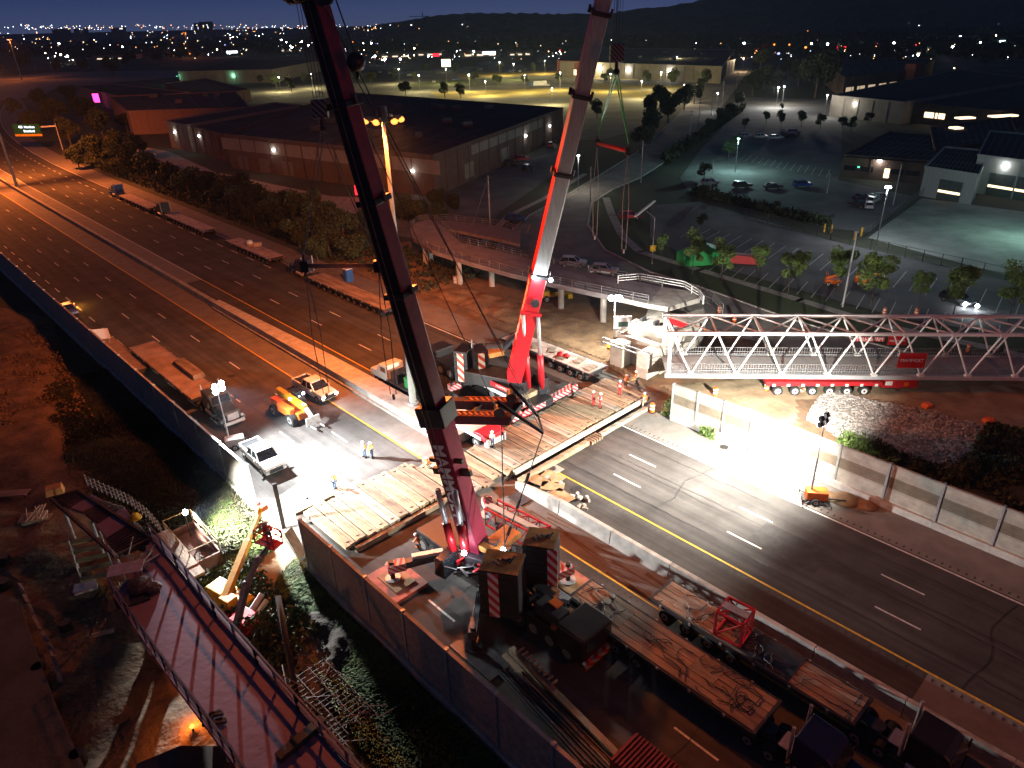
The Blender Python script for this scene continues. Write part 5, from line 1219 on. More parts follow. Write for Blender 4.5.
# hook ball, hook block, slings
t = thing('hook_ball', 'round black headache ball hanging beside the near boom tip', 'hook', at_range(356, 62, 44.5)); b = MB(); b.ball((0, 0, 0), .52, 16, 10); b.tube((0, 0, -.5), (0, 0, -.85), .1, n=8); b.build('ball', black, t, smooth=True)
p_ = b1(.99, 1.5, .2); b = MB(); b.tube((0, 0, .4), p_ - Vector(t.location), .045, n=5); b.build('rope', dark_steel, t)
haz_bw = stripe_mat('hazard_black_white', (.02, .02, .02), (.14, .14, .14), .18)
s1a, s1b = at(305, 266, 26.0), at(378, 266, 26.0); smid = (s1a + s1b) / 2
def rig(label_h, label_s, hook_p, A, B, ends, low, tube_m, sling_m, tipp, hs=1.0, tr=.16, slr=.03):
    t = thing('hook_block', label_h, 'hook', hook_p); b = MB(); b.box((0, 0, 0), (1.1 * hs, .7 * hs, 1.3 * hs)); b.build('block', haz_bw, t, bevel=.08)
    b = MB(); b.tube((0, 0, -.6 * hs), (0, 0, -1.2 * hs), .14, n=8); b.ball((0, 0, -1.35 * hs), .28 * hs); b.build('hook', black, t)
    b = MB()
    for dx in (-.35, -.12, .12, .35): b.tube((dx * hs, 0, .6), Vector(tipp) + Vector((dx * .8, 0, 0)) - Vector(hook_p), .018, n=4)
    b.build('hoist_rope', dark_steel, t)
    hk = Vector(hook_p) - Vector((0, 0, 1.4 * hs))
    t = thing('spreader_beam', label_s, 'spreader beam', (0, 0, 0)); b = MB(); b.tube(A, B, tr, n=12); b.build('tube', tube_m, t, smooth=True)
    b = MB()
    for q in (A, B): b.box(q[:], (.5, .45, .75)); b.tube(q + Vector((0, 0, .3)), q + Vector((0, 0, .8)), .08)
    b.build('end_fitting', black, t)
    for q in (A, B):
        b = MB(); 
        for dx in (-.14, .14): b.tube(q + Vector((0, dx, .7)), hk + Vector((dx, 0, 0)), slr, n=6)
        b.build('sling', sling_m, t)
    for q, e in zip((A, B), ends):
        b = MB()
        for dx in (-.1, .1):
            mid_ = q.lerp(Vector((q.x, q.y, low)), .5) + Vector((dx * 3, 0, 0)); b.path([q - Vector((0, 0, .3)), mid_, Vector((q.x + dx * 2, q.y, low))], .03, 5)
        b.tube((q.x, q.y, low), (q.x, q.y, low - .4), .1, n=6); b.build('hanging_sling', mat('sling_grey', (.16, .16, .16), .7), t)
rig('black and white hook block hanging behind the near dark boom', 'orange lit spreader tube hanging left of the near boom', at_range(320, 109, 45.5), s1a, s1b, (0, 0), 16.6, mat('spreader_lit_orange', (.62, .24, .12), .6), dark_steel, b1(1.0, 0, 1.0), .8)  # orange lamplight on the tube is put into its colour

# ---------------------------------------------------------------- FAR CRANE
base2 = at(514, 378, 4.2); tip2 = at_range(622, -80, 66.0)
t2 = thing('mobile_crane', 'far mobile crane with a bright red boom base standing behind the timber mats', 'crane', (0, 0, 0))
vdir = Vector((0, -1, 0))
ax2, up2 = boom(t2, base2, tip2, [.30, .54, .70, .85], [1.95, 1.75, 1.68, 1.6, 1.5], (crane_red, crane_red, crane_red, crane_red), (crane_red, boom_grey, boom_grey, boom_grey), Vector((.08, -1, 0)))
sd2 = ax2.cross(up2).normalized()
def b2(k, a=0.0, c=0.0): return base2.lerp(tip2, k) + sd2 * a + up2 * c
b = MB(); b.beam(b2(.985), b2(1.02), 2.3, 2.0, up=up2); b.build('boom_head', black, t2)
for s in (-.8, .8):
    q = b2(.20, s, 1.1); f_ = Vector((*at(535, 388, 2.6)[:2], 2.6)) + sd2 * s; m_ = f_.lerp(q, .5)
    b = MB(); b.tube(f_, m_, .36, n=12); b.build('luffing_cylinder', crane_red, t2, smooth=True); b = MB(); b.tube(m_, q, .22, n=10); b.build('cylinder_rod', steel, t2, smooth=True)
b = MB(); b.beam(b2(.205, -1.1, 1.0), b2(.205, 1.1, 1.0), .35, .35); b.build('boom_bracket', crane_red, t2)
for px, py, z_ in ((541, 254, None), (552, 252, None)):
    p = b2(.305, -.6 if px < 545 else 1.1, 1.5); b = MB(); b.ball(p, .2, 10, 6); b.build('work_lamp', lamp_white, t2)
lamp('POINT', b2(.285, 0, 2.4), 500, COOL, .15)
b = MB(); p = b2(.24, 0.1, 1.35); b.tube(p, p + up2 * .3, .45, n=12); b.build('hose_reel', black, t2)
# carrier of the far crane
b = MB(); hwbox(b, -27.5, -9.5, 10.2, 13.2, 1.0, 1.9); b.build('carrier_chassis', black, t2, bevel=.06)
b = MB(); hwbox(b, -27.2, -20, 10.22, 10.3, 1.2, 1.6); hwbox(b, -18, -11, 10.12, 10.2, 1.2, 1.65); b.build('chassis_stripe', white_body, t2)
for s in (-26.4, -24.6, -22.8, -21.0, -16.6, -14.9, -13.2, -11.4):
    for t_ in (10.4, 13.0): hwheel(t2, s, t_, .8)
b = MB(); hwbox(b, -29.6, -27.4, 10.2, 13.2, .9, 2.9); b.build('carrier_cab', black, t2, bevel=.12)
b = MB(); hwbox(b, -17.5, -11.2, 10.6, 12.8, 1.92, 2.5); b.build('deck_boards', timber, t2)
b = MB(); c_ = hw(-18, 12.0, 2.1); b.tube(c_ - Vector((0, 0, .25)), c_ + Vector((0, 0, .3)), 1.5, n=24); b.build('slew_ring', dark_steel, t2)
b = MB(); b.beam(at(470, 372, 3.1), at(530, 384, 3.1), 2.9, 1.5); b.build('superstructure', black, t2, bevel=.08)
b = MB(); A, B = at(491, 374, 3.6), at(516, 385, 3.6); b.beam(A + Vector((0, -1.5, -.4)), B + Vector((0, -1.5, -.4)), .08, .55); b.build('name_plate', crane_red, t2)
lettering('MAMMOET', .5, white_body, t2, ((A + B) / 2 + Vector((0, -1.56, -.4))), (R(90), 0, math.atan2((B - A).y, (B - A).x)))
b = MB(); b.box(at(492, 352, 4.8)[:], (2.4, 2.0, .6), .4); b.build('engine_cover', orange_top, t2, bevel=.05)
b = MB(); b.box(at(541, 382, 2.9)[:], (1.4, 2.4, 2.1), .3, tx=.85); b.build('operator_cab', glass_dark, t2, bevel=.1)
b = MB(); q = at(494, 348, 5); b.tube(q - Vector((1, 0, 0)), q + Vector((1, .3, 0)), .6, n=16); b.build('winch_drum', dark_steel, t2)
haz_y = stripe_mat('stack_hazard_yellow', (.5, .05, .03), (.75, .68, .5), .5)
for px, wd in ((463, 1.5), (477, 1.5)):
    c0 = at(px, 349, 6.0)
    for k in range(9): b = MB(); b.box((c0.x + .1, c0.y + .3, 2.2 + k * .45), (1.72, 2.4, .42), .35 if px > 470 else -.35); b.build('counterweight_slab', black, t2, bevel=.03)
    a_ = .35 if px > 470 else -.35
    b = MB(); f_ = Vector((c0.x + .1, c0.y + .3, 0)) + Vector((math.sin(a_), -math.cos(a_), 0)) * 1.24; b.box((f_.x, f_.y, 4.0), (.8, .05, 3.6), a_); b.build('hazard_plate', haz_y, t2)
b = MB(); q = at(472, 385, 1.3); b.box((q.x, q.y + 1, 1.6), (3.6, 2.6, .4)); b.build('counterweight_tray', dark_steel, t2, bevel=.1)
b = MB(); q = at(472, 345, 6.4); b.tube(q - Vector((0, 0, .4)), q + Vector((0, 0, .7)), .12); b.build('lifting_lug', steel, t2)
outrigger(t2, at(520, 414, 1.6), at(573, 391, 1.0), 1.5, .35, wd=.75, striped=2)
outrigger(t2, at(543, 400, 1.7), at(513, 421, 1.0), 1.5, .1, wd=.75, striped=2)
lettering('MAMMOET', .55, crane_red, t2, at(533, 412, 1.86), (0, 0, R(50)))
outrigger(t2, at(480, 378, 1.6), at(452, 392, .8), 1.5, .1, striped=True)
outrigger(t2, at(500, 350, 1.6), at(520, 338, .8), 1.5, .1, striped=True)
tx2 = lettering('Mammoet', 1.75, white_body, t2, b2(.19, 0, 0), Matrix.Identity(3), bold=.03)
t = thing('steel_plate', 'black rubber mat under the far crane outrigger end', 'ground plate', hw(-9.6, 16.9), HA); b = MB(); b.box((-1, 0, .17), (5.6, 4.2, .34)); b.build('plate', mat('black_mat', (.03, .035, .035), .6, var=.3), t, bevel=.04)
b = MB(); b.box((-4.0, -5.2, .15), (3.4, 2.4, .3)); b.build('second_plate', mat('black_mat', (.03, .035, .035), .6), t)
s2a, s2b = at(597, 143, 28.8), at(628, 151, 28.8)
rig('black and white hook block hanging right of the far boom', 'red spreader beam hanging on green slings right of the far boom', at_range(617, 53, 65.0), s2a, s2b, (0, 0), 19.3, red_paint, green_mc, b2(1.0, 0, 0), 1.05, .2, .06)
# counterweight truck between the cranes
t = thing('ballast_truck', 'white decked truck with a red front between the two cranes', 'truck', hw(-8.9, 3.3), HA + math.pi); t.scale = (1.05,) * 3
b = MB(); b.box((5, 0, 1.35), (9.6, 2.7, .35)); b.build('deck', cream_body, t, bevel=.04)
b = MB(); b.side([(-.4, 1.2), (1.4, 1.2), (1.4, 1.75), (.2, 1.9), (-.4, 1.6)], -1.3, 1.3); b.build('red_front', crane_red, t, bevel=.05)
b = MB(); b.box((5, 0, 1.0), (9.4, 1.2, .4)); b.build('chassis', black, t)
b = MB(); b.box((-.45, 0, .9), (.2, 2.6, .5)); b.build('bumper', white_body, t)
for x in (1.0, 4.2, 6.2, 8.2):
    for s in (-1, 1): wheel(t, x, s * 1.1, .58, .45)
for s in (-1, 1): b = MB(); b.tube((-.6, s * 1.1, .3), (-.6, s * 1.1, 1.5), .16, n=8); b.build('support_leg', steel, t)

# place boom lettering on the face turned to the camera
def face_text(o, p, along, normal, size=None):
    a = along.normalized(); n = (normal - a * normal.dot(a)).normalized(); y_ = n.cross(a)
    M = Matrix((a, y_, n)).transposed(); o.matrix_local = Matrix.Translation(p) @ M.to_4x4()
face_text(tx, b1(.175, 0, 0) + up1 * (1.75 / 2 + .03) - sd1 * .12, -ax1, up1)
face_text(tx2, b2(.2, 0, 0) - sd2 * (1.95 * .41 + .03), ax2, -sd2)
# ================================================================== THE WORKS
# timber crane mats
def mat_field(label_fn, s0, s1, t0, t1_, pw, z0, h, group, seed, jit=.5):
    rg_ = random.Random(seed); n = int((t1_ - t0) / pw); out = []
    for i in range(n):
        t_ = t0 + pw * (i + .5); a, e = s0 + rg_.uniform(-jit, jit) * .5, s1 + rg_.uniform(-jit, jit) * .35
        c = hw((a + e) / 2, t_, z0 + rg_.uniform(0, .05))
        r = thing('timber_mat', label_fn(i, n), 'timber mat', c, HA + R(rg_.uniform(-.5, .5)), group)
        m = rg_.choice([timber, timber, timber_dark, timber_grey]); k = 4; w_ = (pw - .08) / k
        b = MB()
        for q in range(k): b.box((rg_.uniform(-.06, .06), -pw / 2 + .04 + w_ * (q + .5), h / 2), (e - a, w_ - .025, h))
        b.build('planks', m, r)
        b = MB()
        for x in (-(e - a) / 2 + .5, (e - a) / 2 - .5): b.tube((x, -pw / 2 + .03, h * .5), (x, pw / 2 - .03, h * .5), .05, n=6); b.box((x, 0, h + .01), (.12, .3, .03))
        b.build('tie_bolts', dark_steel, r)
    return out
mat_field(lambda i, n: 'timber mat plank row in the right platform by the workers in red', -9.8, -3.6, .2, 22.8, 1.13, .35, .3, 'timber mats of the right platform', 2)
mat_field(lambda i, n: 'pale floodlit timber mat in the left platform beside the noise barrier', -12.3, -5.2, -16.8, -5.4, 1.13, .35, .3, 'timber mats of the left platform', 5)
mat_field(lambda i, n: 'wide pale timber mat at the median between the two platforms', -10.5, -3.6, -5.4, .1, 1.35, .35, .25, 'timber mats at the median', 8, .9)
t = thing('timber_underlay', 'dark timber cribbing under the right platform', 'cribbing', (0, 0, 0)); b = MB()
for k in range(14): hwbox(b, -9.4, -4.0, .6 + k * 1.6, .9 + k * 1.6, .02, .34)
b.build('bearers', timber_dark, t)
t = thing('timber_underlay', 'dark timber cribbing under the left platform and the median mats', 'cribbing', (0, 0, 0)); b = MB()
for k in range(11): hwbox(b, -12.0, -5.4, -16.4 + k * 1.6, -16.1 + k * 1.6, .02, .34)
b.build('bearers', timber_dark, t)
b = MB(); hwbox(b, -3.3, -2.95, 1.0, 22.6, .3, .75); o = b.build('edge_girder', mat('pale_steel_beam', (.40, .37, .30), .6, var=.2, scale=.6), bevel=.03); tag(o, 'long pale girder along the front edge of the right platform', 'girder')
b = MB(); hwbox(b, -2.3, -1.7, .6, 10.5, .02, .5); o = b.build('edge_beam', timber, bevel=.03); tag(o, 'timber beam on the road in front of the girder, left half', 'beam')
b = MB(); hwbox(b, -2.3, -1.8, 12.6, 21.5, .02, .45); o = b.build('edge_beam', timber_grey, bevel=.03); tag(o, 'pale timber beam on the road in front of the girder, right half', 'beam')
b = MB(); hwbox(b, -4.9, -4.5, -16.0, -5.8, .02, .5); o = b.build('edge_beam', timber, bevel=.03); tag(o, 'pale timber beam along the lower edge of the left platform', 'beam')
for k in range(5):
    b = MB(); hwbox(b, -2.6, -1.5, 10.7 + k * .38, 10.95 + k * .38, .02, .4); o = b.build('timber_block', timber_dark); tag(o, 'short timber block in the gap between the two road beams', 'block', 'timber blocks between the road beams')
b = MB(); hwbox(b, -13.6, -13.0, -17.2, -10, 0.02, .3); o = b.build('timber_beam', timber_dark); tag(o, 'dark beam on the road by the outer corner of the left platform', 'beam')
# plates and rubble at the broken wall end
t = thing('rubble', 'broken concrete rubble and orange lit sheets beside the broken median wall end', 'rubble', (0, 0, 0)); rr = random.Random(4); b = MB()
for k in range(26):
    px, py = rr.uniform(540, 590), rr.uniform(478, 512); p = at(px, py);
    if not (0.75 < st(p)[1] < 3.4): continue
    b.box((p.x, p.y, .1 + rr.uniform(0, .2)), (rr.uniform(.2, .6), rr.uniform(.2, .5), rr.uniform(.1, .3)), rr.uniform(0, 3), tx=rr.uniform(.6, 1), ty=rr.uniform(.6, 1))
b.build('concrete_chunks', concrete, t); b = MB()
for s, t_, a in ((-.9, 2.0, .2), (.9, 2.2, .6), (2.6, 1.7, -.1), (-.2, 3.4, .1)): p = hw(s, t_, .3); b.box(p[:], (2.2, 1.4, .06), HA + a)
b.build('plywood_sheets', plywood, t)
t = thing('steel_plate', 'grey steel plate on the road at the foot of the broken median wall', 'ground plate', hw(-.2, -1.2), HA); b = MB(); b.box((0, 0, .05), (1.9, 1.2, .08)); b.build('plate', dark_steel, t)
t = thing('manhole_plate', 'square pale plate around a manhole at the end of the yellow line', 'ground plate', at(551, 469), HA); b = MB(); b.box((0, 0, .05), (2.0, 1.7, .06)); b.build('plate', concrete, t); b = MB(); b.tube((0, 0, .08), (0, 0, .1), .5, n=18); b.build('cover', dark_steel, t)

# high mast and the other light masts
def high_mast(label, base, h, lit, power, col, lampm, group=None):
    t = thing('high_mast', label, 'light mast', base); b = MB(); b.tube((0, 0, 0), (0, 0, h), .40, .15, 14); b.build('pole', mat('mast_paint', (.26, .28, .26), .5, var=.1), t, smooth=False)
    b = MB(); b.tube((0, 0, 0), (0, 0, .3), .62, n=16); b.build('base_flange', steel, t)
    b = MB(); n = 14
    for i in range(n): a, e = 2 * math.pi * i / n, 2 * math.pi * (i + 1) / n; b.tube((1.0 * math.cos(a), 1.0 * math.sin(a), h - .3), (1.0 * math.cos(e), 1.0 * math.sin(e), h - .3), .06, n=5)
    b.tube((0, 0, h - .5), (0, 0, h + .9), .5, .45, 12); b.build('lamp_ring', dark_steel, t)
    for i in range(6):
        a = 2 * math.pi * i / 6 + .3; x, y_ = 1.5 * math.cos(a), 1.5 * math.sin(a)
        b = MB(); b.box((x * .9, y_ * .9, h - .15), (.75, .5, .4), a); b.build('luminaire', dark_steel, t)
        b = MB(); b.ball((x * 1.12, y_ * 1.12, h - .35), .34, 10, 7, sz=.8); b.build('lamp_lens', lampm, t)
    if lit:
        for k in range(3):
            a = 2 * math.pi * k / 3 + .3; lp = (base[0] + 1.7 * math.cos(a), base[1] + 1.7 * math.sin(a), base[2] + h - .9)
            dr, f_, sz = ((-U * 50, .95, 112), (U * 42, .50, 112), (Vector((0, 0, 0)), .13, 165))[k]
            lamp('SPOT', lp, power * f_, col, .5, target=(lp[0] + dr.x, lp[1] + dr.y + .01, 0), size=sz, blend=.8)
    return t
high_mast('tall high mast with glowing orange lamps standing on the median wall', hw(-20.9, 1.9, 1.15), 31.0, True, 150000, SODIUM, lamp_sodium)
high_mast('distant high mast with orange lamps seen left of the near boom', at(190, 58), 34, True, 60000, SODIUM, lamp_sodium)
high_mast('high mast with orange lamps near the left picture edge beyond the highway', at(22, 80), 34, True, 90000, SODIUM, lamp_sodium)
high_mast('dark pole of the mast standing on the median at the left picture edge', hw(-213, 1.9, 0), 33, True, 400000, SODIUM, lamp_sodium)
high_mast('high mast of the same median row behind the camera', hw(112, 0.2, 1.3), 32, True, 60000, SODIUM, lamp_sodium)
lamp_post('taller thin unlit lamp pole beside the interchange ramp', 56, 82, 18, steel, 0); lamp_post('shorter thin unlit lamp pole beside the interchange ramp', 40, 83, 14, steel, 0)

# light towers
def light_tower(label, base, rz, h, aim, power, n=4, body=orange_mc, size=120, col=COOL, aims=None):
    t = thing('light_tower', label, 'light tower', base, rz); b = MB(); b.box((0, 0, .85), (1.9, 1.1, .9)); b.build('generator', body, t, bevel=.1)
    b = MB(); b.box((0, 0, .36), (2.4, 1.2, .1)); b.beam((1.2, 0, .4), (2.6, 0, .4), .1, .1)
    for a in (.8, -.8, 2.4, -2.4): b.beam((0, 0, .4), (1.7 * math.cos(a), 1.7 * math.sin(a), .3), .08, .08); b.tube((1.7 * math.cos(a), 1.7 * math.sin(a), .02), (1.7 * math.cos(a), 1.7 * math.sin(a), .4), .05, n=6)
    b.build('frame', dark_steel, t)
    for s in (-1, 1): wheel(t, -.1, s * .7, .33, .2)
    b = MB(); b.tube((-.5, 0, .4), (-.5, 0, h * .55), .09, n=8); b.tube((-.5, 0, h * .5), (-.5, 0, h), .055, n=8); b.box((-.5, 0, h), (.1, 1.6, .1), 0); b.build('mast', steel, t)
    up_ = Vector(aim) - Vector(base); up_.z = 0; a = math.atan2(up_.y, up_.x) - rz
    for i in range(n):
        y_ = (i % 2 - .5) * .9; z_ = h + (.3 if i < 2 else -.25)
        ca, sa = math.cos(a), math.sin(a); cx, cy = -.5 - sa * y_, ca * y_
        b = MB(); b.beam((cx, cy, z_), (cx + ca * .28, cy + sa * .28, z_ - .16), .5, .42); b.build('lamp_housing', dark_steel, t)
        b = MB(); b.beam((cx + ca * .285, cy + sa * .285, z_ - .162), (cx + ca * .33, cy + sa * .33, z_ - .19), .44, .36)
        if body == white_body: b.ball((cx + ca * .25, cy + sa * .25, z_ - .1), .3, 10, 7)  # extra glowing balls stand in for glare around the lenses
        b.build('lamp_lens', lamp_white, t)
    wx = Vector(base) + Vector((math.cos(rz) * -.5, math.sin(rz) * -.5, h)) + up_.normalized() * .6
    for a_, f_, s_ in (aims or [(aim, 1.0, size)]): lamp('SPOT', wx, power * f_, col, .25, target=Vector(a_), size=s_, blend=1.0)
    return t
light_tower('white light tower with dazzling lamps behind the pickup by the left barrier', hw(-28.6, -15.8), HA + 1.2, 7.4, hw(-13.5, -9.5), 76000, body=white_body, col=(.93, .98, 1), aims=[(hw(-21, -11.5), .4, 110), (hw(-13, -10), .8, 80), (hw(-8, -7), 1.3, 55), (hw(-14, -2), .5, 60), (hw(-24, -8), .3, 90), (hw(-12, -21.5), 1.5, 38), (hw(0, -29), 2.2, 30)])
light_tower('orange light tower with its dark lamp heads turned away, on the right shoulder', hw(19.6, 17.6), HA + .6, 8.6, hw(5, 18.5), 68000, body=orange_mc, col=(1, .95, .84), aims=[(hw(6, 17), .75, 165), (hw(-4, 11), 1.1, 85), (hw(6, 33), 1.3, 75), (hw(9, 6), .5, 100)])
t = thing('flood_lamp', 'dazzling flood lamp on a thin mast under the curved ramp', 'flood lamp', at(613, 352, 0)); b = MB(); hh = 7.6; b.tube((0, 0, 0), (0, 0, hh), .07, n=7); b.build('mast', steel, t)
b = MB(); b.box((0, 0, .5), (1.6, 1.0, .8)); b.build('generator', yellow_mc, t, bevel=.06)
for s in (-.5, .1, .6): b = MB(); b.ball((s, -.1, hh + .1), .38, 10, 7); b.build('lamp_lens', lamp_white, t)
lamp('POINT', Vector(t.location) + Vector((.3, -.7, hh - .1)), 10000, (1, .97, .88), .3)

# ------------------------------------------------------------------ existing curved ramp (elevated walkway)
ZR = 4.7
def rpts(l, z): return [at(x, y, z) for x, y in l]
near = rpts([(411, 236), (432, 250), (470, 262), (510, 273), (548, 282), (585, 290), (618, 297), (648, 303)], ZR)
far_ = rpts([(440, 224), (462, 243), (495, 250), (530, 259), (566, 267), (600, 275), (640, 282), (662, 287)], ZR)
t = thing('elevated_ramp', 'curved elevated concrete walkway on round piers above the dirt pit', 'ramp', (0, 0, 0))
b = MB()
for i in range(len(near) - 1):
    A, B, C_, D_ = near[i], near[i + 1], far_[i + 1], far_[i]; dn = Vector((0, 0, -.75))
    b.hexa([A + dn, B + dn, C_ + dn, D_ + dn], [A, B, C_, D_])
b.build('deck_slab', mat('ramp_deck', (.27, .25, .26), .85, var=.2, scale=.4), t)
head_l = rpts([(411, 236), (410, 228), (418, 222), (430, 219), (440, 224)], ZR); cc = at(428, 232, ZR)
b = MB(); b.prism(head_l + [at(455, 238, ZR), at(432, 250, ZR)], ZR - .74, ZR - .004); b.build('head_slab', mat('ramp_deck', (.27, .25, .26), .85), t)
lo = rpts([(418, 222), (448, 220), (500, 226), (520, 232)], 4.2); lo2 = rpts([(430, 228), (455, 230), (495, 238), (520, 244)], 4.2)
b = MB()
for i in range(3): b.hexa([lo2[i] - Vector((0, 0, .6)), lo2[i + 1] - Vector((0, 0, .6)), lo[i + 1] - Vector((0, 0, .6)), lo[i] - Vector((0, 0, .6))], [lo2[i], lo2[i + 1], lo[i + 1], lo[i]])
b.build('return_slab', mat('ramp_deck2', (.22, .18, .18), .85), t)
def railing(parent, pts, z, h=1.15, m=steel, step=1.9, rails=3, r=.045, name='railing'):
    b = MB(); 
    for A, B in zip(pts, pts[1:]):
        for k in range(rails): zz = h * (k + 1) / rails; b.beam(A + Vector((0, 0, zz)), B + Vector((0, 0, zz)), r * 1.6, r * 1.6)
        n = max(1, int((B - A).length / step))
        for i in range(n + 1): q = A.lerp(B, i / n); b.beam(q, q + Vector((0, 0, h)), r * 2, r * 2)
    return b.build(name, m, parent)
rg2 = mat('ramp_rail', (.17, .16, .16), .6)
railing(t, near, 0, m=rg2); railing(t, far_, 0, m=rg2); railing(t, head_l, 0, m=rg2); railing(t, lo, 0, m=rg2)
for px, py in ((426, 264), (460, 284), (431, 262), (492, 286), (541, 296), (561, 308), (603, 322)):
    p = at(px, py); b = MB(); b.tube((p.x, p.y, -.1), (p.x, p.y, ZR - .8), .48, n=14); b.build('pier', concrete_pale, t, smooth=False)
for px, py in ((470, 272), (575, 297), (512, 285)): p = at(px, py - 8); b = MB(); b.tube((p.x, p.y, -.1), (p.x, p.y, ZR - .8), .45, n=14); b.build('pier', concrete, t)
# the wide turning end of the ramp and the stepped abutment below it
t = thing('ramp_landing', 'broad floodlit concrete landing at the right end of the curved ramp', 'landing', (0, 0, 0))
land = rpts([(648, 303), (662, 287), (690, 291), (706, 300), (707, 318), (694, 338), (668, 352), (640, 342), (645, 322)], 3.6)
b = MB(); b.prism([at(618, 297, ZR - .01), at(640, 282, ZR - .01), at(662, 287, ZR - .01), at(690, 291, ZR - .01), at(700, 298, ZR - .01), at(668, 307, ZR - .01), at(648, 304, ZR - .01)], ZR - .7, ZR - .012); b.build('upper_slab', concrete_pale, t)
b = MB(); b.prism(rpts([(650, 305), (668, 306), (702, 300), (706, 318), (696, 338), (672, 350), (636, 344), (640, 330)], 3.0), 0, 3.0); b.build('lower_slab', concrete, t)
railing(t, [at(x, y, ZR) for x, y in ((618, 297 - 14), (640, 281), (662, 285), (684, 289), (699, 298), (703, 304))], 0, m=truss_white, r=.07, rails=3)
b = MB(); p = at(657, 322); b.tube((p.x, p.y, 0), (p.x, p.y, 4), .6, n=14); b.build('pier', concrete_pale, t)
t = thing('abutment', 'stepped concrete abutment with bearing seats beside the end of the truss', 'abutment', (0, 0, 0))
aw = mat('abutment_concrete', (.50, .48, .42), .85, var=.2, scale=.7)
A = at(617, 357, 0); X = (at(657, 371, 0) - A).normalized(); Y = Vector((-X.y, X.x, 0))
def ab(b, x0, x1, y0, y1, z0, z1): c = A + X * (x0 + x1) / 2 + Y * (y0 + y1) / 2; b.box((c.x, c.y, (z0 + z1) / 2), (x1 - x0, y1 - y0, z1 - z0), math.atan2(X.y, X.x))
b = MB(); ab(b, .6, 2.6, -2.4, -.6, 0, 3.2); ab(b, 5.2, 6.9, -3.0, -.4, 0, 3.3); b.build('pedestal', aw, t, bevel=.05)
b = MB(); ab(b, -.2, 7.0, -.4, .6, 0, 3.6); ab(b, -.2, 7.0, 1.8, 2.6, 0, 4.2); ab(b, -.4, .1, -.6, 4.5, 0, 4.0); ab(b, 6.7, 7.2, -.6, 4.5, 0, 4.0); b.build('stem_wall', aw, t, bevel=.04)
b = MB(); ab(b, 0, 6.8, .6, 1.8, 2.9, 3.1); b.build('seat_timber', timber_dark, t)
b = MB(); ab(b, .2, 6.6, 2.7, 9, 0, 3.9); b.build('approach_slab', concrete, t)
b = MB()
for k in range(6): ab(b, 3.0, 6.0, 6 + k * .3, 6.12 + k * .3, 3.9, 4.05)
b.build('rebar_mat', red_paint, t)
b = MB(); 
for x in (.4, 2.5, 4.6): ab(b, x, x + .35, 4.2, 5.2, 3.9, 4.4)
b.build('bracket', dark_steel, t)
b = MB(); ab(b, -.3, 7.1, -2.9, -2.75, 2.95, 3.1); ab(b, -.3, 7.1, -2.9, -2.75, 3.6, 3.7)
for x in (0, 1.7, 3.4, 5.1, 6.8): ab(b, x, x + .09, -2.9, -2.8, 3.0, 3.8)
b.build('edge_rail', steel, t)
t = thing('site_sign', 'small framed site screen with a dark green face left of the abutment', 'screen', at(621, 357, 0)); b = MB(); b.box((0, 0, 4.9), (2.3, .15, 1.7)); b.tube((0, 0, 0), (0, 0, 4.2), .06, n=6); b.build('frame', white_body, t); b = MB(); b.box((.1, -.09, 4.7), (1.3, .03, .7)); b.build('face', mat('dark_green_face', (.02, .06, .05), .4), t)

# ------------------------------------------------------------------ white truss footbridge on the transporter
t = thing('truss_bridge', 'white steel truss footbridge segment resting above the red transporter', 'bridge', (0, 0, 0))
ZB = 2.1
n0 = at(668, 376, ZB); n1 = at(1024, 379, ZB); TX = (n1 - n0).normalized(); TY = Vector((-TX.y, TX.x, 0)); W_ = 5.5; Ht = 5.5; PL = 5.25; NP = 12
pp = lambda x, y, z: n0 + TX * x + TY * y + Vector((0, 0, z))
Lt = PL * NP
b = MB()
for y_ in (0, W_): b.beam(pp(-.4, y_, .1), pp(Lt, y_, .1), .42, .5)
b.build('bottom_chord', mat('chord_grey', (.38, .40, .42), .5, var=.1), t)
b = MB()
for y_ in (0, W_): b.beam(pp(0, y_, Ht), pp(Lt, y_, Ht), .34, .34)
b.build('top_chord', truss_white, t)
for y_ in (0, W_):
    b = MB(); b.beam(pp(0, y_, .3), pp(0, y_, Ht), .36, .36)
    for i in range(NP):
        x0 = PL * i + (.0 if i else 0); xm = PL * (i + .5); b.tube(pp(x0, y_, Ht), pp(xm, y_, .3), .105, n=8); b.tube(pp(xm, y_, .3), pp(x0 + PL, y_, Ht), .105, n=8)
    for i in range(NP + 1): b.box(pp(PL * i, y_, Ht)[:], (.8, .38, .40))
    for i in range(NP): b.box(pp(PL * (i + .5), y_, .38)[:], (.7, .46, .3))
    b.build('side_lattice', truss_white, t)
b = MB()
for i in range(NP + 1): b.tube(pp(PL * i, 0, Ht), pp(PL * i, W_, Ht), .12, n=8)
for i in range(NP): b.tube(pp(PL * i, 0, Ht), pp(PL * (i + 1), W_, Ht), .1, n=7); b.tube(pp(PL * (i + 1), 0, Ht - .02), pp(PL * i, W_, Ht - .02), .1, n=7)
b.build('top_bracing', truss_white, t)
b = MB(); b.hexa([pp(-.2, .3, .1), pp(Lt, .3, .1), pp(Lt, W_ - .3, .1), pp(-.2, W_ - .3, .1)], [pp(-.2, .3, .3), pp(Lt, .3, .3), pp(Lt, W_ - .3, .3), pp(-.2, W_ - .3, .3)]); b.build('deck_slab', mat('bridge_deck', (.30, .30, .295), .8, var=.12, scale=2, stretch=(6, 1, 1)), t)
b = MB()
for y_ in (.35, W_ - .35):
    for z_ in (1.45, .9, .6): b.beam(pp(0, y_, z_), pp(Lt, y_, z_), .06, .06)
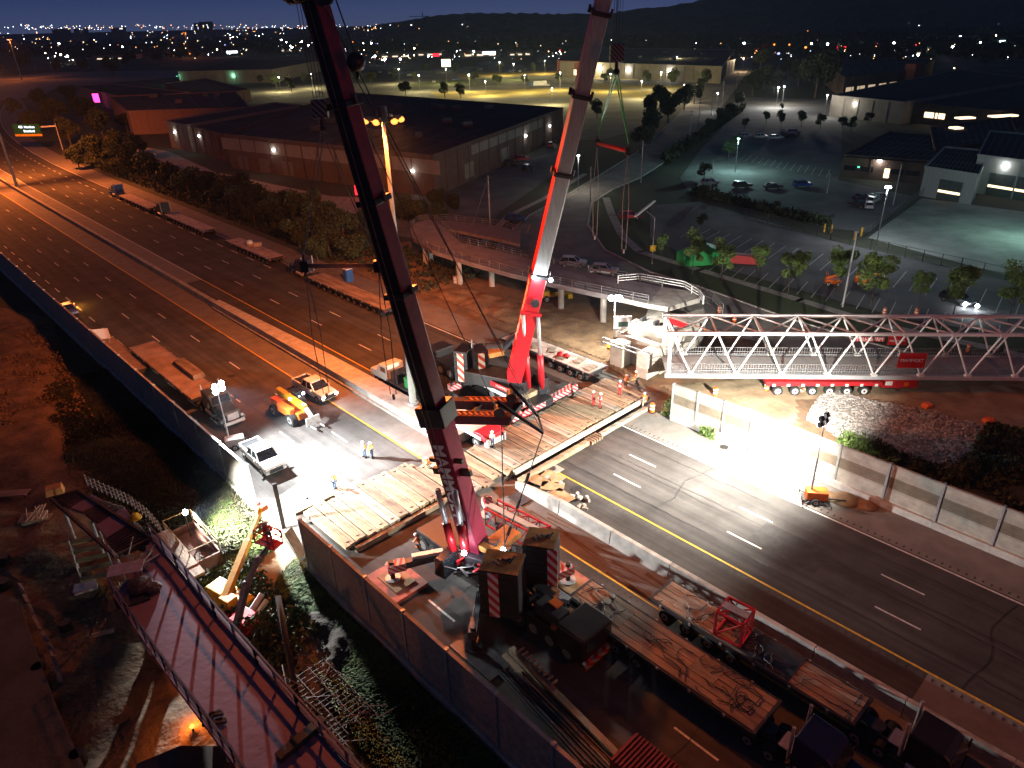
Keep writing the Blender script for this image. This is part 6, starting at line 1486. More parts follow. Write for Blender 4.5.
b.build('hand_rail', mat('rail_grey', (.2, .2, .21), .5), t)
for y_ in (.4, W_ - .4):
    b = MB()
    for i in range(int(Lt / .3)): b.beam(pp(i * .3, y_, .3), pp(i * .3, y_, 1.5), .035, .03)
    b.build('railing_bars', mat('mesh_grey', (.22, .22, .22), .6), t)
b = MB()
for x in (16.5, 24.0): 
    b.box(pp(x, .6, -.35)[:], (.7, .9, .5)); b.box(pp(x, W_ - .6, -.35)[:], (.7, .9, .5))
b.build('packing', dark_steel, t)
def banner(label, px0, py0, px1, py1, off, txt, sz, face=red_paint, y_side=0):
    c = None
    # banner hangs on the truss side face at lateral offset y_side
    def hit(px, py):
        d = ray(px, py); o = Vector((0, 0, CAMZ)); nrm = TY; q = n0 + TY * (y_side + off); k = (q - o).dot(nrm) / d.dot(nrm); return o + d * k
    a, e = hit(px0, py0), hit(px1, py1); w_ = abs((e - a).dot(TX)); h_ = abs(a.z - e.z); c = (a + e) / 2; ang = math.atan2(TX.y, TX.x)
    t = thing('banner', label, 'banner', c, ang); b = MB(); b.box((0, 0, 0), (w_, .03, h_)); b.build('sheet', face, t)
    lettering(txt, sz, white_body, t, (0, -.03, 0), (R(90), 0, 0), sx=1.0); return t, w_, h_
bn, w_, h_ = banner('red banner with white lettering tied to the near side of the truss', 900, 353, 924, 368, -.25, 'MAMMOET', .52)
b = MB(); b.tube((-w_ * .36, -.02, 0), (-w_ * .36, -.04, 0), .22, n=14); 
bn.children  # emblem disc
banner('long low red and white banner on the far side of the truss', 855, 337, 884, 341.5, .0, 'TRU-NHAM', .62, face=mat('banner_red_pale', (.45, .06, .07), .6), y_side=W_)
banner('red banner on the far side rail of the truss right of the long one', 889, 336, 906, 345, .0, 'mammoet', .45, y_side=W_)
t = thing('graffiti_label', 'small white marks on the truss deck edge', 'marking', pp(33.6, .05, .9), math.atan2(TX.y, TX.x)) if False else None

# ------------------------------------------------------------------ dirt, gravel and grass
def rough_patch(name, poly_px, z, amp, res, m, seed, freq=.35, kind='structure', label=None, pts=None, power=1.0):
    pts = pts or [at(x, y) for x, y in poly_px]; xs = [p.x for p in pts]; ys = [p.y for p in pts]
    n = len(pts)
    def inside(x, y):
        c = False
        for i in range(n):
            a, e = pts[i], pts[i - 1]
            if (a.y > y) != (e.y > y) and x < (e.x - a.x) * (y - a.y) / (e.y - a.y) + a.x: c = not c
        return c
    def edge(x, y):
        d = 1e9
        for i in range(n):
            a, e = pts[i], pts[i - 1]; vx, vy = e.x - a.x, e.y - a.y; k = max(0, min(1, ((x - a.x) * vx + (y - a.y) * vy) / (vx * vx + vy * vy + 1e-9)))
            d = min(d, math.hypot(x - a.x - vx * k, y - a.y - vy * k))
        return d
    from mathutils import noise as mn
    nx_, ny_ = int((max(xs) - min(xs)) / res) + 1, int((max(ys) - min(ys)) / res) + 1; idx = {}; v = []; f = []
    for j in range(ny_ + 1):
        for i in range(nx_ + 1):
            x, y = min(xs) + i * res, min(ys) + j * res
            if inside(x, y):
                k = min(1, edge(x, y) / 2.0); h = (mn.fractal(Vector((x * freq, y * freq, seed)), 1.0, 2.0, 5) * .5 + .5)
                h = max(0, h) ** power
                idx[(i, j)] = len(v); v.append((x + random.uniform(-.2, .2) * res, y + random.uniform(-.2, .2) * res, z + k * amp * h))
    for (i, j), a in idx.items():
        q = [(i + 1, j), (i + 1, j + 1), (i, j + 1)]
        if all(c in idx for c in q): f.append((a, idx[q[0]], idx[q[1]], idx[q[2]]))
    o = MB().add(v, f).build(name, m, smooth=True); tag(o, label, kind=kind); return o
rough_patch('dirt_ground', [(-40, 300), (60, 318), (60, 360), (78, 440), (130, 500), (160, 600), (330, 768), (330, 900), (-60, 900), (-60, 300)], 0.0, 1.1, .6, mat('orange_dirt', (.17, .105, .055), .95, scale=.45, bump=1.0, col2=(.07, .045, .026)), 3, .22)
rough_patch('pit_dirt_ground', [(330, 262), (400, 250), (470, 288), (560, 312), (640, 330), (620, 360), (650, 390), (600, 360), (560, 345), (500, 322), (440, 300), (380, 285)], 0.0, .7, .5, mat('works_dirt', (.26, .17, .09), .95, scale=.5, bump=1.0, col2=(.13, .085, .05)), 8, .35)
rough_patch('works_dirt_ground', [(655, 385), (760, 378), (1024, 380), (1100, 390), (1100, 470), (1024, 440), (900, 405), (800, 400), (800, 440), (760, 436), (690, 402)], 0.0, .35, .5, dirt_pale, 12, .4)
rough_patch('brush_ground', [(950, 480), (985, 432), (1000, 425), (1100, 440), (1100, 590), (1010, 545), (930, 500), (862, 462)], 0.0, 1.2, .6, grassy, 14, .3)
sheet('floodlit_ground', [at(x, y) for x, y in ((226, 468), (262, 508), (300, 562), (292, 596), (262, 604), (232, 566), (214, 520))], 0.02, dirt_pale)  # pale sheet shaped like the blown-out pool of flood light
# gravel bed: pebbles as one mass
gpoly = [at(x, y) for x, y in ((822, 396), (838, 392), (870, 402), (930, 412), (985, 428), (985, 450), (962, 480), (915, 468), (870, 452), (842, 440), (826, 430), (806, 421), (812, 407))]
rough_patch('gravel_bed_ground', None, 0.05, .35, .5, mat('gravel', (.36, .34, .31), .95, scale=3.0, bump=1.0, col2=(.13, .12, .11)), 20, .5, pts=gpoly)
from mathutils import noise as mn
def poly_points(pts, n, rg_):
    xs = [p.x for p in pts]; ys = [p.y for p in pts]; out = []; m_ = len(pts)
    while len(out) < n:
        x, y = rg_.uniform(min(xs), max(xs)), rg_.uniform(min(ys), max(ys)); c = False
        for i in range(m_):
            a, e = pts[i], pts[i - 1]
            if (a.y > y) != (e.y > y) and x < (e.x - a.x) * (y - a.y) / (e.y - a.y) + a.x: c = not c
        if c: out.append((x, y))
    return out
rs = random.Random(3); b = MB()
for x, y in poly_points(gpoly, 5200, rs):
    r_ = rs.uniform(.07, .2); h = .05 + .35 * (max(0, mn.fractal(Vector((x * .5, y * .5, 20)), 1.0, 2.0, 5) * .5 + .5))
    b.box((x, y, h), (r_ * 2, r_ * 1.5, r_ * 1.4), rs.uniform(0, 3), tx=rs.uniform(.4, .8), ty=rs.uniform(.4, .8), m=rs.randrange(2))
tag(b.build('gravel', [mat('stone_light', (.42, .40, .37), .9, var=.2), mat('stone_mid', (.24, .23, .22), .9, var=.2)]), 'bed of grey crushed stones between the truss and the brush', 'gravel', kind='stuff')
# grass
def blades(name, label, pts, n, h, m, seed, swirl=True, wd=.05):
    rs_ = random.Random(seed); vs = []; fs = []
    for x, y in poly_points(pts, n, rs_):
        k = mn.noise(Vector((x * .18, y * .18, seed))); a = 3.5 * mn.noise(Vector((x * .09, y * .09, 5))) + rs_.uniform(-.5, .5); hh = h * (.5 + .9 * max(0, .5 + k)) * rs_.uniform(.6, 1.2)
        lx, ly = math.cos(a) * hh * .8, math.sin(a) * hh * .8; w_ = wd * rs_.uniform(.7, 1.6); o = len(vs); ux, uy = -math.sin(a) * w_, math.cos(a) * w_
        vs += [(x - ux, y - uy, 0), (x + ux, y + uy, 0), (x + lx * .5 + ux * .6, y + ly * .5 + uy * .6, hh * .7), (x + lx * .5 - ux * .6, y + ly * .5 - uy * .6, hh * .7), (x + lx, y + ly, hh * .85)]
        fs += [(o, o + 1, o + 2, o + 3), (o + 3, o + 2, o + 4)]
    return tag(MB().add(vs, fs).build(name, m), label, 'grass', kind='stuff')
grass_m = mat('long_grass', (.050, .062, .022), .9, scale=.35, col2=(.035, .034, .018)); grass_g = mat('fresh_grass', (.085, .14, .025), .8, scale=.6, var=.5)
blades('grass', 'long wind combed grass on the verge outside the left noise barrier', [hw(-60, -19.6), hw(-14, -19.6), hw(-12, -23), hw(-13, -28), hw(-30, -31), hw(-60, -27)], 26000, .75, grass_m, 2, wd=.06)
blades('grass', 'fresh green grass at the foot of the speckled noise barrier', [hw(-7, -20.7), hw(6, -20.7), hw(30, -20.7), hw(30, -27), hw(8, -25.5), hw(0, -24.5), hw(-6, -23)], 22000, .6, grass_g, 6)
blades('grass', 'tufts of floodlit grass in the gap of the noise barrier', [hw(-20, -20.5), hw(-10, -21), hw(-9, -24), hw(-13, -27), hw(-20, -28)], 7000, .45, grass_g, 9)
leaf_cover('weeds', 'bright weeds along the top of the banded noise barrier', [((at(835, 446), at(895, 470), at(890, 456), at(840, 440)), 1.0)], 1300, .4, leaf[2], 1.2)
leaf_cover('brush', 'dark brush covering the bank at the right edge', [((at(948, 486), at(1090, 556), at(1090, 445), at(985, 430)), .7), ((at(862, 456), at(960, 494), at(962, 478), at(872, 448)), .12)], 15000, .5, leaf[0], 1.3)
leaf_cover('weeds', 'green climbing weeds on the first short noise barrier', [((hw(5.2, 20.3), hw(7.0, 20.3), hw(7.0, 20.6), hw(5.2, 20.6)), 1.0)], 500, .3, leaf[2], 2.2)
leaf_cover('weeds', 'weeds at the left end of the short noise barrier', [((hw(-.2, 21.0), hw(1.4, 21.0), hw(1.4, 23.0), hw(-.2, 23.0)), 1.0)], 700, .3, leaf[2], 2.4)
leaf_cover('bushes', 'green bushes growing below the speckled barrier in the bottom left', [((hw(-9, -23.5), hw(2, -23), hw(2, -28), hw(-9, -28)), 1.0)], 5200, .42, leaf[1], 1.9)
leaf_cover('bushes', 'dry brown bushes on the far left dirt bank', [((at(-40, 330), at(45, 330), at(95, 420), at(-40, 430)), 1.0)], 9000, .35, mat('dry_leaf', (.14, .085, .04), .9), .9)
rough_patch('spoil_heap_ground', [(285, 590), (315, 580), (345, 610), (372, 640), (350, 690), (312, 700), (285, 650)], 0.0, 1.3, .3, mat('spoil', (.10, .08, .06), .95, scale=.7, bump=1, col2=(.05, .04, .03)), 31, .45)
# street verge shrubs, long hedge and fences of the upper right
leaf_cover('hedge', 'low dark hedge dividing the two car parks', [((at(690, 195), at(830, 228), at(832, 222), at(692, 188)), 1.0)], 3000, .8, leaf[0], 1.5)
leaf_cover('hedge', 'dark hedge line between the arterial road and the car park', [((at(668, 165), at(742, 112), at(746, 106), at(660, 158)), 1.0)], 5000, 1.2, leaf[0], 2.2)
def fence(label, pts, h, m=dark_steel, step=3.0):
    t = thing('fence', label, 'fence', (0, 0, 0)); b = MB()
    for A, B in zip(pts, pts[1:]):
        for z_ in (h, h * .5, .1): b.beam(A + Vector((0, 0, z_)), B + Vector((0, 0, z_)), .06, .06)
    b.build('rails', m, t); b = MB()
    for A, B in zip(pts, pts[1:]):
        n = max(1, int((B - A).length / step))
        for i in range(n + 1): q = A.lerp(B, i / n); b.tube(q, q + Vector((0, 0, h + .1)), .06, n=5)
    b.build('posts', m, t)
    b = MB()
    for A, B in zip(pts, pts[1:]):
        n = int((B - A).length / .35)
        for i in range(n): q = A.lerp(B, i / n); q2 = A.lerp(B, (i + .5) / n); b.beam(q + Vector((0, 0, .1)), q2 + Vector((0, 0, h)), .012, .012)
    b.build('mesh_wires', m, t); return t
fence('black chain link fence along the upper edge of the striped car park', P([(745, 218), (830, 240), (870, 250), (960, 270), (1080, 297)]), 2.1)
fence('chain link fence running up to the garages from the yard gate', P([(862, 240), (922, 197)]), 2.1)
fence('grey mesh fence behind the landing of the ramp', P([(700, 300), (712, 306), (722, 318)]), 2.2, steel)
for i, (x, yy) in enumerate([(824, 232), (831, 233), (854, 240), (861, 236)]):
    t = thing('bollard', 'yellow gate post at the yard entrance', 'bollard', at(x, yy), 0, 'yellow gate posts at the yard entrance'); b = MB(); b.tube((0, 0, 0), (0, 0, 1.6), .16, n=10); b.build('post', yellow_mc, t); b = MB(); b.ball((0, 0, 1.6), .16, 8, 4); b.build('cap', yellow_mc, t)

t = thing('flood_lamp', 'glowing white flood lamp on a low stand in the grass beside the rusty container', 'flood lamp', at(193, 543)); b = MB(); b.tube((0, 0, 0), (0, 0, 3.2), .06, n=6)
for a in (0, 2.1, 4.2): b.tube((0, 0, .8), (.8 * math.cos(a), .8 * math.sin(a), 0), .04, n=5)
b.build('stand', dark_steel, t); b = MB(); b.ball((.1, 0, 3.3), .2, 10, 7, sz=1.4); b.build('lamp_lens', lamp_white, t)
lamp('SPOT', Vector(t.location) + Vector((.6, 0, 3.4)), 95000, (1, .98, .9), .2, target=at(262, 520, 0), size=115, blend=1.0)
# ================================================================== NEW BRIDGE RAMP AT THE BOTTOM LEFT
ZD = 4.6
t = thing('new_bridge_deck', 'reddish new concrete bridge deck with dark railings in the bottom left corner', 'bridge deck', (0, 0, 0))
L_ = rpts([(115, 596), (130, 618), (167, 672), (203, 720), (236, 764), (290, 850)], ZD); R_ = rpts([(152, 539), (178, 568), (216, 617), (258, 665), (299, 712), (378, 800)], ZD)
b = MB()
for i in range(5): b.hexa([L_[i] - Vector((0, 0, .8)), L_[i + 1] - Vector((0, 0, .8)), R_[i + 1] - Vector((0, 0, .8)), R_[i] - Vector((0, 0, .8))], [L_[i], L_[i + 1], R_[i + 1], R_[i]])
b.build('deck_slab', purple_deck, t)
blue_rail = mat('blue_grey_rail', (.10, .11, .17), .5, metal=.3)
railing(t, L_, 0, h=1.5, m=blue_rail, step=1.3, rails=3, r=.06); railing(t, R_, 0, h=1.5, m=blue_rail, step=2.2, rails=2, r=.07)
b = MB()
for A, B in zip(R_, R_[1:]): b.beam(A + Vector((.12, .1, .12)), B + Vector((.12, .1, .12)), .25, .25); 
for A, B in zip(L_, L_[1:]): b.beam(A + Vector((0, 0, .12)), B + Vector((0, 0, .12)), .25, .25)
b.build('kerb', purple_deck, t)
for i in (1, 3):
    for e in (.2, .8):
        p = L_[i].lerp(R_[i], e); b = MB(); b.tube((p.x, p.y, -.1), (p.x, p.y, ZD - .8), .5, n=14); b.build('pier', concrete, t)
# formwork end
t = thing('formwork', 'unfinished ramp end with dark ribbed formwork bays and pale red slabs', 'formwork', (0, 0, 0))
strips = [((152, 539), (115, 556), (106, 538), (136, 520), 'd'), ((134, 520), (106, 537), (96, 524), (124, 506), 'p'), ((124, 506), (98, 523), (84, 512), (104, 500), 'd'), ((104, 500), (82, 511), (70, 507), (92, 494), 'p'), ((92, 494), (68, 506), (50, 498), (78, 491), 'd')]
for k, (a, e, c, d, kd) in enumerate(strips):
    q = [at(*x, ZD) for x in (a, e, c, d)]
    b = MB(); b.hexa([x - Vector((0, 0, .35)) for x in q], [x - Vector((0, 0, .05 if kd == 'p' else .3)) for x in q]); b.build('slab_bay', purple_deck if kd == 'p' else black, t)
    if kd == 'd':
        b = MB(); n = 9
        for i in range(n + 1): u, v_ = q[0].lerp(q[3], i / n), q[1].lerp(q[2], i / n); b.beam(u - Vector((0, 0, .12)), v_ - Vector((0, 0, .12)), .1, .2)
        b.build('ribs', mat('rib_steel', (.06, .04, .045), .6), t)
cn = [at(x, y, ZD) for x, y in ((50, 498), (78, 491), (152, 539), (115, 556))]
b = MB()
for A, B in zip(cn, cn[1:] + cn[:1]): b.beam(A, B, .2, .35)
b.build('edge_beam', mat('dark_wale', (.07, .04, .035), .8), t)
for x, y in ((60, 500), (90, 518), (112, 545), (140, 525), (100, 500)): p = at(x, y, ZD); b = MB(); b.tube((p.x, p.y, -.1), (p.x, p.y, ZD - .4), .12, n=8); b.build('prop', steel, t)
rl_ = [at(x, y, ZD) for x, y in ((88, 486), (112, 497), (132, 506), (150, 520), (164, 536))]
b = MB()
for A, B in zip(rl_, rl_[1:]):
    for z_ in (.35, .7, 1.05): b.beam(A + Vector((0, 0, z_)), B + Vector((0, 0, z_)), .05, .07)
    n = 5
    for i in range(n): q = A.lerp(B, i / n); b.beam(q, q + Vector((0, 0, 1.2)), .07, .07)
b.build('edge_railing', mat('weathered_rail', (.26, .24, .22), .7), t)
t = thing('scaffold_bent', 'bundle of crooked rods and bars at the end of the new deck', 'rods', (0, 0, 0)); b = MB(); rr = random.Random(8)
for k in range(16): x, y = rr.uniform(118, 146), rr.uniform(552, 572); p = at(x, y, ZD + .1); a = rr.uniform(0, 6.3); b.tube(p, p + Vector((math.cos(a) * 1.2, math.sin(a) * 1.2, rr.uniform(0, .7))), .05, n=5)
b.build('rods', concrete, t)
t = thing('site_table', 'dark table with a pale sheet standing on the new deck', 'table', at(129, 578, ZD), .3); b = MB(); b.box((0, 0, .9), (2.3, 1.3, .08)); b.build('sheet', mat('grey_sheet', (.30, .26, .32), .7), t); b = MB()
for q in ((-1, -.5), (1, -.5), (1, .5), (-1, .5)): b.tube((*q, 0), (*q, .9), .06, n=6)
b.build('leg_frame', dark_steel, t)
t = thing('tarp_heap', 'dark crumpled tarpaulin heap beside the table on the new deck', 'tarpaulin', at(141, 588, ZD), .3); b = MB(); b.ball((0, 0, .25), .9, 12, 6, sz=.5); b.ball((.9, -.5, .2), .6, 10, 6, sz=.5); b.build('heap', mat('dark_tarp', (.05, .035, .035), .8, var=.4, bump=.5), t)
t = thing('tarp_heap', 'black mat lying by the left railing of the new deck', 'tarpaulin', at(130, 601, ZD), .5); b = MB(); b.box((0, 0, .06), (2.6, 1.2, .12)); b.build('heap', black, t)
t = thing('debris_heap', 'small heap of dark debris low on the new deck', 'debris', at(217, 719, ZD)); b = MB()
for k in range(12): b.box((rr.uniform(-.6, .6), rr.uniform(-.5, .5), .12), (rr.uniform(.2, .6), .15, .18), rr.uniform(0, 3))
b.build('bits', dark_steel, t)
t = thing('timber_beam', 'dark baulk lying across the corner of the new deck', 'beam', at(302, 741, ZD), .9); b = MB(); b.box((0, 0, .2), (3.0, .55, .4)); b.build('baulk', black, t)
# scaffold planks beside the deck
t = thing('scaffold', 'yellowish timber scaffold steps left of the new deck', 'scaffold', (0, 0, 0)); b = MB()
for k in range(5):
    p = at(86 + k * 3, 540 + k * 9, 2.6 - .2 * k); b.box(p[:], (2.4, .5, .12), .35)
b.build('planks', mat('scaffold_plank', (.26, .20, .09), .85), t); b = MB()
for k in range(5):
    for dx in (-1.4, 1.4): p = at(86 + k * 3, 540 + k * 9, 2.6 - .2 * k); b.tube((p.x + dx, p.y, 0), (p.x + dx, p.y, p.z + 1.0), .05, n=5)
b.build('standards', steel, t)
t = thing('timber_trestle', 'yellow timber side frames below the left railing', 'frame', (0, 0, 0)); b = MB(); ps = [at(x, y, 1.5) for x, y in ((93, 572), (103, 590), (112, 604))]; pq = [at(x, y, 0.4) for x, y in ((88, 578), (98, 598), (108, 612))]
for l in (ps, pq): b.beam(l[0], l[1], .14, .14); b.beam(l[1], l[2], .14, .14)
for a, e in zip(ps, pq): b.beam(a, e, .12, .12)
b.build('timbers', yellow_mc, t)
t = thing('material_box', 'small white box standing on the dark dirt left of the deck', 'box', at(89, 594), .4); b = MB(); b.box((0, 0, .4), (1.6, .9, .8)); b.box((0, 0, .84), (1.7, 1.0, .1)); b.build('body', white_body, t, bevel=.03)
t = thing('lean_pole', 'thin pole leaning on the deck railing above a timber log', 'pole', (0, 0, 0)); b = MB(); b.tube(at(88, 641, .1), at(108, 585, 4.5), .07, n=6); b.build('pole', dark_steel, t)
t = thing('timber_log', 'pale hewn log lying on the dirt beside the new deck', 'log', at(92, 641), .35); b = MB(); b.tube((-1.6, 0, .3), (1.6, 0, .3), .32, n=9); b.build('log', timber_grey, t)
for x, y, l in ((8, 567, 'black coil drum at the left edge below the brush'), (8, 592, 'black coil drum just below the first one'), (69, 634, 'upright black drum left of the timber log'), (43, 678, 'upright black drum beside the concrete slab edge'), (82, 766, 'black drum at the bottom edge')):
    t = thing('drum', l, 'drum', at(x, y)); b = MB(); b.tube((0, 0, 0), (0, 0, 1.2), .42, n=14)
    for z_ in (.1, .4, .7, 1.0): b.tube((0, 0, z_), (0, 0, z_ + .1), .47, n=14)
    b.build('body', black, t)
t = thing('concrete_slab', 'pale concrete slab surface in the bottom left corner', 'slab', (0, 0, 0)); b = MB(); b.prism(rpts([(-30, 585), (18, 600), (50, 690), (62, 720), (95, 790), (-30, 800)], 1.2), 0, 1.2); b.build('slab', mat('slab_olive', (.12, .11, .08), .9, scale=.5, bump=.3, col2=(.08, .07, .05)), t)
t = thing('plastic_sheet', 'crumpled strip of plastic sheet along the slab', 'sheet', (0, 0, 0)); b = MB(); l = [(20, 585), (38, 625), (52, 650), (62, 685)]; ps = [at(x, y, 1.3) for x, y in l]
for A, B in zip(ps, ps[1:]):
    n = 4
    for i in range(n): q, r2_ = A.lerp(B, i / n), A.lerp(B, (i + 1) / n); b.quad([(q.x - .16, q.y, q.z + rr.uniform(0, .3)), (r2_.x - .16, r2_.y, r2_.z + rr.uniform(0, .3)), (r2_.x + .16, r2_.y, r2_.z + rr.uniform(0, .3)), (q.x + .16, q.y, q.z + rr.uniform(0, .3))])
b.build('sheet', mat('dull_plastic', (.15, .14, .12), .6), t)
# skip with frame, lifts, pile
def box_tank(label, cx, cy, L, W, H, a, z0=0):
    p = at(cx, cy, z0); t = thing('skip_bin', label, 'skip', p, a); b = MB(); w_ = .12
    for s in (-1, 1): b.box((0, s * (W / 2), H / 2), (L, w_, H)); b.box((s * (L / 2), 0, H / 2), (w_, W - .13, H))
    b.box((0, 0, .7), (L - .1, W - .1, .12)); b.build('shell', mat('rust_red', (.15, .06, .04), .8, var=.3), t)
    return t
b_ = box_tank('open rusty container with a guard frame right of the new deck', 197, 556, 5.6, 2.3, 1.5, HA)
b = MB()
for s in (-1, 1):
    for z_ in (2.3, 2.8): b.beam((-2.8, s * 1.15, z_), (2.8, s * 1.15, z_), .07, .07)
    for k in range(5): b.beam((-2.8 + k * 1.4, s * 1.15, 1.5), (-2.8 + k * 1.4, s * 1.15, 2.8), .07, .07)
for x in (-2.8, 2.8): b.beam((x, -1.15, 2.8), (x, 1.15, 2.8), .07, .07)
b.build('guard_frame', mat('frame_yellow', (.30, .20, .08), .7), b_)
t = thing('deck_panel', 'reddish plank panel lying between the new deck and the rusty container', 'panel', at(176, 556, 2.2), HA); b = MB(); b.box((0, 0, .1), (7.5, 1.7, .2)); b.build('panel', deck_wood, t)
t = thing('ground_mat', 'pale board lying on the floodlit grass', 'board', at(226, 556), HA + .5); b = MB(); b.box((0, 0, .08), (5.4, 3.6, .12)); b.build('board', concrete, t)
# yellow boom lift: base at (222,598), boom up to (262,508)
t = thing('boom_lift', 'yellow boom lift reaching up towards the barrier end', 'boom lift', at(230, 610), HA + .25); b = MB(); b.box((0, 0, .9), (3.8, 2.3, .9)); b.box((-.8, .2, 1.6), (1.8, 1.4, .7)); b.build('chassis', yellow_mc, t, bevel=.07)
for x in (-1.3, 1.3):
    for s in (-1, 1): wheel(t, x, s * 1.15, .5, .4)
b = MB(); b.box((.9, -.4, 1.7), (1.1, .9, .8)); b.build('turntable_cover', yellow_mc, t, bevel=.05)
t0 = thing('lift_boom', '', '', (0, 0, 0)); D.objects.remove(t0)
q0, q1 = at(224, 600, 1.8), at_range(262, 507, st(at(262, 520))[0] * 0 + Vector(at(262, 520)).xy.length - 3)
inv = Matrix.Translation(t.location) @ Matrix.Rotation(HA + .25, 4, 'Z'); inv = inv.inverted(); A, B = inv @ q0, inv @ q1
b = MB(); b.beam(A, A.lerp(B, .6), .5, .55); b.beam(A.lerp(B, .58), B, .32, .36); b.build('boom', yellow_mc, t, bevel=.03)
b = MB(); b.box(B[:], (.8, .6, .5)); b.build('boom_head', orange_mc, t)
# second lift: grey articulated with red basket
t = thing('boom_lift', 'red boom lift with a grey articulated arm and a worker basket by the barrier', 'boom lift', at(243, 632), HA + .3); b = MB(); b.box((0, 0, .9), (3.2, 2.2, .9)); b.box((.5, 0, 1.6), (1.4, 1.5, .6)); b.build('chassis', crane_red, t, bevel=.07)
for x in (-1.1, 1.1):
    for s in (-1, 1): wheel(t, x, s * 1.1, .48, .4)
inv = (Matrix.Translation(t.location) @ Matrix.Rotation(HA + .3, 4, 'Z')).inverted()
A, M1, M2, B = inv @ at(236, 628, 1.6), inv @ at(246, 585, 4.2), inv @ at(258, 560, 6.0), inv @ at(270, 545, 6.4)
b = MB(); b.beam(A, M1, .4, .42); b.beam(M1, M2, .32, .34); b.beam(M2, B, .24, .24); b.ball(M1, .35); b.ball(M2, .3); b.build('arm', mat('arm_grey', (.12, .12, .13), .5), t)
b = MB(); c = B + Vector((0, 0, .2)); 
for z_ in (0, .55, 1.1):
    for a, e in (((-.9, -.45), (.9, -.45)), ((.9, -.45), (.9, .45)), ((.9, .45), (-.9, .45)), ((-.9, .45), (-.9, -.45))): b.tube(c + Vector((*a, z_)), c + Vector((*e, z_)), .05, n=5)
for a in ((-.9, -.45), (.9, -.45), (.9, .45), (-.9, .45)): b.tube(c + Vector((*a, 0)), c + Vector((*a, 1.1)), .05, n=5)
b.box((c + Vector((0, 0, 0)))[:], (1.8, .9, .08)); b.build('basket', crane_red, t)
t = thing('pipe_pair', 'two white pipes lying beside the red lift', 'pipes', (0, 0, 0)); b = MB(); b.tube(at(241, 626, 1.2), at(262, 594, 2.2), .22, n=10); b.tube(at(248, 628, 1.1), at(267, 600, 2.0), .2, n=10); b.build('pipes', white_body, t)
t = thing('pile_tube', 'long black steel tube leaning out of the spoil heap beside the deck', 'pile', (0, 0, 0)); b = MB(); b.tube(at(298, 706, .5), at(278, 596, 5.0), .2, n=14); b.build('tube', mat('pile_black', (.015, .014, .014), .7), t, smooth=True)
t = thing('fence_pole', 'dark end post standing at the gap of the noise barrier', 'post', at(284, 528), 0); b = MB(); b.box((0, 0, 2.4), (.35, .25, 4.8), .4); b.build('post', dark_steel, t)
t = thing('leaning_panel', 'brown timber panel leaning in the gap of the noise barrier', 'panel', (0, 0, 0)); b = MB(); A, B = at(288, 530, 2.6), at(303, 556, .1); b.beam(A, B, .9, .12); b.build('panel', timber_dark, t)
# rebar cage
t = thing('rebar_cage', 'heap of pale rebar cages and scaffold tubes at the bottom edge', 'rebar cage', (0, 0, 0)); b = MB(); rr = random.Random(2)
c = at(335, 715, 0); 
for k in range(14):
    y_ = k * .42; p = c + U * (y_ - 3.2)
    for s, e in (((-1.5, 0), (1.3, 0)), ((-1.5, 1.5), (1.3, 1.5)), ((-1.5, 0), (-1.5, 1.5)), ((1.3, 0), (1.3, 1.5))): b.tube(p + N * s[0] + Vector((0, 0, s[1])), p + N * e[0] + Vector((0, 0, e[1])), .035, n=5)
for s in (-1.5, -.7, .2, 1.3):
    for z_ in (0, 1.5): b.tube(c - U * 3.4 + N * s + Vector((0, 0, z_)), c + U * 3.2 + N * s + Vector((0, 0, z_ + .3)), .035, n=5)
for k in range(22): p = c + U * rr.uniform(-3.4, 3.4) + N * rr.uniform(-1.6, 1.6) + Vector((0, 0, rr.uniform(1.2, 2.0))); a = rr.uniform(0, 6.3); b.tube(p, p + Vector((math.cos(a) * 1.8, math.sin(a) * 1.8, rr.uniform(-.4, .4))), .04, n=5)
b.build('bars', mat('rebar', (.09, .08, .075), .8), t)
# little warm lamp glowing under the deck edge
t = thing('site_lamp', 'small orange glowing lamp under the left edge of the new deck', 'lamp', at(196, 738)); b = MB(); b.tube((0, 0, 0), (0, 0, 1.0), .06, n=6); b.box((0, 0, .1), (.5, .5, .1)); b.build('stand', dark_steel, t); b = MB(); b.ball((0, 0, 1.1), .16); b.build('bulb', lamp_sodium, t); lamp('POINT', Vector(t.location) + Vector((-.1, .2, 1.4)), 380, (1, .25, .03), .15)
t = thing('dark_hut_roof', 'dark hut roof at the bottom edge under the deck', 'hut', at(186, 806), .2); b = MB(); b.box((0, 0, 1.1), (4.5, 3, 2.2)); b.side([(-2.5, 2.2), (2.5, 2.2), (0, 3.0)], -1.7, 1.7); b.build('hut', mat('hut_brown', (.10, .06, .045), .8), t)
# left edge clutter by the brush
t = thing('pallet_stack', 'orange brown pallets and rods stacked left of the formwork', 'pallets', at(38, 524), .4); b = MB()
for k in range(5): b.box((rr.uniform(-.2, .2), rr.uniform(-.2, .2), .12 + k * .2), (2.0, 1.4, .1), rr.uniform(-.2, .2))
for k in range(7): b.tube((rr.uniform(-1, 1), -1, 1.1), (rr.uniform(-1, 1), 1.2, 1.2), .05, n=5)
b.build('pallets', deck_wood, t)
t = thing('tool_chest', 'ochre crate on the far tip of the formwork', 'crate', at(56, 494, 4.7), .5); b = MB(); b.box((0, 0, .45), (1.4, .9, .7), tx=.85); b.build('crate', mat('ochre', (.50, .26, .08), .8), t, bevel=.05)
t = thing('site_table', 'dark trestle with a pale top at the far left edge', 'table', at(14, 502), .1); b = MB(); b.box((0, 0, 1.0), (3.2, 1.0, .1)); b.build('table_top', deck_wood, t); b = MB()
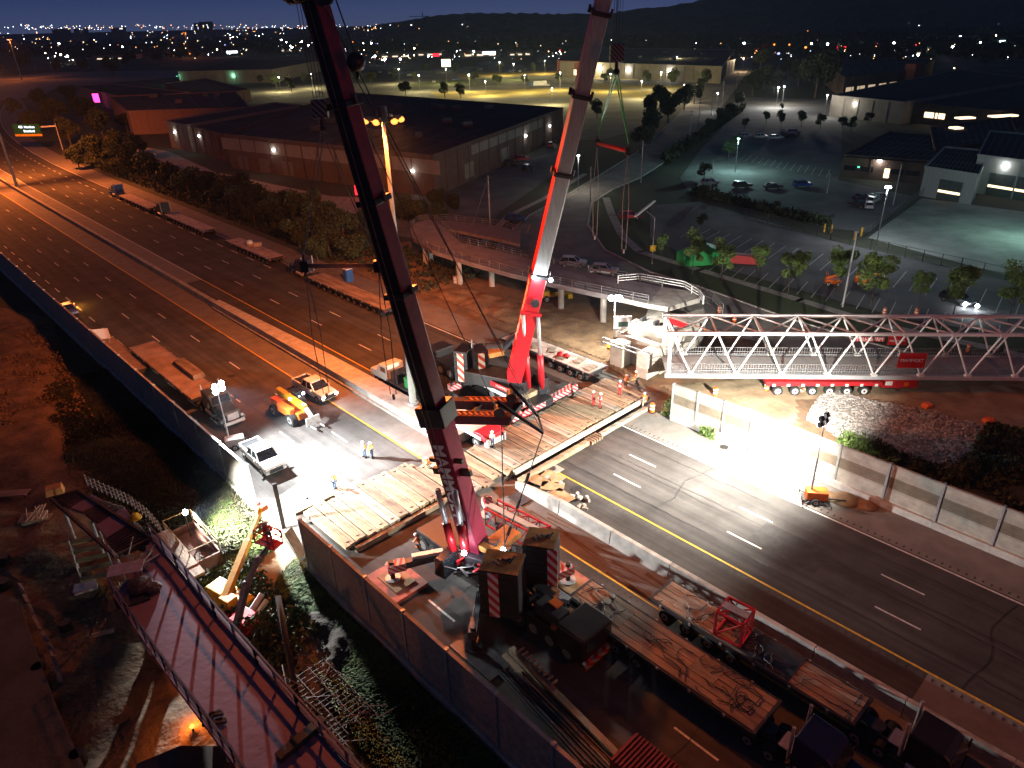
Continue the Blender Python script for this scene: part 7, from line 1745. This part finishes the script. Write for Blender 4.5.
for q in ((-1.4, -.4), (1.4, -.4), (1.4, .4), (-1.4, .4)): b.tube((*q, 0), (*q, 1.0), .07, n=6)
b.build('leg_frame', dark_steel, t)
t = thing('worker_helmet', 'yellow safety helmet shape resting on the formwork edge', 'helmet', at(136, 519, ZD), 0); b = MB(); b.ball((0, 0, .25), .38, 12, 7, sz=.8); b.tube((0, 0, .1), (0, 0, .15), .48, n=14); b.build('shell', yellow_mc, t)
# loader under the ramp
t = thing('wheel_loader', 'yellow loader parked under the curved ramp', 'loader', at(551, 300), .35); t.scale = (.85,) * 3; b = MB(); b.box((0, 0, 1.2), (3.8, 1.5, .8)); b.box((-1.2, 0, 1.8), (1.5, 1.5, .7)); b.build('body', yellow_mc, t, bevel=.1)
b = MB(); b.box((.5, 0, 2.3), (1.3, 1.3, 1.3)); b.build('cab', glass_dark, t, bevel=.06); b = MB(); b.beam((1.4, 0, 1.4), (3.2, 0, .7), .5, .3); b.box((3.5, 0, .6), (.9, 2.3, .9)); b.build('bucket', yellow_mc, t)
for x in (-1.3, 1.4):
    for s in (-1, 1): wheel(t, x, s * .95, .62, .5)
t = thing('portable_stage', 'yellow equipment frame under the left part of the curved ramp', 'equipment', at(470, 262), .4); b = MB(); b.box((0, 0, .5), (1.8, 1.2, .8)); b.box((0, 0, 1.6), (1.2, .8, .3)); b.build('box', yellow_mc, t, bevel=.05)
t = thing('concrete_block', 'white concrete block on the dirt below the curved ramp', 'block', at(458, 283), .2); b = MB(); b.box((0, 0, .6), (1.6, 1.2, 1.2), ty=.8); b.build('block', concrete_pale, t, bevel=.05)
t = thing('control_box', 'small dark red controller cart on the lane beside the service truck', 'cart', hw(-30.2, 3.6, 0), HA); b = MB(); b.box((0, 0, .7), (1.1, .9, .7)); b.build('box', mat('cart_red', (.12, .01, .02), .5), t, bevel=.04)
for s in (-1, 1): wheel(t, 0, s * .5, .3, .2)
t = thing('small_car', 'x', 'car', (0, 0, 0)); D.objects.remove(t)
# traffic drums and barricades
def drum(label, px, py, tall=1.15):
    t = thing('traffic_drum', label, 'traffic drum', at(px, py)); b = MB(); b.tube((0, 0, 0), (0, 0, .1), .4, n=14); b.build('base', black, t)
    b = MB(); b.tube((0, 0, .1), (0, 0, tall), .3, .22, 14); b.build('body', orange_plastic, t); b = MB()
    for z_ in (.4, .8): b.tube((0, 0, z_), (0, 0, z_ + .15), .3, .29, 14)
    b.build('reflective_band', white_body, t)
for l, x, y in (('orange drum above the short noise barrier', 715, 396), ('orange drum under the left end of the transporter', 766, 391), ('orange drum at the end of the timber mats by the kneeling worker', 652, 412), ('orange drum behind the truss left end', 719, 313), ('orange drum behind the second truss panel', 734, 322), ('orange drum behind the truss near the headlamps', 884, 315), ('orange drum behind the truss right of the tall lamp', 916, 315), ('orange drum on the road behind the far right truss', 968, 352)): drum(l, x, y)
t = thing('barricade', 'orange and white striped barricade lying below the transporter', 'barricade', at(801, 393), .2); b = MB(); b.beam((-1, 0, .2), (1, 0, .5), .5, .12); b.build('board', stripe_mat('barricade_stripe', (.8, .2, .02), (.7, .7, .7), .3), t)
b = MB(); b.tube((-.8, 0, 0), (-.8, .4, .6), .04, n=5); b.tube((.8, 0, 0), (.8, .4, .6), .04, n=5); b.build('leg', dark_steel, t)
for l, x, y in (('fallen orange barricade on the gravel edge', 927, 407), ('orange sign lying on the dirt at the right', 988, 422), ('orange net heap at the right picture edge', 1020, 443)):
    t = thing('orange_marker', l, 'marker', at(x, y), .4); b = MB(); b.box((0, 0, .25), (1.2, .8, .4), tx=.6); b.box((.8, .3, .1), (.8, .2, .1)); b.build('marker', orange_plastic, t)
t = thing('traffic_cone', 'orange cone beside the front outrigger of the near crane', 'cone', at(419, 546, .0)); b = MB(); b.tube((0, 0, .05), (0, 0, .8), .2, .04, 10); b.box((0, 0, .03), (.5, .5, .06)); b.build('cone', orange_plastic, t)
t = thing('warning_pennant', 'red and white striped warning board beside the near boom', 'warning board', at(490, 520)); b = MB(); b.tube((0, 0, 0), (0, 0, 1.2), .04, n=6); b.build('stand', dark_steel, t); b = MB(); b.side([(-.5, 1.1), (.5, 1.1), (.25, 2.6), (-.25, 2.6)], -.03, .03); b.build('board', haz_rwx, t)
t = thing('mud_patch', 'x', 'x', (0, 0, 0)); D.objects.remove(t)
t = thing('sand_heap', 'brown soil heap spilled on the shoulder right of the orange light tower', 'soil heap', at(845, 500)); b = MB(); b.ball((0, 0, 0), 1.3, 14, 6, sz=.28); b.ball((1.6, -.9, 0), 1.0, 12, 6, sz=.25); b.ball((-1.2, .6, 0), .9, 12, 6, sz=.2); b.build('heap', dirt, t, smooth=True)
t = thing('bank_toolbox', 'white panel boards and poles dropped on the dirt behind the abutment', 'boards', at(630, 345), .4); b = MB(); b.box((0, 0, .1), (2, 1, .2)); b.build('boards', truss_white, t)
# ================================================================== PEOPLE
skin_m = mat('skin', (.40, .24, .17), .6, var=.1); hair_m = mat('boots', (.03, .025, .02), .7); 
hv_orange = mat('vest_orange', (.80, .16, .02), .7, var=.1); hv_yellow = mat('vest_yellow', (.55, .50, .06), .7, var=.1); hv_red = mat('coverall_red', (.45, .03, .03), .7, var=.1)
trouser_blue = mat('trouser_blue', (.05, .08, .14), .8); trouser_dark = mat('trouser_dark', (.03, .03, .035), .8); khaki = mat('trouser_khaki', (.26, .22, .15), .8); vest_pale = mat('shirt_pale', (.55, .53, .42), .8)
helmet_w = mat('helmet_white', (.75, .75, .75), .4, var=.05)
def skinned(name, verts, edges, radii, m, parent, levels=1, root=0):
    me = D.meshes.new(name); me.from_pydata(verts, edges, []); o = D.objects.new(name, me); COL.objects.link(o)
    sk = o.modifiers.new('skin', 'SKIN'); sk.use_smooth_shade = True
    me.skin_vertices if me.skin_vertices else None
    for i, r_ in enumerate(radii): me.skin_vertices[0].data[i].radius = r_ if isinstance(r_, tuple) else (r_, r_)
    me.skin_vertices[0].data[root].use_root = True
    su = o.modifiers.new('sub', 'SUBSURF'); su.levels = su.render_levels = levels
    bpy.context.view_layer.update()
    dg = bpy.context.evaluated_depsgraph_get(); me2 = D.meshes.new_from_object(o.evaluated_get(dg)); D.objects.remove(o)
    me2.materials.clear(); me2.materials.append(m); o = D.objects.new(name, me2); COL.objects.link(o); o.parent = parent; return o
POSES = {
 'stand': dict(lean=0, la=((.24, 0, 1.18), (.27, .06, .92)), ra=((-.24, 0, 1.18), (-.26, .08, .93)), ll=((.11, .02, .5), (.13, 0, .08)), rl=((-.11, .02, .5), (-.13, 0, .08))),
 'walk': dict(lean=.06, la=((.25, -.12, 1.18), (.26, -.05, .94)), ra=((-.25, .14, 1.2), (-.24, .3, 1.0)), ll=((.1, .2, .52), (.1, .22, .1)), rl=((-.1, -.03, .5), (-.1, -.3, .1))),
 'reach': dict(lean=.14, la=((.26, .2, 1.2), (.2, .46, 1.1)), ra=((-.26, .2, 1.2), (-.2, .46, 1.12)), ll=((.13, .12, .5), (.15, .05, .08)), rl=((-.13, .0, .5), (-.15, -.15, .08))),
 'hips': dict(lean=0, la=((.36, -.08, 1.2), (.2, .04, 1.02)), ra=((-.36, -.08, 1.2), (-.2, .04, 1.02)), ll=((.13, .02, .5), (.16, 0, .08)), rl=((-.13, .02, .5), (-.16, 0, .08))),
 'crouch': dict(lean=.34, la=((.26, .42, .75), (.16, .62, .6)), ra=((-.26, .42, .75), (-.16, .62, .6)), ll=((.16, .36, .5), (.15, .02, .08)), rl=((-.16, .36, .5), (-.15, -.02, .08)), drop=.42),
}
LIB = {}
def person(label, loc, rz, pose, top, legs, helmet=helmet_w, vest=None, group=None):
    t = thing('person', label, 'person', loc, rz, group); t.scale = (1.06,) * 3
    key = (pose, top.name, legs.name, helmet.name, vest.name if vest else '')
    p = POSES[pose]; dr = p.get('drop', 0); L = p['lean']
    hip, chest, neck, head = (0, 0, .98 - dr), (0, L * .6, 1.32 - dr), (0, L * .95, 1.52 - dr), (0, L * 1.1 + .02, 1.66 - dr)
    sh = lambda s: (s * .18, L * .8, 1.43 - dr)
    (le, lh), (re_, rh) = p['la'], p['ra']
    fx = lambda q: (q[0], q[1] + (L * .5 if dr == 0 else 0), q[2])
    le, lh, re_, rh = map(fx, (le, lh, re_, rh))
    v = [hip, chest, neck, head, sh(1), le, lh, sh(-1), re_, rh, (.1, 0, .93 - dr), p['ll'][0], p['ll'][1], (-.1, 0, .93 - dr), p['rl'][0], p['rl'][1]]
    e = [(0, 1), (1, 2), (2, 3), (1, 4), (4, 5), (5, 6), (1, 7), (7, 8), (8, 9), (0, 10), (10, 11), (11, 12), (0, 13), (13, 14), (14, 15)]
    rad = [.13, .14, .055, .095, .06, .042, .03, .06, .042, .03, .085, .06, .045, .085, .06, .045]
    v = [tuple(q) for q in v]
    for wi, s in ((6, 1), (9, -1)):     # hands: palm, four fingers and a thumb
        w_ = Vector(v[wi]); d = (w_ - Vector(v[wi - 1])).normalized(); side = Vector((s * -d.z, 0, s * d.x)) if abs(d.z) > .5 else Vector((1, 0, 0)); side.normalize()
        pal = w_ + d * .08; v.append(tuple(pal)); rad.append((.035, .018)); pi = len(v) - 1; e.append((wi, pi))
        fw = Vector((0, 1, 0)) - d * d.y; fw.normalize()
        for k, (o_, ln) in enumerate(((-.03, .07), (-.01, .08), (.01, .075), (.03, .06))):
            a = pal + fw * o_ + d * .035; v.append(tuple(a)); rad.append(.009); e.append((pi, len(v) - 1)); c = a + d * ln + side * -.015; v.append(tuple(c)); rad.append(.008); e.append((len(v) - 2, len(v) - 1))
        th = w_ + d * .03 + fw * .045; v.append(tuple(th)); rad.append(.01); e.append((wi, len(v) - 1)); v.append(tuple(th + d * .04 + fw * .02)); rad.append(.009); e.append((len(v) - 2, len(v) - 1))
    if pose not in LIB:
        LIB[pose] = skinned('body', v, e, rad, skin_m, t)
        LIB[pose + 't'] = skinned('jacket', [v[0], v[1], (v[2][0], v[2][1], v[2][2] - .05), v[4], v[5], Vector(v[6]).lerp(Vector(v[5]), .1), v[7], v[8], Vector(v[9]).lerp(Vector(v[8]), .1)], [(0, 1), (1, 2), (1, 3), (3, 4), (4, 5), (1, 6), (6, 7), (7, 8)], [(.19, .15), (.2, .15), .09, .09, .07, .06, .09, .07, .06], top, t)
        LIB[pose + 'l'] = skinned('trousers', [v[0], v[10], v[11], v[12], v[13], v[14], v[15]], [(0, 1), (1, 2), (2, 3), (0, 4), (4, 5), (5, 6)], [.15, .115, .085, .075, .115, .085, .075], legs, t)
    else:
        for k, m_, nm in (('', skin_m, 'body'), ('t', top, 'jacket'), ('l', legs, 'trousers')):
            me = LIB[pose + k].data if m_ == LIB[pose + k].data.materials[0] else None
            if me is None: me = LIB[pose + k].data.copy(); me.materials.clear(); me.materials.append(m_)
            o = D.objects.new(nm, me); COL.objects.link(o); o.parent = t
    h = Vector(head); b = MB(); b.ball(h + Vector((0, 0, .07)), .145, 12, 7, sz=.85); b.tube(h + Vector((0, .02, .05)), h + Vector((0, .02, .065)), .17, n=14); b.build('helmet', helmet, t, smooth=True)
    b = MB()
    for s in (-1, 1): b.ball(h + Vector((s * .035, .088, .0)), .014, 6, 4)
    b.build('eyes', trouser_dark, t); b = MB(); b.ball(h + Vector((0, .1, -.02)), .018, 6, 4); b.beam(h + Vector((-.025, .088, -.055)), h + Vector((.025, .088, -.055)), .012, .008)
    for s in (-1, 1): b.ball(h + Vector((s * .095, 0, -.01)), .022, 6, 4)
    b.build('nose_mouth_ears', skin_m, t)
    for q in (p['ll'][1], p['rl'][1]): b = MB(); b.box((q[0], q[1] + .05, .06), (.12, .3, .13)); b.build('boot', hair_m, t, bevel=.02)
    if vest: 
        b = MB(); 
        for z_ in (1.08, 1.25): b.tube((0, L * .5, z_ - dr), (0, L * .55, z_ - dr + .05), .195, n=14)
        b.build('reflective_band', vest, t)
    return t
band = mat('reflective_tape', (.7, .7, .6), .4)
person('worker in an orange jacket standing with folded arms near the yellow line', at(365, 457), 2.4, 'hips', hv_orange, trouser_blue, vest=band)
person('worker in a yellow vest beside the one in orange on the floodlit road', at(372, 458), -2.2, 'stand', hv_yellow, trouser_blue, vest=band)
person('worker in a yellow vest alone on the overexposed road by the left mats', at(335, 490), .5, 'walk', hv_yellow, trouser_blue, vest=band)
person('worker in red coveralls on the timber mats, left of the pair', at(593.5, 406, .65), 1.0, 'stand', hv_red, hv_red, vest=band)
person('worker in red coveralls on the timber mats, right of the pair', at(600, 408, .65), -1.8, 'hips', hv_red, hv_red, vest=band)
person('worker in red coveralls at the upper corner of the timber mats', at(619.5, 395, .65), -.5, 'stand', hv_red, hv_red, vest=band)
person('worker in an orange vest reaching for a plank in front of the abutment', at(625, 389, .1), -1.2, 'reach', hv_orange, khaki, vest=band)
person('worker in orange holding the other end of the plank by the abutment', at(637, 385, .1), 1.6, 'reach', hv_orange, trouser_blue, vest=band)
person('worker in an orange vest and grey trousers by the drum at the mat end', at(644, 407, .1), 2.8, 'walk', hv_orange, vest_pale, vest=band)
person('worker in a pale yellow shirt in front of the white decked truck', at(493, 447, .65), 2.6, 'stand', vest_pale, trouser_blue)
person('worker in orange crouching at the edge of the left mats by the yellow line', at(430, 468, .65), 2.2, 'crouch', hv_orange, khaki)
person('worker in red coveralls standing right of the red power pack', at(897, 390, .1), 3.0, 'stand', hv_red, hv_red, vest=band)
person('worker in orange leaning by the pale decked trailer wheels', at(573, 372, .0), 1.2, 'hips', hv_orange, trouser_dark)
person('worker in orange on the deck board by the far crane light', at(541, 575 - 22, 0), 0, 'crouch', hv_orange, trouser_dark) if False else None
person('worker in a red jacket standing in the lift basket by the barrier', at_range(270, 541, Vector(at(270, 545, 6.4)).xy.length) + Vector((0, 0, -.2)), .4, 'stand', hv_red, trouser_blue)
person('worker in orange on the ground by the generator behind the near crane cab', at(421, 549, 0), 1.0, 'crouch', hv_orange, trouser_dark)
t = thing('plank', 'yellow plank carried by two workers in front of the abutment', 'plank', (0, 0, 0)); A, B = at(627, 382, 1.15), at(636, 379, 1.15); b = MB(); b.beam(A, B, .3, .06); b.build('plank', mat('plank_yellow', (.62, .48, .12), .7), t)
# ================================================================== HEADLAMPS, CAMERA, SKY
for x, y in ((964, 309), (976, 311)):
    t = thing('head_lamp', 'bright headlamp on the car below the dark tree, ' + ('left one' if x < 970 else 'right one'), 'headlamp', at(x, y)); b = MB(); b.ball((0, 0, .8), .28); b.tube((0, .1, 0), (0, .1, .6), .05, n=5); b.build('bulb', lamp_white, t)
lamp('POINT', at(970, 314) + Vector((0, -1, 1)), 150, COOL, .2)
cam = D.cameras.new('camera'); co = D.objects.new('camera', cam); COL.objects.link(co); scene.camera = co
co.location = (0, 0, CAMZ)
cam.sensor_fit = 'HORIZONTAL'; cam.sensor_width = 36; cam.lens = F / 1024 * 36
cam.shift_x = -(CX - 512) / 1024; cam.shift_y = 0
cam.clip_start = .5; cam.clip_end = 30000
M = Matrix.Rotation(R(90) - PITCH, 4, 'X') @ Matrix.Rotation(-ROLL, 4, 'Z')
co.matrix_world = Matrix.Translation((0, 0, CAMZ)) @ M
wd = D.worlds.new('World'); scene.world = wd; wd.use_nodes = True; nt = wd.node_tree; nt.nodes.clear()
out = nt.nodes.new('ShaderNodeOutputWorld'); bg = nt.nodes.new('ShaderNodeBackground')
# dusk sky after sunset: blue gradient that is palest just above the horizon
tc = nt.nodes.new('ShaderNodeTexCoord'); sp = nt.nodes.new('ShaderNodeSeparateXYZ'); rp = nt.nodes.new('ShaderNodeValToRGB')
nt.links.new(tc.outputs['Generated'], sp.inputs[0]); nt.links.new(sp.outputs['Z'], rp.inputs[0]); nt.links.new(rp.outputs[0], bg.inputs[0])
e = rp.color_ramp.elements; e[0].position = 0.0; e[0].color = (.052, .070, .150, 1); e[1].position = 1.0; e[1].color = (.008, .014, .036, 1)
for pos, c_ in ((.012, (.046, .066, .160)), (.03, (.030, .050, .145)), (.12, (.017, .028, .078)), (.5, (.010, .018, .048))):
    q = e.new(pos); q.color = (*c_, 1)
bg.inputs[1].default_value = 1.0
nt.links.new(bg.outputs[0], out.inputs[0])
vs_ = scene.view_settings; scene.display_settings.display_device = 'sRGB'
vs_.view_transform = 'Standard'; vs_.look = 'None'; vs_.exposure = 0.2; vs_.gamma = 1; vs_.use_curve_mapping = False
scene.render.engine = 'CYCLES'; cy = scene.cycles; cy.use_denoising = True
try: cy.denoiser = 'OPENIMAGEDENOISE'
except Exception: pass
cy.max_bounces = 4; cy.diffuse_bounces = 2; cy.glossy_bounces = 2; cy.transmission_bounces = 2; cy.sample_clamp_indirect = 2.0; cy.sample_clamp_direct = 0; cy.use_light_tree = True
cy.caustics_reflective = False; cy.caustics_refractive = False
from bpy_extras.object_utils import world_to_camera_view
bpy.context.view_layer.update()
if 0:
    for px, py in ((100, 100), (900, 100), (100, 700), (900, 700)):
        q = world_to_camera_view(scene, co, at(px, py)); print('CHK', px, py, q.x * 1024, (1 - q.y) * 768)

# thin evening haze over the whole place
hz = D.materials.new('haze'); hz.use_nodes = True; nt = hz.node_tree; nt.nodes.clear()
o_ = nt.nodes.new('ShaderNodeOutputMaterial'); v_ = nt.nodes.new('ShaderNodeVolumePrincipled'); v_.inputs['Density'].default_value = 0.0001
v_.inputs['Color'].default_value = (.55, .72, 1.0, 1); nt.links.new(v_.outputs[0], o_.inputs['Volume'])
b = MB(); b.hexa([(-3500, -150, -35), (3500, -150, -35), (3500, 3600, -35), (-3500, 3600, -35)], [(-3500, -150, 260), (3500, -150, 260), (3500, 3600, 260), (-3500, 3600, 260)])
tag(b.build('haze', hz), 'thin blue evening haze hanging over the whole town', 'haze', kind='stuff')
cy.volume_bounces = 0
